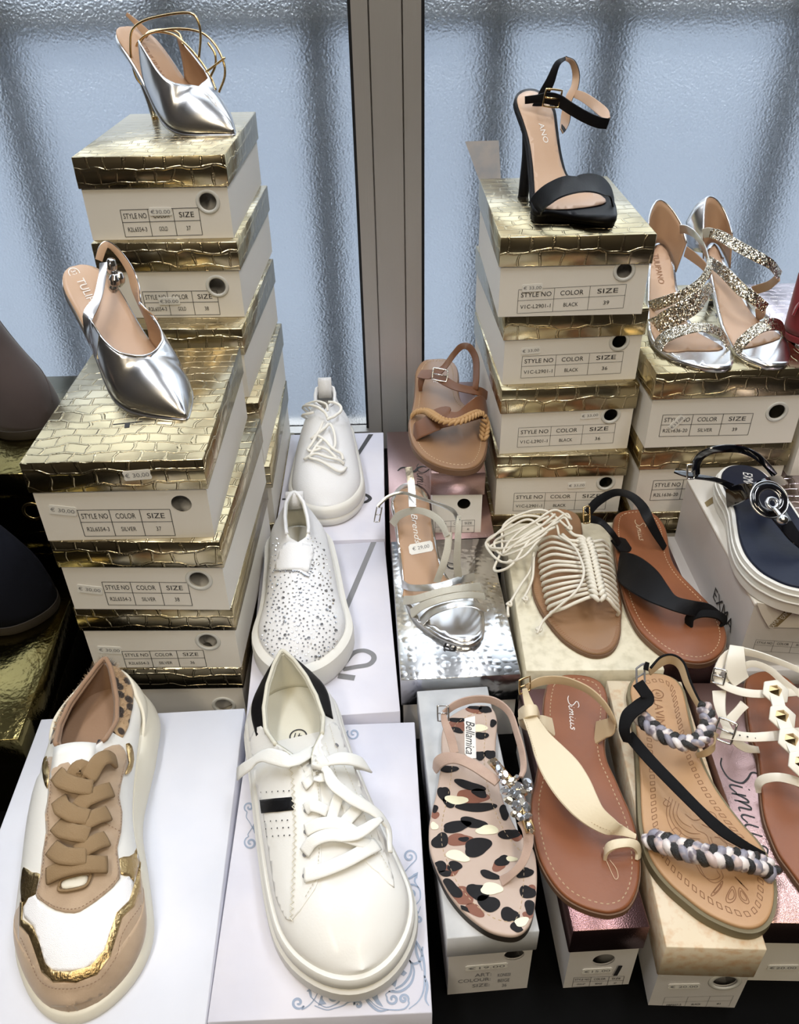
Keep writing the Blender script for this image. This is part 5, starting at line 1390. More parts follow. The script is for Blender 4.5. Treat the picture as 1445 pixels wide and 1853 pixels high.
brd.strap('side_strap', [(205, 200, .050), (240, 245, .046), (270, 290, .042), (245, 335, .040), (185, 375, .036), (150, 430, .030), (160, 500, .018)], [(182, 250, .048), (205, 285, .044), (212, 312, .040), (165, 332, .036), (115, 385, .032), (108, 460, .022), (130, 515, .010)], 'blacksuede', 0.0024)
brd.strap('diagonal_strap', [(165, 455, .012), (260, 568, .022), (380, 690, .028), (500, 812, .030), (600, 900, .028), (700, 975, .020), (800, 1034, .003)], [(140, 500, .008), (238, 612, .020), (352, 732, .026), (472, 852, .028), (572, 946, .026), (680, 1012, .018), (790, 1066, .001)], 'blacksuede', 0.0026)
braid(brd.root, [brd.p(q) for q in [(195, 385, .024), (255, 440, .028), (330, 490, .030), (420, 520, .032), (485, 502, .032), (520, 450, .032), (524, 390, .034), (500, 335, .036)]], 0.016, [M['satinwhite'], M['satingrey'], M['blackglit']], 5.0)
braid(brd.root, [brd.p(q) for q in [(252, 984, .002), (285, 987, .008), (350, 1008, .014), (440, 1036, .018), (540, 1058, .020), (640, 1072, .018), (740, 1092, .011), (800, 1112, .004), (826, 1140, .0)]], 0.019, [M['satinwhite'], M['satingrey'], M['blackglit']], 6.0)
brd.strap('strap_end', [(472, 560, .006), (520, 545, .016), (560, 510, .022), (562, 440, .028)], [(478, 585, .002), (515, 575, .010), (550, 545, .016), (566, 490, .022)], 'creamback', 0.002)
b0 = brd.p((207, 190, .052)); buckle(brd.root, b0, Vector((0.5, 0.3, 0.1)).normalized(), Vector((0, 0.6, 0.8)), 0.010, 0.018, 0.001, M['inkgrey'])
brd.strap('strap_tip', [(222, 160, .058), (232, 125, .062)], [(240, 170, .054), (248, 130, .060)], 'blacksuede', 0.002, n=3)
# ---------------------------------------------------------------- white sandal with gold gems
gem = Flat('flat_sandal', 'brown flat sandal with white straps and gold gem plates at the right edge', zb,
    [(735, 185), (800, 168), (880, 185), (940, 230), (985, 310), (1015, 420), (1050, 540), (1110, 660), (1180, 780), (1250, 900), (1300, 1020), (1320, 1140), (1300, 1240), (1240, 1310), (1150, 1330), (1060, 1280), (980, 1190), (920, 1110), (870, 1040), (830, 950), (800, 860), (786, 760), (780, 650), (768, 560), (738, 480), (722, 400), (712, 300), (708, 225)],
    ZW, 0.010, 'brownfoot', 'brownsole')
gem.strap('heel_tab', [(632, 40, .062), (618, 110, .056), (612, 180, .046), (650, 240, .036)], [(700, 62, .062), (706, 110, .056), (712, 160, .048), (724, 200, .040)], 'whitestrap', 0.0024)
gem.strap('ankle_strap', [(565, 160, .044), (600, 90, .054), (660, 55, .060), (740, 68, .060), (850, 105, .056), (962, 150, .050), (1080, 200, .044)], [(572, 195, .040), (606, 130, .048), (662, 96, .052), (740, 100, .052), (850, 132, .050), (962, 178, .045), (1080, 232, .040)], 'whitestrap', 0.0022)
gem.strap('ankle_strap', [(600, 200, .040), (660, 150, .046), (740, 118, .050), (830, 150, .048), (900, 210, .042), (980, 270, .034)], [(608, 235, .036), (670, 185, .040), (740, 150, .044), (815, 178, .042), (880, 235, .036), (960, 295, .030)], 'whitestrap', 0.0022)
gem.strap('cross_strap', [(560, 165, .044), (580, 205, .040), (650, 240, .038), (740, 258, .038), (860, 258, .036), (962, 252, .034), (1040, 260, .028)], [(565, 205, .038), (590, 245, .036), (660, 280, .034), (750, 298, .034), (860, 296, .032), (962, 288, .030), (1040, 292, .024)], 'whitestrap', 0.0024)
gem.strap('cross_strap', [(590, 430, .020), (640, 450, .024), (720, 462, .028), (800, 460, .030), (880, 452, .030), (960, 440, .028), (1050, 440, .022)], [(600, 490, .016), (650, 500, .020), (730, 508, .024), (800, 506, .026), (880, 500, .026), (960, 484, .024), (1050, 480, .018)], 'whitestrap', 0.0024)
gem.strap('side_strap', [(548, 260, .026), (556, 330, .022), (590, 420, .016), (640, 510, .010), (700, 555, .005), (772, 562, .001)], [(615, 270, .030), (612, 330, .026), (620, 400, .022), (662, 470, .016), (710, 515, .010), (766, 530, .003)], 'whitestrap', 0.0024)
gem.strap('side_strap', [(605, 398, .018), (650, 350, .022), (690, 305, .026)], [(650, 425, .014), (685, 380, .018), (714, 350, .022)], 'whitestrap', 0.0024)
gem.strap('toe_strap', [(756, 745, .0), (756, 690, .010), (790, 662, .018), (860, 654, .024), (940, 670, .026), (1030, 710, .022), (1120, 760, .010), (1160, 800, 0)], [(782, 748, .0), (784, 726, .008), (806, 706, .014), (866, 698, .020), (940, 716, .022), (1025, 752, .018), (1105, 800, .008), (1145, 836, 0)], 'whitestrap', 0.0026)
plates = [(848, 272), (880, 392), (925, 505), (975, 615)]
for i, (x, y) in enumerate(plates):
    c = gem.p((x, y, .040)); n = Vector((0.05, -0.35, 1)).normalized(); e = Vector((1, 0.15, 0)); v, f = gem_geo(c, n, 0.0135, 0.0014, e, 6); 
    v = v[:6] + [p + n * 0.0022 for p in v[:6]]; f = [(k, (k + 1) % 6, 6 + (k + 1) % 6, 6 + k) for k in range(6)] + [list(range(6, 12)), list(range(6))[::-1]]
    pl = mesh('gem_plate', v, f, M['whitestrap'], gem.root); soft(pl, 0.0006, 1)
    c2 = c + n * 0.0024
    g = (Vector((1, 0.15, 0)) - n * Vector((1, 0.15, 0)).dot(n)).normalized(); h_ = n.cross(g)
    ap = c2 + n * 0.0055; bs_ = [c2 + (g * a + h_ * b) * 0.0068 for a, b in ((-1, 0.2), (-.55, .95), (.55, .95), (1, .2), (0, -1.15))]
    mesh('gold_gem', bs_ + [ap], [(k, (k + 1) % 5, 5) for k in range(5)], M['goldmetal'], gem.root)
    if i:
        a, b = gem.p((*plates[i - 1], .041)), c
        gem_l = MB(); sd = Vector((1, 0, 0)) * 0.006
        gem_l.add([a - sd, a + sd, b + sd, b - sd], [(0, 1, 2, 3)]); solid(gem_l.build('plate_link', M['whitestrap'], gem.root), 0.002, 0)
b0 = gem.p((610, 455, .024)); buckle(gem.root, b0, Vector((0.8, -0.5, 0)).normalized(), Vector((0.3, 0.5, 0.8)).normalized(), 0.016, 0.020, 0.0012, M['steel'])
b0 = gem.p((580, 195, .044)); buckle(gem.root, b0, Vector((0.8, -0.4, 0.1)).normalized(), Vector((0.2, 0.5, 0.8)).normalized(), 0.011, 0.014, 0.001, M['steel'])
mb = MB()
for x in (645, 680, 717, 755):
    v, f = gem_geo(gem.p((x, 470 + (x - 645) * 0.17, .0275)), Vector((0, -0.3, 1)), 0.0009, 0.0003, seg=6); mb.add(v, f)
mb.build('strap_holes', M['ink'], gem.root)['kind'] = 'stuff'
# ---------------------------------------------------------------- black toe-loop sandal
btl = Flat('flat_sandal', 'brown flat sandal with broad black strap and black toe loop', zd,
    [(655, 160), (730, 155), (792, 178), (830, 222), (846, 275), (852, 330), (868, 385), (905, 445), (962, 505), (1022, 565), (1070, 622), (1103, 680), (1114, 735), (1100, 788), (1060, 828), (1000, 846), (930, 838), (850, 808), (782, 760), (722, 700), (682, 630), (652, 550), (632, 460), (616, 380), (606, 300), (602, 230), (615, 180)],
    ZW, 0.011, 'brownfoot', 'brownsole', stitch='stitch', stitch_in=0.0065)
btl.strap('heel_strap', [(470, 160, .046), (515, 105, .052), (600, 63, .056), (680, 74, .054), (742, 120, .050), (775, 180, .044), (806, 245, .028), (842, 318, .004)], [(500, 182, .040), (545, 134, .045), (612, 96, .048), (668, 106, .047), (714, 152, .044), (746, 214, .038), (782, 278, .022), (828, 342, .001)], 'blackleather', 0.0024)
btl.strap('side_strap', [(478, 205, .042), (530, 215, .036), (580, 262, .030), (618, 318, .012)], [(505, 190, .042), (560, 210, .036), (606, 258, .030), (638, 308, .012)], 'blackleather', 0.0024)
btl.strap('anchor_tab', [(606, 298, .012), (640, 288, .008), (670, 296, .001)], [(614, 346, .010), (640, 345, .006), (672, 338, .001)], 'blackleather', 0.0024)
btl.strap('leaf_strap', [(628, 350, .010), (680, 368, .020), (760, 418, .030), (832, 490, .034), (900, 558, .031), (980, 590, .026), (1050, 602, .019), (1096, 628, .012)], [(636, 405, .004), (656, 470, .013), (696, 530, .022), (760, 576, .026), (840, 602, .027), (920, 616, .024), (1000, 622, .018), (1070, 640, .010)], 'blackleather', 0.0028)
btl.strap('toe_loop', [(928, 668, .0), (936, 632, .012), (1000, 614, .020), (1070, 618, .017), (1112, 640, .008), (1114, 668, 0)], [(960, 694, .0), (968, 660, .010), (1010, 646, .017), (1066, 652, .014), (1092, 672, .006), (1086, 692, 0)], 'blacksuede', 0.0034)
script(btl, 'stamped_lettering', (722, 248), (735, 300), 0.0125, 'stitch', 0.044)
b0 = btl.p((480, 180, .048)); buckle(btl.root, b0, Vector((1, 0.2, 0)).normalized(), Vector((0, 0.6, 0.8)), 0.008, 0.020, 0.0011, M['goldmetal'])
# ---------------------------------------------------------------- white cord sandal
crd = Flat('flat_sandal', 'tan flat sandal with a fan of off-white cords and a tangled cord lace', zd,
    [(300, 157), (380, 153), (440, 180), (456, 235), (462, 300), (490, 340), (560, 360), (600, 420), (625, 500), (636, 580), (634, 660), (630, 722), (608, 772), (570, 801), (510, 807), (440, 780), (370, 730), (310, 660), (262, 582), (238, 510), (240, 420), (256, 350), (272, 280), (282, 205)],
    ZW, 0.009, 'tanfoot', 'brownsole')
mb = MB(); ri = ring_offset(crd.ol, -0.0006); rj = ring_offset(crd.ol, -0.005)
for k in range(0, len(crd.ol), 1):
    for fr in (0.0, 0.5):
        a = ri[k].lerp(ri[(k + 1) % len(ri)], fr); b = rj[k].lerp(rj[(k + 1) % len(rj)], fr)
        q = proj(a)
        if q[1] > 1060:
            t = (b - a).normalized().cross(Vector((0, 0, 1))) * 0.0004; z_ = Vector((0, 0, crd.z + 0.0002 - a.z))
            mb.add([a - t + z_, b - t + z_, b + t + z_, a + t + z_], [(0, 1, 2, 3)])
mb.build('edge_stitching', M['brownprint'], crd.root)['kind'] = 'stuff'
NC = 13
for i in range(NC):
    t = i / (NC - 1); r = 0.00215
    lx, ly = 262 + 52 * t ** 2, 315 + 322 * t; cx_, cy_ = 470 + 55 * t, 318 + 232 * t
    j = random.uniform(-4, 4)
    crd.tube('cord', [(lx, ly, .0015), (lx + 8, ly - 14, .012), (lx + 60, ly - 34 + j, .024), (lx + 120, (ly + cy_) / 2 - 18 + j, .029), (cx_ - 30, cy_ + 4, .031), (cx_, cy_, .031)], r, 'cordmat')
    rx, ry = 572 + 52 * t ** 0.7, 322 + 300 * t
    crd.tube('cord', [(cx_ + 14, cy_ - 8, .031), (cx_ + 55, (cy_ + ry) / 2 - 20, .029), (rx - 18, ry - 24, .020), (rx + 2, ry - 2, .010), (rx - 4, ry + 14, .001)], r, 'cordmat')
plait(crd.root, [crd.p(q) for q in [(468, 296, .032), (485, 340, .034), (500, 400, .035), (515, 470, .035), (528, 530, .034), (536, 572, .030)]], 0.020, M['cordmat'], 17, 'woven_ridge')
random.seed(21)
tang = [[(360, 268, .030), (330, 215, .040), (240, 180, .044), (150, 200, .036), (60, 280, .020), (30, 320, .010), (90, 400, .012), (180, 380, .030), (270, 300, .036), (360, 190, .040), (400, 230, .036)],
        [(400, 240, .034), (300, 170, .046), (200, 170, .044), (110, 220, .030), (100, 330, .014), (60, 430, .006), (140, 410, .020), (230, 300, .036), (330, 240, .040)],
        [(350, 200, .040), (250, 230, .042), (150, 290, .030), (80, 300, .016), (50, 330, .010), (150, 330, .028), (260, 260, .040), (380, 180, .042), (412, 205, .036)],
        [(402, 202, .038), (340, 165, .048), (230, 210, .044), (140, 260, .034), (60, 300, .014), (100, 360, .014), (190, 330, .032), (300, 270, .040)],
        [(310, 180, .046), (200, 240, .040), (130, 310, .026), (110, 350, .018), (170, 300, .034), (280, 220, .044), (330, 170, .046)],
        [(300, 250, .038), (210, 200, .044), (120, 240, .032), (30, 300, .012), (70, 350, .010), (200, 290, .036), (350, 210, .042)]]
for pts in tang:
    crd.tube('lace_cord', [(x + random.uniform(-8, 8), y + random.uniform(-8, 8), max(h, 0.004)) for x, y, h in pts], 0.0016, 'cordmat', n=7)
crd.tube('lace_cord', [(240, 350, .020), (225, 430, .008), (180, 500, .004), (135, 575, .001), (122, 600, .001), (124, 642, 0)], 0.0016, 'cordmat')
crd.tube('lace_cord', [(240, 370, .020), (235, 460, .008), (215, 520, .004), (195, 560, .003), (205, 578, .003)], 0.0016, 'cordmat')
crd.tube('lace_cord', [(355, 275, .034), (420, 320, .038), (460, 400, .042), (465, 460, .042), (430, 530, .040), (350, 600, .026), (285, 660, .010), (255, 720, .003)], 0.0016, 'cordmat')
crd.tube('lace_cord', [(385, 235, .030), (420, 270, .034), (460, 280, .034), (475, 300, .033)], 0.0022, 'cordmat')
crd.tube('lace_cord', [(370, 270, .030), (400, 295, .034), (440, 300, .034), (465, 310, .033)], 0.0022, 'cordmat')
for q in ((128, 585, .003), (200, 562, .005), (262, 700, .004), (130, 395, .014), (402, 240, .036)):
    mb = MB(); c = crd.p(q); pts = [c + Vector((math.cos(a) * 0.0026, math.sin(a) * 0.0026, math.sin(2 * a) * 0.0012)) for a in [2 * math.pi * k / 12 for k in range(12)]]
    tube_to(mb, pts, 0.0016, 7, True); mb.build('cord_knot', M['cordmat'], crd.root, smooth=True)
# ---------------------------------------------------------------- brown braided sandal on the small rose box
tan = Flat('flat_sandal', 'brown leather sandal with straw plait and buckled ankle strap, by the window post', ze,
    [(240, 148), (295, 138), (352, 138), (400, 162), (418, 220), (416, 290), (432, 350), (480, 390), (540, 425), (560, 480), (563, 550), (550, 620), (520, 668), (470, 690), (400, 692), (320, 675), (250, 640), (200, 590), (175, 530), (168, 460), (184, 400), (195, 340), (200, 270), (206, 195)],
    0.196, 0.012, 'tanfoot', 'brownsole', stitch='stitch', stitch_in=0.0075)
tan.strap('cross_strap', [(182, 490, .001), (200, 466, .010), (250, 430, .020), (305, 392, .028), (350, 412, .031), (430, 404, .033), (500, 366, .032), (548, 342, .026), (562, 380, .012)], [(206, 552, .0), (232, 534, .008), (290, 512, .016), (345, 492, .022), (390, 478, .025), (445, 466, .027), (505, 440, .026), (545, 418, .020), (560, 430, .008)], 'tanleather', 0.0026)
plait(tan.root, [tan.p(q) for q in [(188, 432, .002), (215, 412, .010), (260, 412, .018), (300, 436, .032), (350, 462, .035), (420, 462, .036), (490, 430, .036), (530, 420, .030), (550, 455, .020), (553, 500, .010), (546, 548, .001)]], 0.0135, M['jute'], 34, 'straw_plait')
tan.strap('ankle_strap', [(222, 198, .026), (285, 196, .034), (335, 172, .042), (385, 105, .058), (432, 60, .066), (485, 66, .066), (520, 130, .058), (524, 220, .046), (518, 288, .034), (505, 318, .020)], [(220, 232, .022), (290, 236, .030), (352, 196, .038), (402, 130, .052), (438, 92, .059), (468, 98, .058), (492, 150, .050), (494, 230, .040), (490, 296, .030), (486, 320, .018)], 'tanleather', 0.0022)
tan.strap('buckle_strap', [(298, 196, .038), (340, 222, .038), (400, 258, .036), (460, 275, .034), (530, 284, .031), (568, 306, .022)], [(292, 232, .032), (330, 262, .032), (395, 296, .030), (455, 312, .028), (520, 326, .026), (556, 346, .016)], 'tanleather', 0.0024)
tan.strap('anchor_tab', [(216, 230, .022), (214, 262, .012), (216, 302, .001)], [(250, 236, .022), (240, 262, .014), (234, 300, .001)], 'tanleather', 0.0024)
b0 = tan.p((325, 220, .042)); buckle(tan.root, b0, Vector((1, -0.25, -0.1)).normalized(), Vector((0.15, 0.6, 0.75)).normalized(), 0.020, 0.016, 0.0012, M['steel'])
tan.text('stamped_lettering', 'O  ANE', (300, 222), (304, 262), 0.006, 'whiteprint', shear=0.3, wid=0.05)
# ---------------------------------------------------------------- navy wedge sandal
nvy = Flat('wedge_sandal', 'navy wedge sandal with patent straps and round metal ornament', zf,
    [(445, 370), (450, 310), (500, 268), (580, 254), (660, 264), (740, 298), (800, 350), (860, 410), (930, 500), (1010, 620), (1100, 760), (1190, 900), (1250, 1030), (1260, 1120), (1220, 1180), (1140, 1200), (1030, 1182), (940, 1160), (850, 1122), (740, 1056), (640, 948), (586, 830), (562, 700), (548, 600), (520, 520), (475, 445)],
    0.1708, 0.034, 'navyfoot', 'wrubber', sole_out=0.004)
mb = MB(); r1 = ring_offset(nvy.ol, 0.0055)
for k in range(2):
    tube_to(mb, [Vector((p.x, p.y, nvy.z - 0.009 - 0.010 * k)) for p in r1], 0.0012, 6, True)
mb.build('sole_welt', M['wrubber'], nvy.root, smooth=True)
nvy.strap('front_band', [(452, 470, .0), (530, 440, .014), (620, 418, .028), (720, 386, .036), (810, 352, .034), (880, 345, .020), (905, 360, .004)], [(520, 556, .0), (590, 530, .014), (670, 500, .027), (760, 455, .034), (850, 425, .030), (925, 412, .014), (945, 405, .001)], 'patent', 0.003)
nvy.strap('heel_strap', [(232, 335, .034), (222, 255, .050), (265, 172, .066), (365, 125, .075), (480, 108, .078), (600, 118, .076), (720, 168, .066), (800, 238, .052), (866, 320, .030)], [(272, 335, .032), (274, 262, .046), (310, 204, .057), (390, 166, .065), (490, 158, .067), (590, 165, .066), (682, 204, .058), (760, 272, .046), (822, 345, .026)], 'patent', 0.0026)
nvy.strap('buckle_strap', [(78, 283, .034), (150, 300, .034), (230, 325, .032), (330, 342, .030), (430, 362, .026), (540, 405, .018)], [(95, 318, .034), (160, 345, .032), (230, 362, .030), (330, 375, .028), (420, 400, .022), (500, 450, .012)], 'patent', 0.0024)
nvy.strap('toe_thong', [(800, 640, .032), (880, 740, .026), (950, 820, .020), (1032, 885, .012), (1090, 925, .002)], [(935, 615, .032), (985, 700, .027), (1035, 775, .020), (1090, 850, .012), (1130, 900, .002)], 'patent', 0.0026)
def ring(name, c, n, R0, r, mat, par, flat=1.0, seg=36):
    n = n.normalized(); e = (Vector((1, 0, 0)) - n * n.x).normalized(); g = n.cross(e); mb = MB()
    path = [c + e * (R0 * math.cos(2 * math.pi * k / seg)) + g * (R0 * math.sin(2 * math.pi * k / seg)) for k in range(seg)]
    secs = []
    for p in path:
        o = (p - c).normalized(); secs.append([o * (r * math.cos(a)) + n * (r * flat * math.sin(a)) for a in [2 * math.pi * k / 8 for k in range(8)]])
    sweep(mb, path, secs, True); return mb.build(name, mat, par, smooth=True)
oc = nvy.p((806, 522, .044)); on_ = Vector((0.05, -0.62, 0.8))
ring('black_ring', oc, on_, 0.0155, 0.0045, M['patent'], nvy.root, 0.5)
ring('ornament_rim', oc, on_, 0.0205, 0.0011, M['steel'], nvy.root)
ring('ornament_rim', oc, on_, 0.0118, 0.0011, M['steel'], nvy.root)
oc2 = nvy.p((828, 552, .046)); ring('crystal_ring', oc2, on_, 0.0055, 0.0024, M['stone'], nvy.root)
nvy.tube('pendant_stem', [(840, 590, .047), (870, 620, .047), (890, 650, .046)], 0.0022, 'steel')
mb = MB(); c = nvy.p((905, 676, .045)); bm = bmesh.new(); bmesh.ops.create_icosphere(bm, subdivisions=2, radius=0.006)
for v in bm.verts: v.co += c
bm_obj('pendant_ball', bm, M['steel'], nvy.root, smooth=True)
b0 = nvy.p((208, 310, .040)); buckle(nvy.root, b0, Vector((1, 0, 0)), Vector((0, 0.5, 0.85)), 0.008, 0.016, 0.0011, M['steel'])
nvy.text('stamped_lettering', 'EXMA', (645, 365), (650, 420), 0.011, 'whiteprint', shear=0.2, wid=0.028)
# ================================================================ heeled shoes
M['heeltip'] = mk('black_heel_tip', (0.01, 0.01, 0.01), 0.5)
M['silverstrap'] = mk('silver_strap', (0.74, 0.74, 0.72), 0.30, 1.0, bump=(120, 0.0005, 2))
M['mesh'] = mk('silver_gauze', (0.60, 0.58, 0.50), 0.55, 0.5, bump=(1500, 0.0006, 1))
def sparkle():
    m, nt, b = newmat('gold_silver_glitter'); L = nt.links
    b.inputs['Metallic'].default_value = 1.0; b.inputs['Roughness'].default_value = 0.18
    tc = node(nt, 'ShaderNodeTexCoord'); vo = node(nt, 'ShaderNodeTexVoronoi', Scale=950.0)
    L.new(tc.outputs['Object'], vo.inputs['Vector'])
    mx = node(nt, 'ShaderNodeMix', data_type='RGBA'); mx.inputs[6].default_value = (0.30, 0.24, 0.15, 1); mx.inputs[7].default_value = (0.95, 0.90, 0.78, 1)
    sp = node(nt, 'ShaderNodeSeparateColor'); L.new(vo.outputs['Color'], sp.inputs[0]); L.new(sp.outputs[0], mx.inputs[0]); L.new(mx.outputs[2], b.inputs['Base Color'])
    sub = node(nt, 'ShaderNodeVectorMath', operation='SUBTRACT'); sub.inputs[1].default_value = (0.5, 0.5, 0.5)
    L.new(vo.outputs['Color'], sub.inputs[0]); sc = node(nt, 'ShaderNodeVectorMath', operation='SCALE'); sc.inputs['Scale'].default_value = 1.3
    L.new(sub.outputs[0], sc.inputs[0]); ge = node(nt, 'ShaderNodeNewGeometry'); ad = node(nt, 'ShaderNodeVectorMath', operation='ADD')
    L.new(sc.outputs[0], ad.inputs[0]); L.new(ge.outputs['Normal'], ad.inputs[1]); no = node(nt, 'ShaderNodeVectorMath', operation='NORMALIZE')
    L.new(ad.outputs[0], no.inputs[0]); L.new(no.outputs[0], b.inputs['Normal'])
    return m
M['sparkle'] = sparkle()
class Surf:
    """footbed of a heeled shoe: level across, rising along its length"""
    def __init__(s, toe, ztoe, heel, zheel, prof):
        a, b = P(*toe, ztoe), P(*heel, zheel); s.o = Vector((a.x, a.y, 0)); d = Vector((b.x - a.x, b.y - a.y, 0)); s.L = d.length; s.d = d / s.L; s.prof = prof
    def t(s, p): return (Vector((p.x, p.y, 0)) - s.o).dot(s.d) / s.L
    def z(s, p): return key(s.prof, s.t(p))
    def on(s, px, py, off=0.0, fallz=None):
        d = ray(px, py); k0 = 0.25; k = k0
        while k < 2.2:
            p = CAM + d * k
            if p.z < s.z(p) + off: break
            k += 0.004
        lo, hi = k - 0.004, k
        for _ in range(18):
            m = (lo + hi) / 2; p = CAM + d * m
            if p.z < s.z(p) + off: hi = m
            else: lo = m
        return CAM + d * hi
    def normal(s, px, py): return Vector((0, 0, 1))
    def at(s, t, x, off=0.0):
        b = Vector((s.d.y, -s.d.x, 0)); p = s.o + s.d * (t * s.L) + b * x; return Vector((p.x, p.y, key(s.prof, t) + off))
def pts_on(sf, rd, lst): return [sf.on(*rd(q[:2]), q[2]) for q in lst]
def pts_y(rd, lst): return [PY(*rd(q[:2]), q[2]) for q in lst]
def stiletto(root, top, tip, rs, mat, tipmat, name='heel', sx=1.0):
    n = 9; path = [top.lerp(tip, i / (n - 1)) for i in range(n)]; mb = MB()
    path[0] = path[0] + Vector((0, 0, 0.002))
    tube_to(mb, path, [key([(k / (len(rs) - 1), r) for k, r in enumerate(rs)], i / (n - 1)) for i in range(n)], 12)
    o = mb.build(name, mat, root, smooth=True)
    mb = MB(); tube_to(mb, [tip + Vector((0, 0, 0.003)), tip], rs[-1] * 1.05, 12); mb.build('heel_tip', tipmat, root)
    return o
def sheet(name, A, B, mats, root, n=6, m=6, bulge=0.0, thick=0.0016):
    a, b = cr(A, n), cr(B, n); v = []; f = []
    for p, q in zip(a, b):
        v += [p.lerp(q, j / m) for j in range(m + 1)]
    for i in range(len(a) - 1):
        for j in range(m): f.append((i * (m + 1) + j, (i + 1) * (m + 1) + j, (i + 1) * (m + 1) + j + 1, i * (m + 1) + j + 1))
    o = mesh(name, v, f, None, root, smooth=True, mats=mats); solid(o, thick, 0, 1 if len(mats) > 1 else 0); return o
# ---------------------------------------------------------------- silver strappy sandal
sl = thing('heeled_sandal', 'silver strappy heeled sandal on the silver embossed box', 'sandal', (0.045, 0.75, ZW))
sf = Surf((833, 1164), 0.112, (752, 880), 0.176, [(0, 0.112), (0.28, 0.1125), (0.5, 0.128), (0.75, 0.155), (1, 0.174), (1.1, 0.178)])
ol = [(150, 785), (205, 776), (250, 800), (276, 850), (286, 930), (296, 1010), (311, 1090), (331, 1180), (365, 1250), (425, 1290), (490, 1332), (538, 1400), (552, 1470), (548, 1530), (520, 1573), (460, 1590), (390, 1578), (310, 1545), (240, 1498), (186, 1446), (152, 1375), (136, 1290), (121, 1170), (106, 1050), (91, 940), (77, 862), (97, 808)]
patch('sole', sf, [ze(q) for q in ol], M['silver'], sl, off=-0.001, thick=0.008, step=9, smooth_n=3)
ci = (250, 1200)
def inset(ol, k=0.9):
    cx, cy = sum(q[0] for q in ol) / len(ol), sum(q[1] for q in ol) / len(ol); n = len(ol); out = []
    for i in range(n):
        t = Vector((ol[(i + 1) % n][0] - ol[i - 1][0], ol[(i + 1) % n][1] - ol[i - 1][1])); nn = Vector((t.y, -t.x)).normalized()
        if nn.dot(Vector((ol[i][0] - cx, ol[i][1] - cy))) < 0: nn = -nn
        out.append((ol[i][0] - nn.x * k, ol[i][1] - nn.y * k))
    return out
ins = inset(ol, 10)
patch('insole', sf, [ze(q) for q in [q for q in ins if q[1] < 1385] + [(150, 1365)][:0]], M['tanin'], sl, off=0.0006, thick=0.0012, step=9, smooth_n=2)
patch('toe_pad', sf, [ze(q) for q in [(240, 1440), (330, 1400), (430, 1375), (520, 1390), (540, 1450), (536, 1525), (510, 1560), (455, 1574), (392, 1562), (318, 1530), (262, 1490)]], M['silver'], sl, off=0.0004, thick=0.0012, step=9)
for A_, B_, mt in [
    ([(132, 1265, 0), (180, 1286, .016), (300, 1280, .030), (420, 1246, .030), (497, 1226, .014)], [(140, 1302, 0), (190, 1318, .014), (310, 1312, .028), (420, 1280, .028), (498, 1262, .012)], 'silverstrap'),
    ([(138, 1345, 0), (200, 1340, .016), (330, 1302, .030), (450, 1284, .028), (530, 1276, .012)], [(145, 1386, 0), (210, 1378, .014), (340, 1338, .028), (450, 1320, .026), (528, 1314, .010)], 'mesh'),
    ([(172, 1412, 0), (230, 1376, .016), (340, 1340, .028), (460, 1322, .026), (546, 1328, .010)], [(186, 1452, 0), (250, 1408, .014), (350, 1372, .026), (460, 1354, .024), (552, 1362, .006)], 'mesh'),
    ([(226, 1452, 0), (280, 1404, .014), (380, 1374, .024), (480, 1368, .022), (560, 1396, .006)], [(236, 1494, 0), (292, 1442, .012), (390, 1406, .022), (480, 1398, .020), (562, 1430, .001)], 'silverstrap')]:
    strap('toe_strap', pts_on(sf, ze, A_), pts_on(sf, ze, B_), 0.0022, M[mt], sl)
for nm, A_, B_, mt in [
    ('t_strap', [(290, 1275, .028), (320, 1190, .046), (345, 1100, .060), (352, 1020, .070)], [(325, 1272, .028), (358, 1190, .046), (382, 1100, .060), (388, 1020, .070)], 'mesh'),
    ('t_strap', [(400, 1255, .028), (392, 1170, .050), (398, 1080, .070), (402, 1000, .084), (412, 940, .092)], [(438, 1250, .028), (430, 1170, .050), (432, 1080, .070), (434, 1000, .084), (432, 930, .092)], 'mesh'),
    ('instep_strap', [(75, 960, .020), (110, 915, .036), (200, 892, .056), (290, 915, .068), (345, 965, .074), (372, 1030, .072)], [(92, 998, .014), (130, 950, .032), (205, 925, .052), (280, 950, .064), (325, 995, .068), (350, 1050, .066)], 'mesh'),
    ('ankle_strap', [(5, 880, .050), (60, 830, .056), (140, 812, .062), (230, 840, .074), (330, 872, .086), (400, 905, .094), (430, 960, .090)], [(12, 895, .048), (66, 846, .054), (140, 828, .060), (230, 856, .072), (325, 890, .082), (385, 920, .090), (408, 965, .086)], 'silverstrap'),
    ('heel_strap', [(146, 690, .075), (160, 780, .062), (166, 890, .058)], [(184, 686, .075), (198, 780, .062), (204, 890, .058)], 'silverstrap'),
    ('heel_loop', [(80, 850, .004), (110, 795, .020), (160, 770, .030), (215, 790, .026), (262, 840, .006)], [(84, 866, .002), (116, 812, .016), (160, 788, .024), (212, 806, .020), (256, 856, .004)], 'silverstrap')]:
    strap(nm, pts_on(sf, ze, A_), pts_on(sf, ze, B_), 0.0018, M[mt], sl)
stiletto(sl, sf.at(0.92, 0, -0.014), Vector((0.028, 0.832, ZW)), [0.014, 0.008, 0.0055, 0.005], M['silver'], M['heeltip'])
c = sf.on(*ze((10, 930)), .040); buckle(sl, c, Vector((1, 0, 0)), Vector((0.2, 0.3, 0.9)).normalized(), 0.006, 0.018, 0.0009, M['steel'])
c = sf.on(*ze((228, 1098)), 0.0012); mb = MB(); e1 = (sf.on(*ze((270, 1090)), 0.0012) - c).normalized(); e2 = (sf.on(*ze((222, 1060)), 0.0012) - c).normalized()
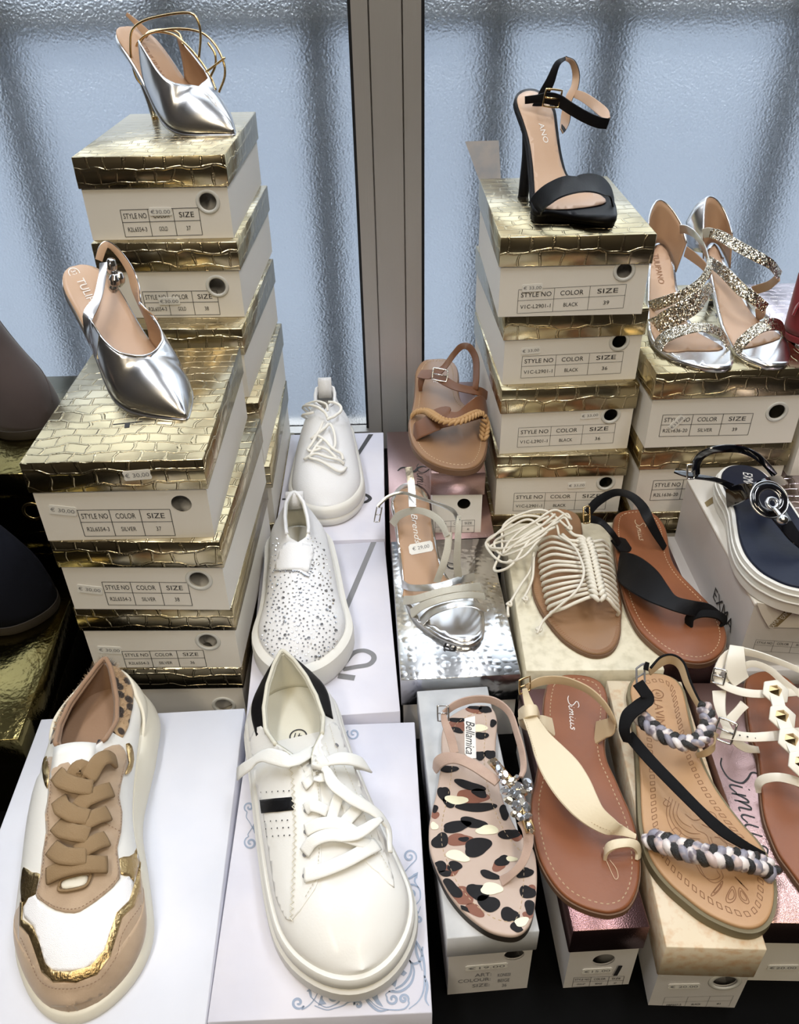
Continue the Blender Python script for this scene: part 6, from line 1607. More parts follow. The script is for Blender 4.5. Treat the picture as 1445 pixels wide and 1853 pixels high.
pts = [(-0.5, -0.3), (-0.42, -0.5), (0.42, -0.5), (0.5, -0.3), (0.5, 0.3), (0.42, 0.5), (-0.42, 0.5), (-0.5, 0.3)]
sk = mesh('price_sticker', [c + e1 * (a * 0.030) + e2 * (b * 0.014) for a, b in pts], [list(range(8))], M['sticker'], sl)
put_text(mb, '€ 29,00', c + Vector((0, 0, 0.0004)), e1, e2, width=0.021, height=0.0055); mb.build('price_print', M['inkgrey'], sk)
mb = MB(); c = sf.on(*ze((203, 1000)), 0.0010); e1 = (sf.on(*ze((212, 1060)), 0.0010) - c).normalized(); e2 = Vector((0, 0, 1)).cross(e1).normalized()
put_text(mb, 'Brends', c, e1, e2, height=0.0075, width=0.042, shear=0.35); mb.build('stamped_lettering', M['whiteprint'], sl)
# ---------------------------------------------------------------- black high-heeled sandal
zg = Zm(840, 80, 0.26298)
ZC = hC * 5 - 0.0002
bh = thing('heeled_sandal', 'black high-heeled platform sandal with buckled ankle strap', 'sandal', (0.21, 1.02, ZC))
sf = Surf((1112, 388), ZC + 0.016, (956, 165), ZC + 0.1155, [(0, ZC + 0.016), (0.26, ZC + 0.017), (0.46, ZC + 0.042), (0.70, ZC + 0.086), (0.9, ZC + 0.112), (1.0, ZC + 0.1165), (1.15, ZC + 0.117)])
ol = [(372, 330), (420, 308), (480, 307), (532, 332), (590, 392), (626, 455), (641, 560), (656, 680), (676, 790), (706, 890), (760, 940), (860, 965), (960, 1010), (1026, 1075), (1048, 1145), (1042, 1185), (960, 1194), (850, 1186), (700, 1166), (590, 1150), (520, 1155), (475, 1130), (462, 1050), (456, 950), (450, 850), (440, 750), (424, 650), (400, 560), (374, 490), (350, 420), (345, 370)]
patch('sole', sf, [zg(q) for q in ol], M['blackleather'], bh, off=-0.001, thick=0.006, step=7, smooth_n=3)
patch('insole', sf, [zg(q) for q in [(380, 345), (425, 322), (478, 322), (522, 345), (575, 402), (608, 465), (622, 560), (638, 680), (658, 790), (690, 890), (740, 960), (840, 1000), (940, 1040), (975, 1085), (900, 1110), (760, 1128), (640, 1135), (560, 1130), (500, 1110), (488, 1050), (482, 950), (474, 850), (462, 750), (444, 650), (418, 560), (394, 490), (370, 425), (362, 375)]], M['peachin'], bh, off=0.0006, thick=0.001, step=7, smooth_n=2)
pf = [sf.on(*zg(q), -0.004) for q in [(1040, 1185), (960, 1194), (850, 1186), (700, 1166), (590, 1150), (500, 1140), (466, 1085), (470, 1040), (600, 1010), (760, 985), (900, 985), (1000, 1035), (1046, 1120)]]
pf = [Vector((p.x, p.y, 0)) for p in cr(pf, 3, True)]
rings_mesh('platform', pf, [(-0.001, ZC + 0.0125), (0.0, ZC + 0.0085), (-0.0006, ZC + 0.008), (-0.0006, ZC + 0.002), (-0.003, ZC)], M['blackleather'], bh)
strap('toe_band', pts_on(sf, zg, [(452, 1085, -.002), (478, 1040, .010), (560, 980, .028), (680, 930, .040), (820, 908, .044), (930, 924, .038), (1000, 980, .020), (1028, 1070, .000)]),
      pts_on(sf, zg, [(530, 1165, -.001), (545, 1140, .006), (600, 1085, .020), (700, 1042, .032), (820, 1016, .036), (930, 1014, .030), (995, 1040, .014), (1020, 1115, .000)]), 0.0024, M['blackleather'], bh)
k_ = [1.072, 1.080, 1.090, 1.092, 1.10, 1.118, 1.130, 1.135, 1.130, 1.122, 1.115, 1.108, 1.098, 1.088]
A_ = [(396, 575), (432, 492), (510, 340), (570, 230), (620, 125), (690, 85), (755, 115), (788, 200), (780, 300), (745, 370), (725, 440), (718, 540), (698, 590), (676, 618)]
B_ = [(412, 640), (470, 545), (545, 400), (605, 290), (655, 150), (692, 112), (725, 140), (742, 215), (732, 290), (700, 350), (680, 420), (668, 480), (660, 540), (660, 580)]
strap('heel_strap', pts_y(zg, [(*a, y) for a, y in zip(A_[:6], k_)]), pts_y(zg, [(*a, y) for a, y in zip(B_[:6], k_)]), 0.0018, M['blackleather'], bh)
strap('heel_strap_lining', pts_y(zg, [(*a, y) for a, y in zip(A_[5:], k_[5:])]), pts_y(zg, [(*a, y) for a, y in zip(B_[5:], k_[5:])]), 0.0012, M['peachin'], bh)
strap('heel_strap', pts_y(zg, [(a[0] + 5, a[1] - 4, y + 0.002) for a, y in zip(A_[5:], k_[5:])]), pts_y(zg, [(b[0] + 5, b[1] - 3, y + 0.002) for b, y in zip(B_[5:], k_[5:])]), 0.0014, M['blackleather'], bh)
y_ = [1.073, 1.073, 1.072, 1.066, 1.056, 1.046, 1.040, 1.044]
strap('ankle_strap', pts_y(zg, [(*a, y) for a, y in zip([(413, 358), (500, 346), (570, 330), (650, 345), (730, 398), (830, 458), (920, 498), (1003, 512)], y_)]),
      pts_y(zg, [(*a, y) for a, y in zip([(418, 412), (510, 404), (580, 412), (650, 436), (730, 486), (830, 542), (920, 578), (966, 584)], y_)]), 0.0024, M['blackleather'], bh)
y_ = [1.044, 1.060, 1.090, 1.112, 1.126]
strap('ankle_strap_lining', pts_y(zg, [(*a, y) for a, y in zip([(1003, 505), (985, 445), (900, 375), (830, 332), (775, 316)], y_)]), pts_y(zg, [(*a, y) for a, y in zip([(968, 520), (925, 492), (860, 436), (795, 390), (745, 366)], y_)]), 0.0014, M['peachin'], bh)
c = PY(*zg((605, 372)), 1.064); buckle(bh, c, Vector((0.9, 0.1, -0.12)).normalized(), Vector((0.16, 0, 1)).normalized(), 0.019, 0.018, 0.0012, M['goldmetal'])
stiletto(bh, sf.at(0.92, -0.001, -0.014), Vector((0.1640, 1.0790, ZC)), [0.014, 0.011, 0.0078, 0.007, 0.0065], M['blackleather'], M['heeltip'])
mb = MB(); c = sf.on(*zg((545, 610)), 0.0012); e1 = (sf.on(*zg((562, 670)), 0.0012) - c).normalized(); e2 = Vector((0, 0, 1)).cross(e1).normalized()
put_text(mb, 'ANO', c, e1, e2, height=0.0065, width=0.026); mb.build('stamped_lettering', M['whiteprint'], bh)
# ---------------------------------------------------------------- pair of glitter sandals
zh = Zm(1120, 320, 0.34537); ZD = hD * 3 - 0.0002
def straps(root, lst, mats, lining=True):
    for nm, A_, B_, mt in lst:
        strap(nm, pts_y(zh, A_), pts_y(zh, B_), 0.0020, M[mt], root)
g1 = thing('heeled_sandal', 'silver heeled sandal with glitter straps, left one of the pair', 'sandal', (0.37, 1.02, ZD), group='pair of glitter sandals')
sf = Surf((1324, 656), ZD + 0.009, (1189, 440), ZD + 0.072, [(0, ZD + 0.009), (0.25, ZD + 0.0095), (0.45, ZD + 0.022), (0.7, ZD + 0.050), (0.92, ZD + 0.070), (1.1, ZD + 0.074)])
ol = [(165, 420), (200, 345), (250, 372), (288, 470), (302, 570), (332, 680), (385, 775), (480, 832), (565, 880), (596, 945), (590, 982), (540, 998), (430, 988), (300, 955), (212, 905), (162, 840), (148, 740), (148, 630), (152, 520)]
patch('sole', sf, [zh(q) for q in ol], M['silver'], g1, off=-0.0008, thick=0.007, step=8)
patch('insole', sf, [zh(q) for q in [(172, 430), (202, 356), (246, 384), (280, 475), (292, 575), (322, 690), (375, 790), (465, 845), (545, 895), (470, 908), (360, 908), (250, 915), (205, 880), (172, 820), (160, 740), (158, 630), (162, 520)]], M['peachin'], g1, off=0.0006, thick=0.001, step=8, smooth_n=2)
hc = [(148, 470, 1.115), (160, 400, 1.135), (190, 350, 1.150), (230, 358, 1.150), (270, 420, 1.135), (296, 500, 1.115)]
ht = [(146, 300, 1.110), (162, 190, 1.135), (200, 125, 1.155), (255, 148, 1.155), (320, 242, 1.140), (352, 345, 1.118)]
sheet('heel_cup', pts_y(zh, hc), pts_y(zh, ht), [M['tanin'], M['silver']], g1)
tube('heel_cup_edge', pts_y(zh, ht), 0.0012, M['silver'], g1)
strap('toe_strap', pts_on(sf, zh, [(182, 868, -.001), (228, 812, .014), (330, 776, .028), (440, 766, .034), (532, 798, .022), (578, 875, .001)]), pts_on(sf, zh, [(212, 925, -.001), (250, 872, .010), (340, 830, .024), (440, 812, .029), (520, 836, .017), (570, 912, -.001)]), 0.0022, M['sparkle'], g1)
straps(g1, [
    ('glitter_strap', [(158, 648, 1.030), (240, 622, 1.010), (330, 588, 1.005), (410, 535, 1.015), (455, 470, 1.035), (462, 420, 1.055)], [(160, 712, 1.025), (250, 682, 1.005), (345, 640, 1.000), (430, 578, 1.010), (476, 508, 1.030), (484, 440, 1.050)], 'sparkle'),
    ('glitter_strap', [(156, 748, 1.005), (250, 715, 0.988), (350, 664, 0.986), (430, 600, 0.998), (478, 545, 1.020)], [(148, 842, 1.000), (200, 808, 0.986), (290, 760, 0.980), (400, 692, 0.984), (486, 602, 1.012)], 'sparkle'),
    ('side_strap', [(470, 430, 1.050), (445, 350, 1.075), (405, 295, 1.095), (355, 255, 1.110), (318, 250, 1.120)], [(462, 445, 1.050), (432, 375, 1.075), (398, 325, 1.092), (352, 300, 1.108), (320, 298, 1.118)], 'silverstrap'),
    ('side_strap', [(350, 362, 1.115), (400, 400, 1.090), (450, 448, 1.060), (478, 500, 1.035)], [(345, 420, 1.110), (392, 452, 1.085), (440, 492, 1.058), (470, 540, 1.030)], 'tanin')], None)
stiletto(g1, sf.at(0.92, 0, -0.014), sf.at(0.84, 0.0, 0) * 1.0 - Vector((0, 0, sf.at(0.84, 0, 0).z - ZD)), [0.013, 0.0075, 0.005, 0.0045], M['silver'], M['heeltip'])
mb = MB(); c = sf.on(*zh((205, 480)), 0.0012); e1 = (sf.on(*zh((222, 560)), 0.0012) - c).normalized(); e2 = Vector((0, 0, 1)).cross(e1).normalized()
put_text(mb, 'TULIPANO', c, e1, e2, height=0.008, width=0.058); mb.build('stamped_lettering', M['brownprint'], g1)
g2 = thing('heeled_sandal', 'silver heeled sandal with glitter straps, right one of the pair beside the red shoe', 'sandal', (0.45, 1.03, ZD), group='pair of glitter sandals')
sf = Surf((1428, 648), ZD + 0.009, (1284, 440), ZD + 0.072, [(0, ZD + 0.009), (0.25, ZD + 0.0095), (0.45, ZD + 0.022), (0.7, ZD + 0.050), (0.92, ZD + 0.070), (1.1, ZD + 0.074)])
ol = [(462, 380), (500, 350), (540, 420), (575, 500), (605, 550), (650, 622), (702, 702), (755, 745), (835, 800), (885, 872), (893, 945), (868, 978), (780, 984), (700, 962), (636, 932), (598, 894), (574, 848), (540, 790), (520, 720), (502, 640), (482, 545), (466, 450)]
patch('sole', sf, [zh(q) for q in ol], M['silver'], g2, off=-0.0008, thick=0.007, step=8)
patch('insole', sf, [zh(q) for q in [(470, 388), (500, 364), (532, 428), (567, 508), (597, 560), (640, 634), (692, 716), (745, 760), (820, 812), (845, 840), (760, 872), (660, 895), (610, 890), (585, 860), (556, 800), (532, 720), (514, 640), (494, 545), (478, 455)]], M['peachin'], g2, off=0.0006, thick=0.001, step=8, smooth_n=2)
hc = [(440, 430, 1.110), (452, 380, 1.130), (480, 345, 1.145), (520, 360, 1.148), (555, 420, 1.135), (580, 480, 1.115)]
ht = [(440, 290, 1.105), (444, 170, 1.130), (460, 108, 1.150), (510, 122, 1.155), (560, 200, 1.145), (592, 300, 1.120)]
sheet('heel_cup', pts_y(zh, hc), pts_y(zh, ht), [M['tanin'], M['silver']], g2)
sheet('heel_cup_side', pts_y(zh, [(358, 370, 1.135), (395, 390, 1.120), (440, 400, 1.106)]), pts_y(zh, [(350, 235, 1.150), (400, 150, 1.150), (458, 106, 1.150)]), [M['silver'], M['silver']], g2)
tube('heel_cup_edge', pts_y(zh, ht), 0.0012, M['silver'], g2)
strap('toe_strap', pts_on(sf, zh, [(592, 902, -.001), (624, 846, .014), (700, 782, .028), (790, 748, .032), (850, 762, .018), (868, 812, .000)]), pts_on(sf, zh, [(634, 937, -.001), (655, 894, .008), (720, 832, .022), (790, 800, .026), (838, 802, .014), (858, 842, -.001)]), 0.0022, M['sparkle'], g2)
straps(g2, [
    ('strap_end', [(440, 272, 1.090), (470, 265, 1.085), (500, 272, 1.080)], [(438, 322, 1.090), (465, 318, 1.085), (490, 322, 1.080)], 'mesh'),
    ('glitter_strap', [(480, 268, 1.082), (540, 282, 1.070), (640, 338, 1.050), (740, 394, 1.035), (810, 438, 1.030), (846, 492, 1.040)], [(472, 320, 1.080), (510, 332, 1.068), (600, 388, 1.046), (700, 440, 1.030), (780, 482, 1.026), (834, 542, 1.038)], 'sparkle'),
    ('strap_lining', [(842, 498, 1.042), (790, 542, 1.062), (730, 562, 1.078), (690, 575, 1.085)], [(830, 548, 1.042), (785, 590, 1.060), (745, 608, 1.074), (715, 615, 1.082)], 'tanin'),
    ('glitter_strap', [(472, 412, 1.078), (560, 470, 1.036), (650, 558, 1.005), (720, 612, 0.992), (772, 660, 0.992)], [(472, 474, 1.074), (540, 532, 1.032), (622, 618, 1.000), (700, 672, 0.986), (760, 718, 0.988)], 'sparkle'),
    ('strap_lining', [(768, 665, 0.996), (740, 690, 1.008), (712, 690, 1.016)], [(758, 720, 0.994), (742, 748, 1.004), (722, 752, 1.010)], 'tanin')], None)
stiletto(g2, sf.at(0.92, 0, -0.014), sf.at(0.84, 0, 0) - Vector((0, 0, sf.at(0.84, 0, 0).z - ZD)), [0.013, 0.0075, 0.005, 0.0045], M['silver'], M['heeltip'])
# ---------------------------------------------------------------- silver slingback pumps
class Pump(Upper):
    def cut(s, name, u1, mats, parent, thick=0.0016, n=34, m=11, u1r=None):
        us = [u1 * (i / n) ** 1.25 for i in range(n + 1)]
        vv, ff = s.grid(us, [i / (m - 1) for i in range(m)])
        o = mesh(name, vv, ff, None, parent, smooth=True, mats=mats); solid(o, thick, -1, 1, 0); s.shape = Shape(vv, ff); return o
    def plate(s, name, u0, u1, dz, grow, mat, parent, thick, n=40):
        us = [u0 + (u1 - u0) * (0.5 - 0.5 * math.cos(math.pi * i / n)) for i in range(n + 1)]; v = []; f = []; k = 8
        for u in us:
            w = max(0.0004, s.width(u) + grow)
            for j in range(k + 1): v.append(s.loc(u, w * (2 * j / k - 1), key(s.base, u) + dz))
        for i in range(n):
            for j in range(k): f.append((i * (k + 1) + j, i * (k + 1) + j + 1, (i + 1) * (k + 1) + j + 1, (i + 1) * (k + 1) + j))
        o = mesh(name, v, f, mat, parent, smooth=True); solid(o, thick, 1); return o
ZB = hB * 4 - 0.0002
zs = Zm(0, 400, 0.35986)
p2 = thing('slingback_pump', 'silver pointed slingback pump with metal tassel on the front left stack', 'shoe', (-0.275, 0.80, ZB))
pu = Pump((-0.2075, 0.7185), (-0.338, 0.868), [(0, ZB + 0.003), (0.3, ZB + 0.004), (0.45, ZB + 0.012), (0.6, ZB + 0.036), (0.8, ZB + 0.078), (1, ZB + 0.104)],
          [(0, 0.019), (0.12, 0.0265), (0.25, 0.0345), (0.38, 0.038), (0.5, 0.0350), (0.65, 0.029), (0.85, 0.0275), (1, 0.0265)], [(0, 0.0), (0.3, 0.001), (1, 0.0)],
          [(0, 0.004), (0.05, 0.014), (0.12, 0.025), (0.22, 0.038), (0.32, 0.047), (0.42, 0.052), (0.5, 0.052), (0.6, 0.044)],
          [(0.30, 0.0), (0.315, 0.010), (0.35, 0.022), (0.42, 0.029), (0.5, 0.030), (0.62, 0.0275)], bul=0.003, toe_r=0.30, heel_r=0.16, power=0.66, k2=0.52, open_k=(0.6, 0.8))
pu.cut('upper', 0.60, [M['silver'], M['tanin']], p2)
pu.plate('insole', 0.08, 0.995, 0.0012, -0.0012, M['peachin'], p2, 0.0012); pu.plate('sole', 0.0, 1.0, -0.0040, 0.0008, M['silver'], p2, 0.0030)
def sling(root, A_, B_, mats=('silver',), nm='slingback_strap', t=0.0018):
    return strap(nm, A_, B_, t, M[mats[0]], root)
top = pu.pt(0.60, -1, 1.0); bot = pu.pt(0.60, -1, 0.15); topr = pu.pt(0.60, 1, 1.0); botr = pu.pt(0.60, 1, 0.15)
sling(p2, [pu.pt(0.50, -1, 0.35), bot, PY(*zs((415, 480)), 0.800), PY(*zs((470, 380)), 0.818), PY(*zs((496, 270)), 0.838), PY(*zs((500, 212)), 0.850)], [pu.pt(0.50, -1, 1.0), top, PY(*zs((468, 490)), 0.798), PY(*zs((508, 400)), 0.815), PY(*zs((532, 285)), 0.836), PY(*zs((540, 210)), 0.849)])
sling(p2, [PY(*zs((488, 180)), 0.870), PY(*zs((505, 128)), 0.876), PY(*zs((535, 104)), 0.880), PY(*zs((600, 150)), 0.882), PY(*zs((662, 235)), 0.874), PY(*zs((696, 330)), 0.858), topr, pu.pt(0.50, 1, 1.0)], [PY(*zs((505, 215)), 0.868), PY(*zs((522, 165)), 0.873), PY(*zs((545, 135)), 0.877), PY(*zs((592, 180)), 0.880), PY(*zs((640, 262)), 0.873), PY(*zs((664, 350)), 0.862), pu.pt(0.60, 1, 0.4), pu.pt(0.50, 1, 0.4)], ('tanin',))
sling(p2, [PY(*zs((485, 178)), 0.872), PY(*zs((503, 124)), 0.878), PY(*zs((537, 99)), 0.883), PY(*zs((604, 146)), 0.885), PY(*zs((667, 232)), 0.877), PY(*zs((701, 328)), 0.861), topr + Vector((0.0015, 0.001, 0.0005))], [PY(*zs((500, 205)), 0.872), PY(*zs((517, 158)), 0.877), PY(*zs((548, 128)), 0.881), PY(*zs((597, 172)), 0.884), PY(*zs((648, 255)), 0.877), PY(*zs((678, 345)), 0.866), topr + Vector((0.002, 0.003, -0.010))], ('silver',), t=0.0012)
stiletto(p2, pu.loc(0.94, 0, ZB + 0.086), Vector((-0.322, 0.8545, ZB)), [0.014, 0.008, 0.005, 0.0042], M['silver'], M['heeltip'])
for q, yy, rr in (((560, 225), 0.862, [0.004, 0.006, 0.006, 0.003]), ((575, 300), 0.858, [0.003, 0.0065, 0.007, 0.002]), ((600, 290), 0.862, [0.003, 0.006, 0.006, 0.002]), ((570, 345), 0.856, [0.003, 0.0055, 0.005, 0.001])):
    a = PY(*zs((q[0], q[1] - 35)), yy); b = PY(*zs((q[0], q[1] + 40)), yy); tube('tassel_bead', [a, a.lerp(b, .33), a.lerp(b, .66), b], rr, M['steel'], p2)
mb = MB(); c = pu.loc(0.80, -0.006, key(pu.base, 0.80) + 0.0032); q = pu.loc(0.70, -0.006, key(pu.base, 0.70) + 0.0032); e1 = (q - c).normalized(); e2 = Vector((0, 0, 1)).cross(e1).normalized()
put_text(mb, 'TULIPANO', c, e1, e2, height=0.0085, width=0.05); c2 = pu.loc(0.945, -0.006, key(pu.base, 0.945) + 0.0032)
mb.build('stamped_lettering', M['whiteprint'], p2); ring_text(p2, '37', c2, e1, e2, 0.006, M['whiteprint'])
tube('throat_binding', [pu.pt(u, -1, 1.0) for u in (0.60, 0.55, 0.5, 0.45, 0.4, 0.36, 0.33, 0.315, 0.305)] + [pu.pt(u, 1, 1.0) for u in (0.305, 0.315, 0.33, 0.36, 0.4, 0.45, 0.5, 0.55, 0.6)], 0.0011, M['silver'], p2, n=3)
ZA = hA * 6 - 0.0002
zt = Zm(0, 0, 0.35986)
p1 = thing('slingback_pump', 'silver pointed pump with loose gold ankle laces on the back left stack', 'shoe', (-0.27, 1.14, ZA))
pu = Pump((-0.1880, 1.0715), (-0.333, 1.203), [(0, ZA + 0.003), (0.3, ZA + 0.004), (0.45, ZA + 0.014), (0.6, ZA + 0.038), (0.8, ZA + 0.078), (1, ZA + 0.102)],
          [(0, 0.019), (0.12, 0.0275), (0.25, 0.0365), (0.38, 0.0405), (0.5, 0.0370), (0.65, 0.030), (0.85, 0.0275), (1, 0.0265)], [(0, 0.0), (1, 0.0)],
          [(0, 0.004), (0.05, 0.015), (0.12, 0.026), (0.22, 0.039), (0.32, 0.047), (0.42, 0.050), (0.52, 0.052), (0.64, 0.050)],
          [(0.30, 0.0), (0.315, 0.012), (0.35, 0.025), (0.42, 0.031), (0.5, 0.0315), (0.66, 0.028)], bul=0.003, toe_r=0.30, heel_r=0.16, power=0.66, k2=0.52, open_k=(0.6, 0.8))
pu.cut('upper', 0.64, [M['silver'], M['tanin']], p1)
pu.plate('insole', 0.08, 0.995, 0.0012, -0.0012, M['tanin'], p1, 0.0012); pu.plate('sole', 0.0, 1.0, -0.0040, 0.0008, M['silver'], p1, 0.0030)
stiletto(p1, pu.loc(0.94, 0, ZA + 0.084), Vector((-0.3095, 1.1885, ZA)), [0.014, 0.008, 0.005, 0.0045], M['silver'], M['goldmetal'])
def gl(pts): return tube('ankle_lace', pts_y(zt, pts), 0.0014, M['goldmetal'], p1, n=6, seg=6)
gl([(740, 440, 1.165), (690, 400, 1.160), (662, 310, 1.155), (655, 220, 1.150), (665, 150, 1.145), (720, 105, 1.140), (810, 80, 1.130), (910, 65, 1.120), (970, 72, 1.115), (1000, 120, 1.112), (1008, 190, 1.110), (1000, 290, 1.105)])
gl([(745, 430, 1.160), (700, 360, 1.170), (680, 250, 1.175), (720, 185, 1.170), (800, 155, 1.155), (900, 145, 1.140), (1000, 160, 1.130), (1070, 210, 1.120), (1120, 300, 1.110), (1130, 380, 1.105), (1100, 465, 1.100)])
gl([(730, 440, 1.160), (680, 330, 1.180), (690, 230, 1.185), (760, 165, 1.180), (860, 170, 1.170), (930, 220, 1.150), (1010, 310, 1.130), (1060, 390, 1.115), (1085, 450, 1.105)])
gl([(700, 220, 1.175), (750, 160, 1.185), (840, 150, 1.185), (900, 170, 1.175), (920, 230, 1.165)])
gl([(1045, 215, 1.120), (1080, 270, 1.115), (1082, 330, 1.112), (1058, 385, 1.110)])
gl([(1035, 362, 1.112), (1085, 325, 1.108), (1130, 290, 1.104)])
strap('back_tab', pts_y(zt, [(640, 62, 1.205), (700, 110, 1.200), (760, 165, 1.190)]), pts_y(zt, [(632, 78, 1.205), (680, 130, 1.200), (730, 190, 1.190)]), 0.0016, M['tanin'], p1)
mb = MB(); c = pu.loc(0.72, 0.0, key(pu.base, 0.72) + 0.0032); q = pu.loc(0.62, 0, key(pu.base, 0.62) + 0.0032); e1 = (q - c).normalized(); e2 = Vector((0, 0, 1)).cross(e1).normalized()
put_text(mb, 'TULIPANO', c, e1, e2, height=0.008, width=0.05); mb.build('stamped_lettering', M['brownprint'], p1)
# ================================================================ shoes cut by the picture's edges
M['taupe'] = mk('taupe_suede', (0.055, 0.040, 0.037), 0.95, sheen=0.2, var=(20, (0.045, 0.032, 0.03)))
M['darksuede'] = mk('black_blue_suede', (0.006, 0.007, 0.012), 0.95, spec=0.15)
M['redsuede'] = mk('red_suede', (0.19, 0.004, 0.010), 0.9, sheen=0.3)
def bootee(label, T, H, zb, mat, w=0.045, hh=0.075, shaft=0.20, name='ankle_boot', steep=None):
    r = thing(name, label, 'boot', ((T[0] + H[0]) / 2, (T[1] + H[1]) / 2, zb))
    u_ = Upper(T, H, [(0, zb + 0.010), (1, zb + 0.014)], [(0, w * 0.9), (0.2, w), (0.5, w * 0.86), (0.8, w * 0.8), (1, w * 0.75)], [(0, 0), (1, 0)],
               steep or [(0, 0.016), (0.08, 0.036), (0.2, 0.052), (0.35, hh), (0.5, shaft * 0.62), (0.58, shaft), (1, shaft)],
               [(0.57, 0.0), (0.60, 0.015), (0.8, 0.030), (0.95, 0.028), (1, 0.002)], bul=0.004, toe_r=0.25, heel_r=0.2, k2=0.55)
    u_.build('upper', [M[mat], M['tanlining']], r, thick=0.003)
    rings_mesh('sole', u_.outline(36), [(-0.003, zb + 0.013), (0.001, zb + 0.012), (0.0015, zb + 0.003), (0.0, zb)], M['darksole'], r)
    tube('seam', [u_.pt(u, 1, lerp_list([(0.0, 0.55), (0.3, 0.45), (0.55, 0.75)], u), 0.0006) for u in [0.03 + 0.05 * i for i in range(11)]], 0.0006, M[mat], r, n=2)
    return r
bootee('taupe suede ankle boot on the dark gold stack at the left edge', (-0.424, 0.892), (-0.590, 1.000), 0.2542, 'taupe', 0.043, 0.125, 0.26, steep=[(0, 0.020), (0.05, 0.042), (0.12, 0.062), (0.25, 0.092), (0.4, 0.135), (0.56, 0.20), (0.62, 0.24), (1, 0.24)])
bootee('black suede ankle boot on the dark gold box at the left edge', (-0.400, 0.728), (-0.610, 0.715), 0.1152, 'darksuede', 0.045, 0.115, 0.25, steep=[(0, 0.022), (0.05, 0.052), (0.12, 0.082), (0.25, 0.125), (0.4, 0.17), (0.56, 0.22), (0.62, 0.24), (1, 0.24)])
rr = thing('court_shoe', 'red suede shoe at the right edge beside the glitter sandals', 'shoe', (0.59, 0.97, 0.316))
ru = Upper((0.715, 0.930), (0.4985, 0.998), [(0, 0.322), (0.5, 0.322), (1, 0.326)], [(0, 0.034), (0.2, 0.040), (0.6, 0.034), (1, 0.034)], [(0, 0), (1, 0)],
           [(0, 0.012), (0.15, 0.03), (0.35, 0.045), (0.6, 0.050), (0.85, 0.062), (1, 0.072)], [(0.38, 0), (0.42, 0.015), (0.6, 0.026), (0.85, 0.024), (1, 0.003)], bul=0.008, toe_r=0.3, heel_r=0.22)
ru.build('upper', [M['redsuede'], M['darksole']], rr, thick=0.003)
rings_mesh('sole', ru.outline(36), [(-0.003, 0.325), (0.001, 0.324), (0.001, 0.318), (0.0, 0.3161)], M['redsuede'], rr)
strap('bow', [Vector((0.5055, 0.978, 0.372)), Vector((0.497, 0.972, 0.368)), Vector((0.493, 0.971, 0.356))], [Vector((0.5085, 0.991, 0.364)), Vector((0.500, 0.985, 0.358)), Vector((0.496, 0.979, 0.348))], 0.003, M['redsuede'], rr)
# ================================================================ printing on the boxes
def stroke_to(mb, pts3, w, up=Vector((0, 0, 1))):
    L = []; R_ = []; n = len(pts3)
    for i, (p, t) in enumerate(zip(pts3, tangents(pts3))):
        ww = w(i / (n - 1)) if callable(w) else w
        d = t.cross(up).normalized() * (ww / 2); L.append(p - d); R_.append(p + d)
    mb.add(L + R_, [(i, i + 1, n + i + 1, n + i) for i in range(n - 1)])
def top_stroke(mb, box, rd, pts, w, n=6, h=0.0004):
    stroke_to(mb, [box.top(*rd((q.x, q.y)), h) for q in cr([Vector((*q, 0)) for q in pts], n)], w)
def top_poly(mb, box, rd, pts, h=0.0004):
    mb.add([box.top(*rd(q), h) for q in pts], [list(range(len(pts)))])
zk = Zm(380, 1290, 0.30450)
def spiral(c, r, turns, a0, d, tail=None):
    pts = []
    n = int(14 * turns)
    for k in range(n + 1):
        t = k / n; rr = r * (0.12 + 0.88 * t); a = a0 + d * 2 * math.pi * turns * (t - 1)
        pts.append((c[0] + rr * math.cos(a), c[1] + rr * math.sin(a)))
    return pts + (tail or [])
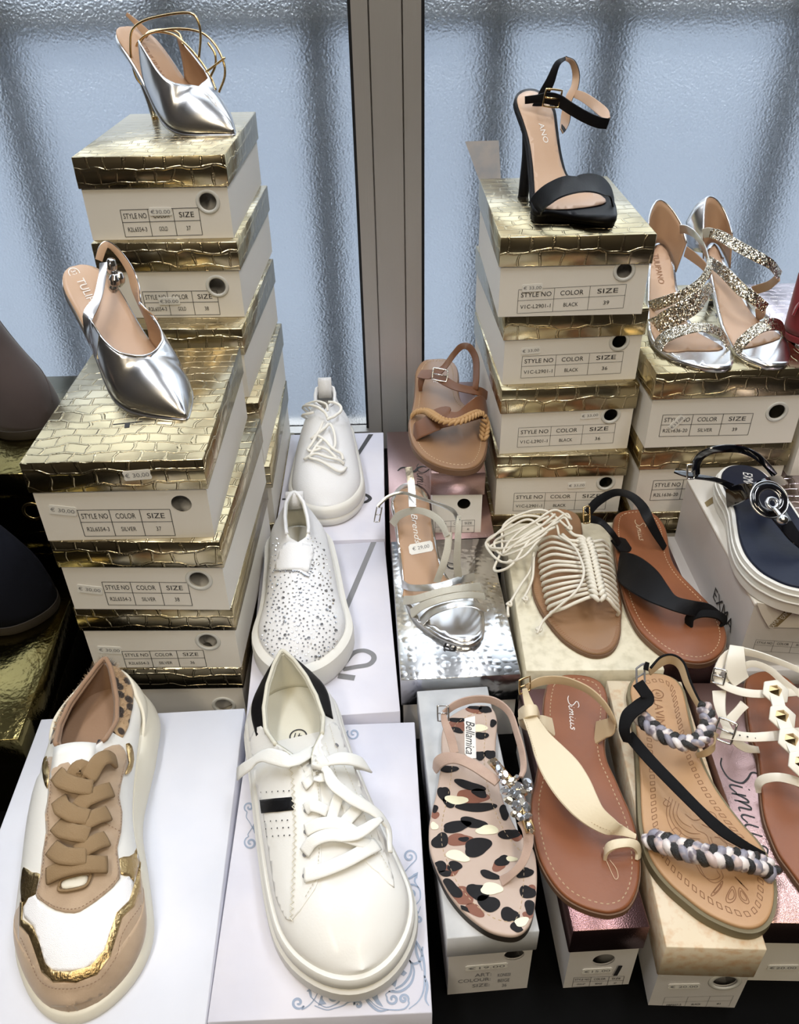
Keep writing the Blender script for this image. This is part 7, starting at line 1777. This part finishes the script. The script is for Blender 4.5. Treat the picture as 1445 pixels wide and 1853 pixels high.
curls = [spiral((1185, 852), 42, 1.4, 0.6, 1, [(1190, 905), (1150, 950), (1105, 995), (1085, 1010)]), spiral((1190, 1070), 60, 1.5, 0.2, 1, [(1245, 1110), (1215, 1140), (1160, 1120), (1130, 1060)]),
         spiral((1238, 1230), 24, 1.3, 2.6, -1, [(1210, 1270), (1230, 1310)]), spiral((1215, 1190), 20, 1.1, 0, 1, [(1240, 1180), (1250, 1150)]), spiral((522, 1722), 40, 1.3, 0.5, -1, [(545, 1762), (585, 1740), (620, 1700), (650, 1640), (680, 1610)]),
         spiral((735, 1690), 42, 1.5, 1.2, 1, [(740, 1735), (690, 1750), (640, 1725), (600, 1690)]), spiral((880, 1735), 24, 1.2, 3.2, -1, [(850, 1715), (820, 1720), (790, 1740), (740, 1755), (690, 1765), (620, 1740)]),
         spiral((1085, 1700), 36, 1.2, 3.4, 1, [(1045, 1670), (1080, 1650), (1110, 1655)]), spiral((1150, 1700), 30, 1.4, 0.4, 1, [(1180, 1730), (1150, 1760), (1080, 1765), (1000, 1750), (940, 1700), (905, 1660)]),
         spiral((240, 772), 40, 1.5, 4.4, 1, [(225, 720), (250, 680), (270, 640)]), spiral((232, 560), 32, 1.3, 2.0, -1, [(215, 620), (235, 650), (255, 690)]), spiral((852, 122), 38, 1.4, 3.6, 1, [(815, 110), (800, 135), (805, 160)]),
         [(1160, 1150), (1165, 1220), (1180, 1300), (1230, 1370), (1262, 1440), (1275, 1540), (1270, 1640), (1240, 1710), (1180, 1760)], [(1262, 1390), (1250, 1470), (1200, 1490), (1170, 1440)], [(1270, 1560), (1290, 1620), (1280, 1700), (1300, 1740)],
         [(1100, 1640), (1150, 1610), (1190, 1550), (1195, 1490), (1170, 1455)], [(1060, 1655), (1130, 1655), (1190, 1610), (1212, 1540), (1200, 1480)], [(910, 1660), (940, 1720), (1000, 1770), (1060, 1765)], [(600, 1690), (590, 1650), (575, 1655)],
         [(1105, 1000), (1180, 985), (1225, 960), (1215, 1000), (1240, 1040)], [(1130, 1060), (1110, 1010), (1085, 940), (1100, 935)], [(260, 690), (280, 650), (285, 600), (250, 480)], [(1220, 1340), (1225, 1420), (1245, 1480), (1260, 1530)]]
for c in curls:
    mb = MB(); top_stroke(mb, F_, zk, c, lambda t: 0.0007 + 0.0013 * math.sin(math.pi * min(1, 0.15 + t * 0.9)), n=4)
    mb.build('printed_scroll', M['inkblue'], F_.lid)
for lf in ([(1115, 1520), (1140, 1508), (1150, 1530), (1170, 1545), (1150, 1565), (1125, 1550)], [(1065, 1590), (1085, 1562), (1112, 1572), (1108, 1600), (1100, 1630), (1078, 1615)], [(640, 1740), (655, 1690), (670, 1660), (668, 1700), (690, 1730), (660, 1735)], [(960, 1690), (985, 1640), (1000, 1700), (1030, 1750), (990, 1730)],
           [(250, 680), (275, 660), (300, 690), (280, 720), (262, 715)], [(1205, 960), (1235, 945), (1230, 985)], [(1145, 1040), (1175, 1030), (1180, 1060), (1160, 1090), (1145, 1070)]):
    mb = MB(); top_poly(mb, F_, zk, lf); mb.build('printed_leaf', M['inkblue'], F_.lid)
zl = Zm(460, 780, 0.28600)
mb = MB(); top_poly(mb, G_, zl, [(738, 702), (772, 702), (553, 1228), (530, 1188)]); mb.build('logo_bar', M['inkgrey'], G_.lid)
mb = MB(); top_stroke(mb, G_, zl, [(575, 1462), (625, 1405), (690, 1388), (745, 1410), (755, 1445), (720, 1478), (640, 1492), (560, 1508)], 0.0060); mb.build('logo_loop', M['inkgrey'], G_.lid)
mb = MB(); top_stroke(mb, G_, zl, [(530, 1548), (635, 1562)], 0.0075); mb.build('logo_bar', M['inkgrey'], G_.lid)
mb = MB(); top_poly(mb, H_, zl, [(722, 20), (752, 20), (640, 190), (640, 150)]); mb.build('logo_bar', M['ink'], H_.lid)
mb = MB(); top_poly(mb, H_, zl, [(450, 520), (402, 540), (362, 645), (385, 648)]); mb.build('logo_bar', M['ink'], H_.lid)
mb = MB(); top_stroke(mb, H_, zl, [(650, 398), (700, 402), (732, 425), (705, 448), (650, 452)], 0.0055); mb.build('logo_loop', M['ink'], H_.lid)
mb = MB(); top_stroke(mb, H_, zl, [(176, 431), (215, 431)], 0.0040); mb.build('logo_bar', M['ink'], H_.lid)
zj = Zm(690, 770, 0.15225)
mb = MB(); top_stroke(mb, J_, zj, [(190, 538), (230, 505), (280, 498), (340, 528), (390, 545), (430, 505), (480, 484), (535, 492)], lambda t: 0.0012 + 0.003 * math.sin(math.pi * t)); mb.build('logo_stroke', M['ink'], J_.lid)
def box_script(box, c, to, wid, hgt, th=0.0013):
    a, b = box.top(*c, 0.0004), box.top(*to, 0.0004); ex = (b - a).normalized(); mb = MB()
    script_to(mb, a, ex, Vector((-ex.y, ex.x, 0)), wid, hgt, th); return mb.build('printed_script', M['ink'], box.lid)
box_script(J_, zj((478, 640)), zj((478, 760)), 0.085, 0.024)
zr2 = Zm(1220, 1200, 0.31825)
box_script(R_, zr2((408, 790)), zr2((452, 900)), 0.098, 0.034, 0.0018)
Bx[0].top_text('T', (230, 769), (260, 766), 0.010, 'ink', wid=0.028)
I_.top_text('D', (816, 1023), (816, 1060), 0.012, 'ink', 0.3); I_.top_text('a', (813, 1173), (815, 1200), 0.014, 'ink', 0.3, wid=0.010)
# price stickers and end labels of the front row
O_.sticker(880, 1750, '€19.00', w=0.036, h=0.008)
mb = MB()
for txt, q, w_ in (('ART:', (874, 1764), 0.014), ('COLOUR:', (858, 1774), 0.028), ('SIZE:', (870, 1783), 0.015), ('KON020', (912, 1764), 0.011), ('BEIGE', (911, 1774), 0.010), ('36', (912, 1783), 0.004)):
    put_text(mb, txt, O_.front(*q, 0.0006), O_.ex, Vector((0, 0, 1)), width=w_, height=0.0055)
mb.build('printed_label', M['inkgrey'], O_.root)['kind'] = 'stuff'
P_.sticker(1080, 1757, '€15.00', w=0.026, h=0.008)
mb = MB(); a = P_.front(1110, 1766, 0.0016); b = P_.front(1120, 1748, 0.0016)
for k in range(3):
    d = P_.ex * (0.0012 * k); stroke_to(mb, [a + d, (a + b) / 2 + d, b + d], 0.0012, P_.ey)
mb.build('pen_mark', M['ink'], P_.root)
P_.style_label((1037, 1769), (1128, 1767), (1126, 1783), (1036, 1786), (0.34, 0.70), ['STYLE NO', 'COLOR', 'SIZE'], ['UUU-67', 'BEIGE', '37'], thick=0.0003)
Q_.sticker(1237, 1785, '€ 20.00', w=0.026, h=0.008, ang=rad(6))
Q_.style_label((1203, 1805), (1325, 1802), (1320, 1821), (1196, 1824), (0.34, 0.66), ['', '', ''], ['EBP507-5', 'BLACK', '41'], thick=0.0002)
R_.sticker(1416, 1751, '€20.00', w=0.026, h=0.008, ang=rad(3))
# grey box of the wedge sandal: side lettering, hanging paper flap with ribbon, end label
lx = N_.f0 - N_.ex * (N_.w / 2)
def left_face(px, py, off=0.0006):
    d = ray(px, py); o = lx - N_.ex * off; return CAM + d * ((o - CAM).dot(N_.ex) / d.dot(N_.ex))
a = left_face(*zf((452, 1362))); mb = MB(); put_text(mb, 'EXMA', a, -N_.ey, Vector((0, 0, 1)), width=0.062, height=0.016); mb.build('printed_lettering', M['ink'], N_.root)
M['ribbon'] = mk('bronze_ribbon', (0.26, 0.20, 0.10), 0.4)
fl = [zf(q) for q in [(708, 1306), (745, 1400), (800, 1494), (1040, 1500), (1140, 1500), (1140, 1375), (1000, 1345)]]
fv = [N_.front(*q, 0.003) for q in fl]
o = mesh('paper_flap', fv, [list(range(len(fv)))], M['card'], N_.root); solid(o, 0.0008, 0)
rv = [N_.front(*zf(q), 0.0042) for q in [(802, 1490), (868, 1492), (1010, 1362), (950, 1345)]]
rb_ = mesh('ribbon', rv, [(0, 1, 2, 3)], M['ribbon'], o)
for q in ((930, 1395), (845, 1468)):
    c = N_.front(*zf(q), 0.0052); b = N_.front(*zf((q[0] + 50, q[1] - 58)), 0.0052); e1 = (b - c).normalized(); e2 = N_.ey.cross(e1).normalized() * -1
    mb = MB(); put_text(mb, 'EXMA', c, e1, e2 if e2.z > 0 else -e2, width=0.014, height=0.0055); mb.build('ribbon_lettering', M['sticker'], rb_)
rv = [N_.top(*zf(q), 0.0006) for q in [(312, 545), (330, 578), (425, 520), (400, 482)]]
mesh('ribbon', rv, [(0, 1, 2, 3)], M['ribbon'], N_.lid)
N_.style_label((1366, 1158), (1466, 1164), (1463, 1184), (1363, 1177), (0.33, 0.66), ['STYLE NO', 'COLOR', 'SIZE'], ['', '', ''], thick=0.0003)
# thin four-sided patch of mottled grey-tan colour laid on the right pane
M['pane_patch'] = mk('grey_tan_patch', (0.50, 0.47, 0.46), 0.6, var=(60, (0.42, 0.42, 0.44)))
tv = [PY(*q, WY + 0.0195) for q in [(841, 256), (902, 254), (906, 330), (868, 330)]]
mesh('tan_patch', tv, [(0, 1, 2, 3)], M['pane_patch'], bpy.data.objects['window_2'])
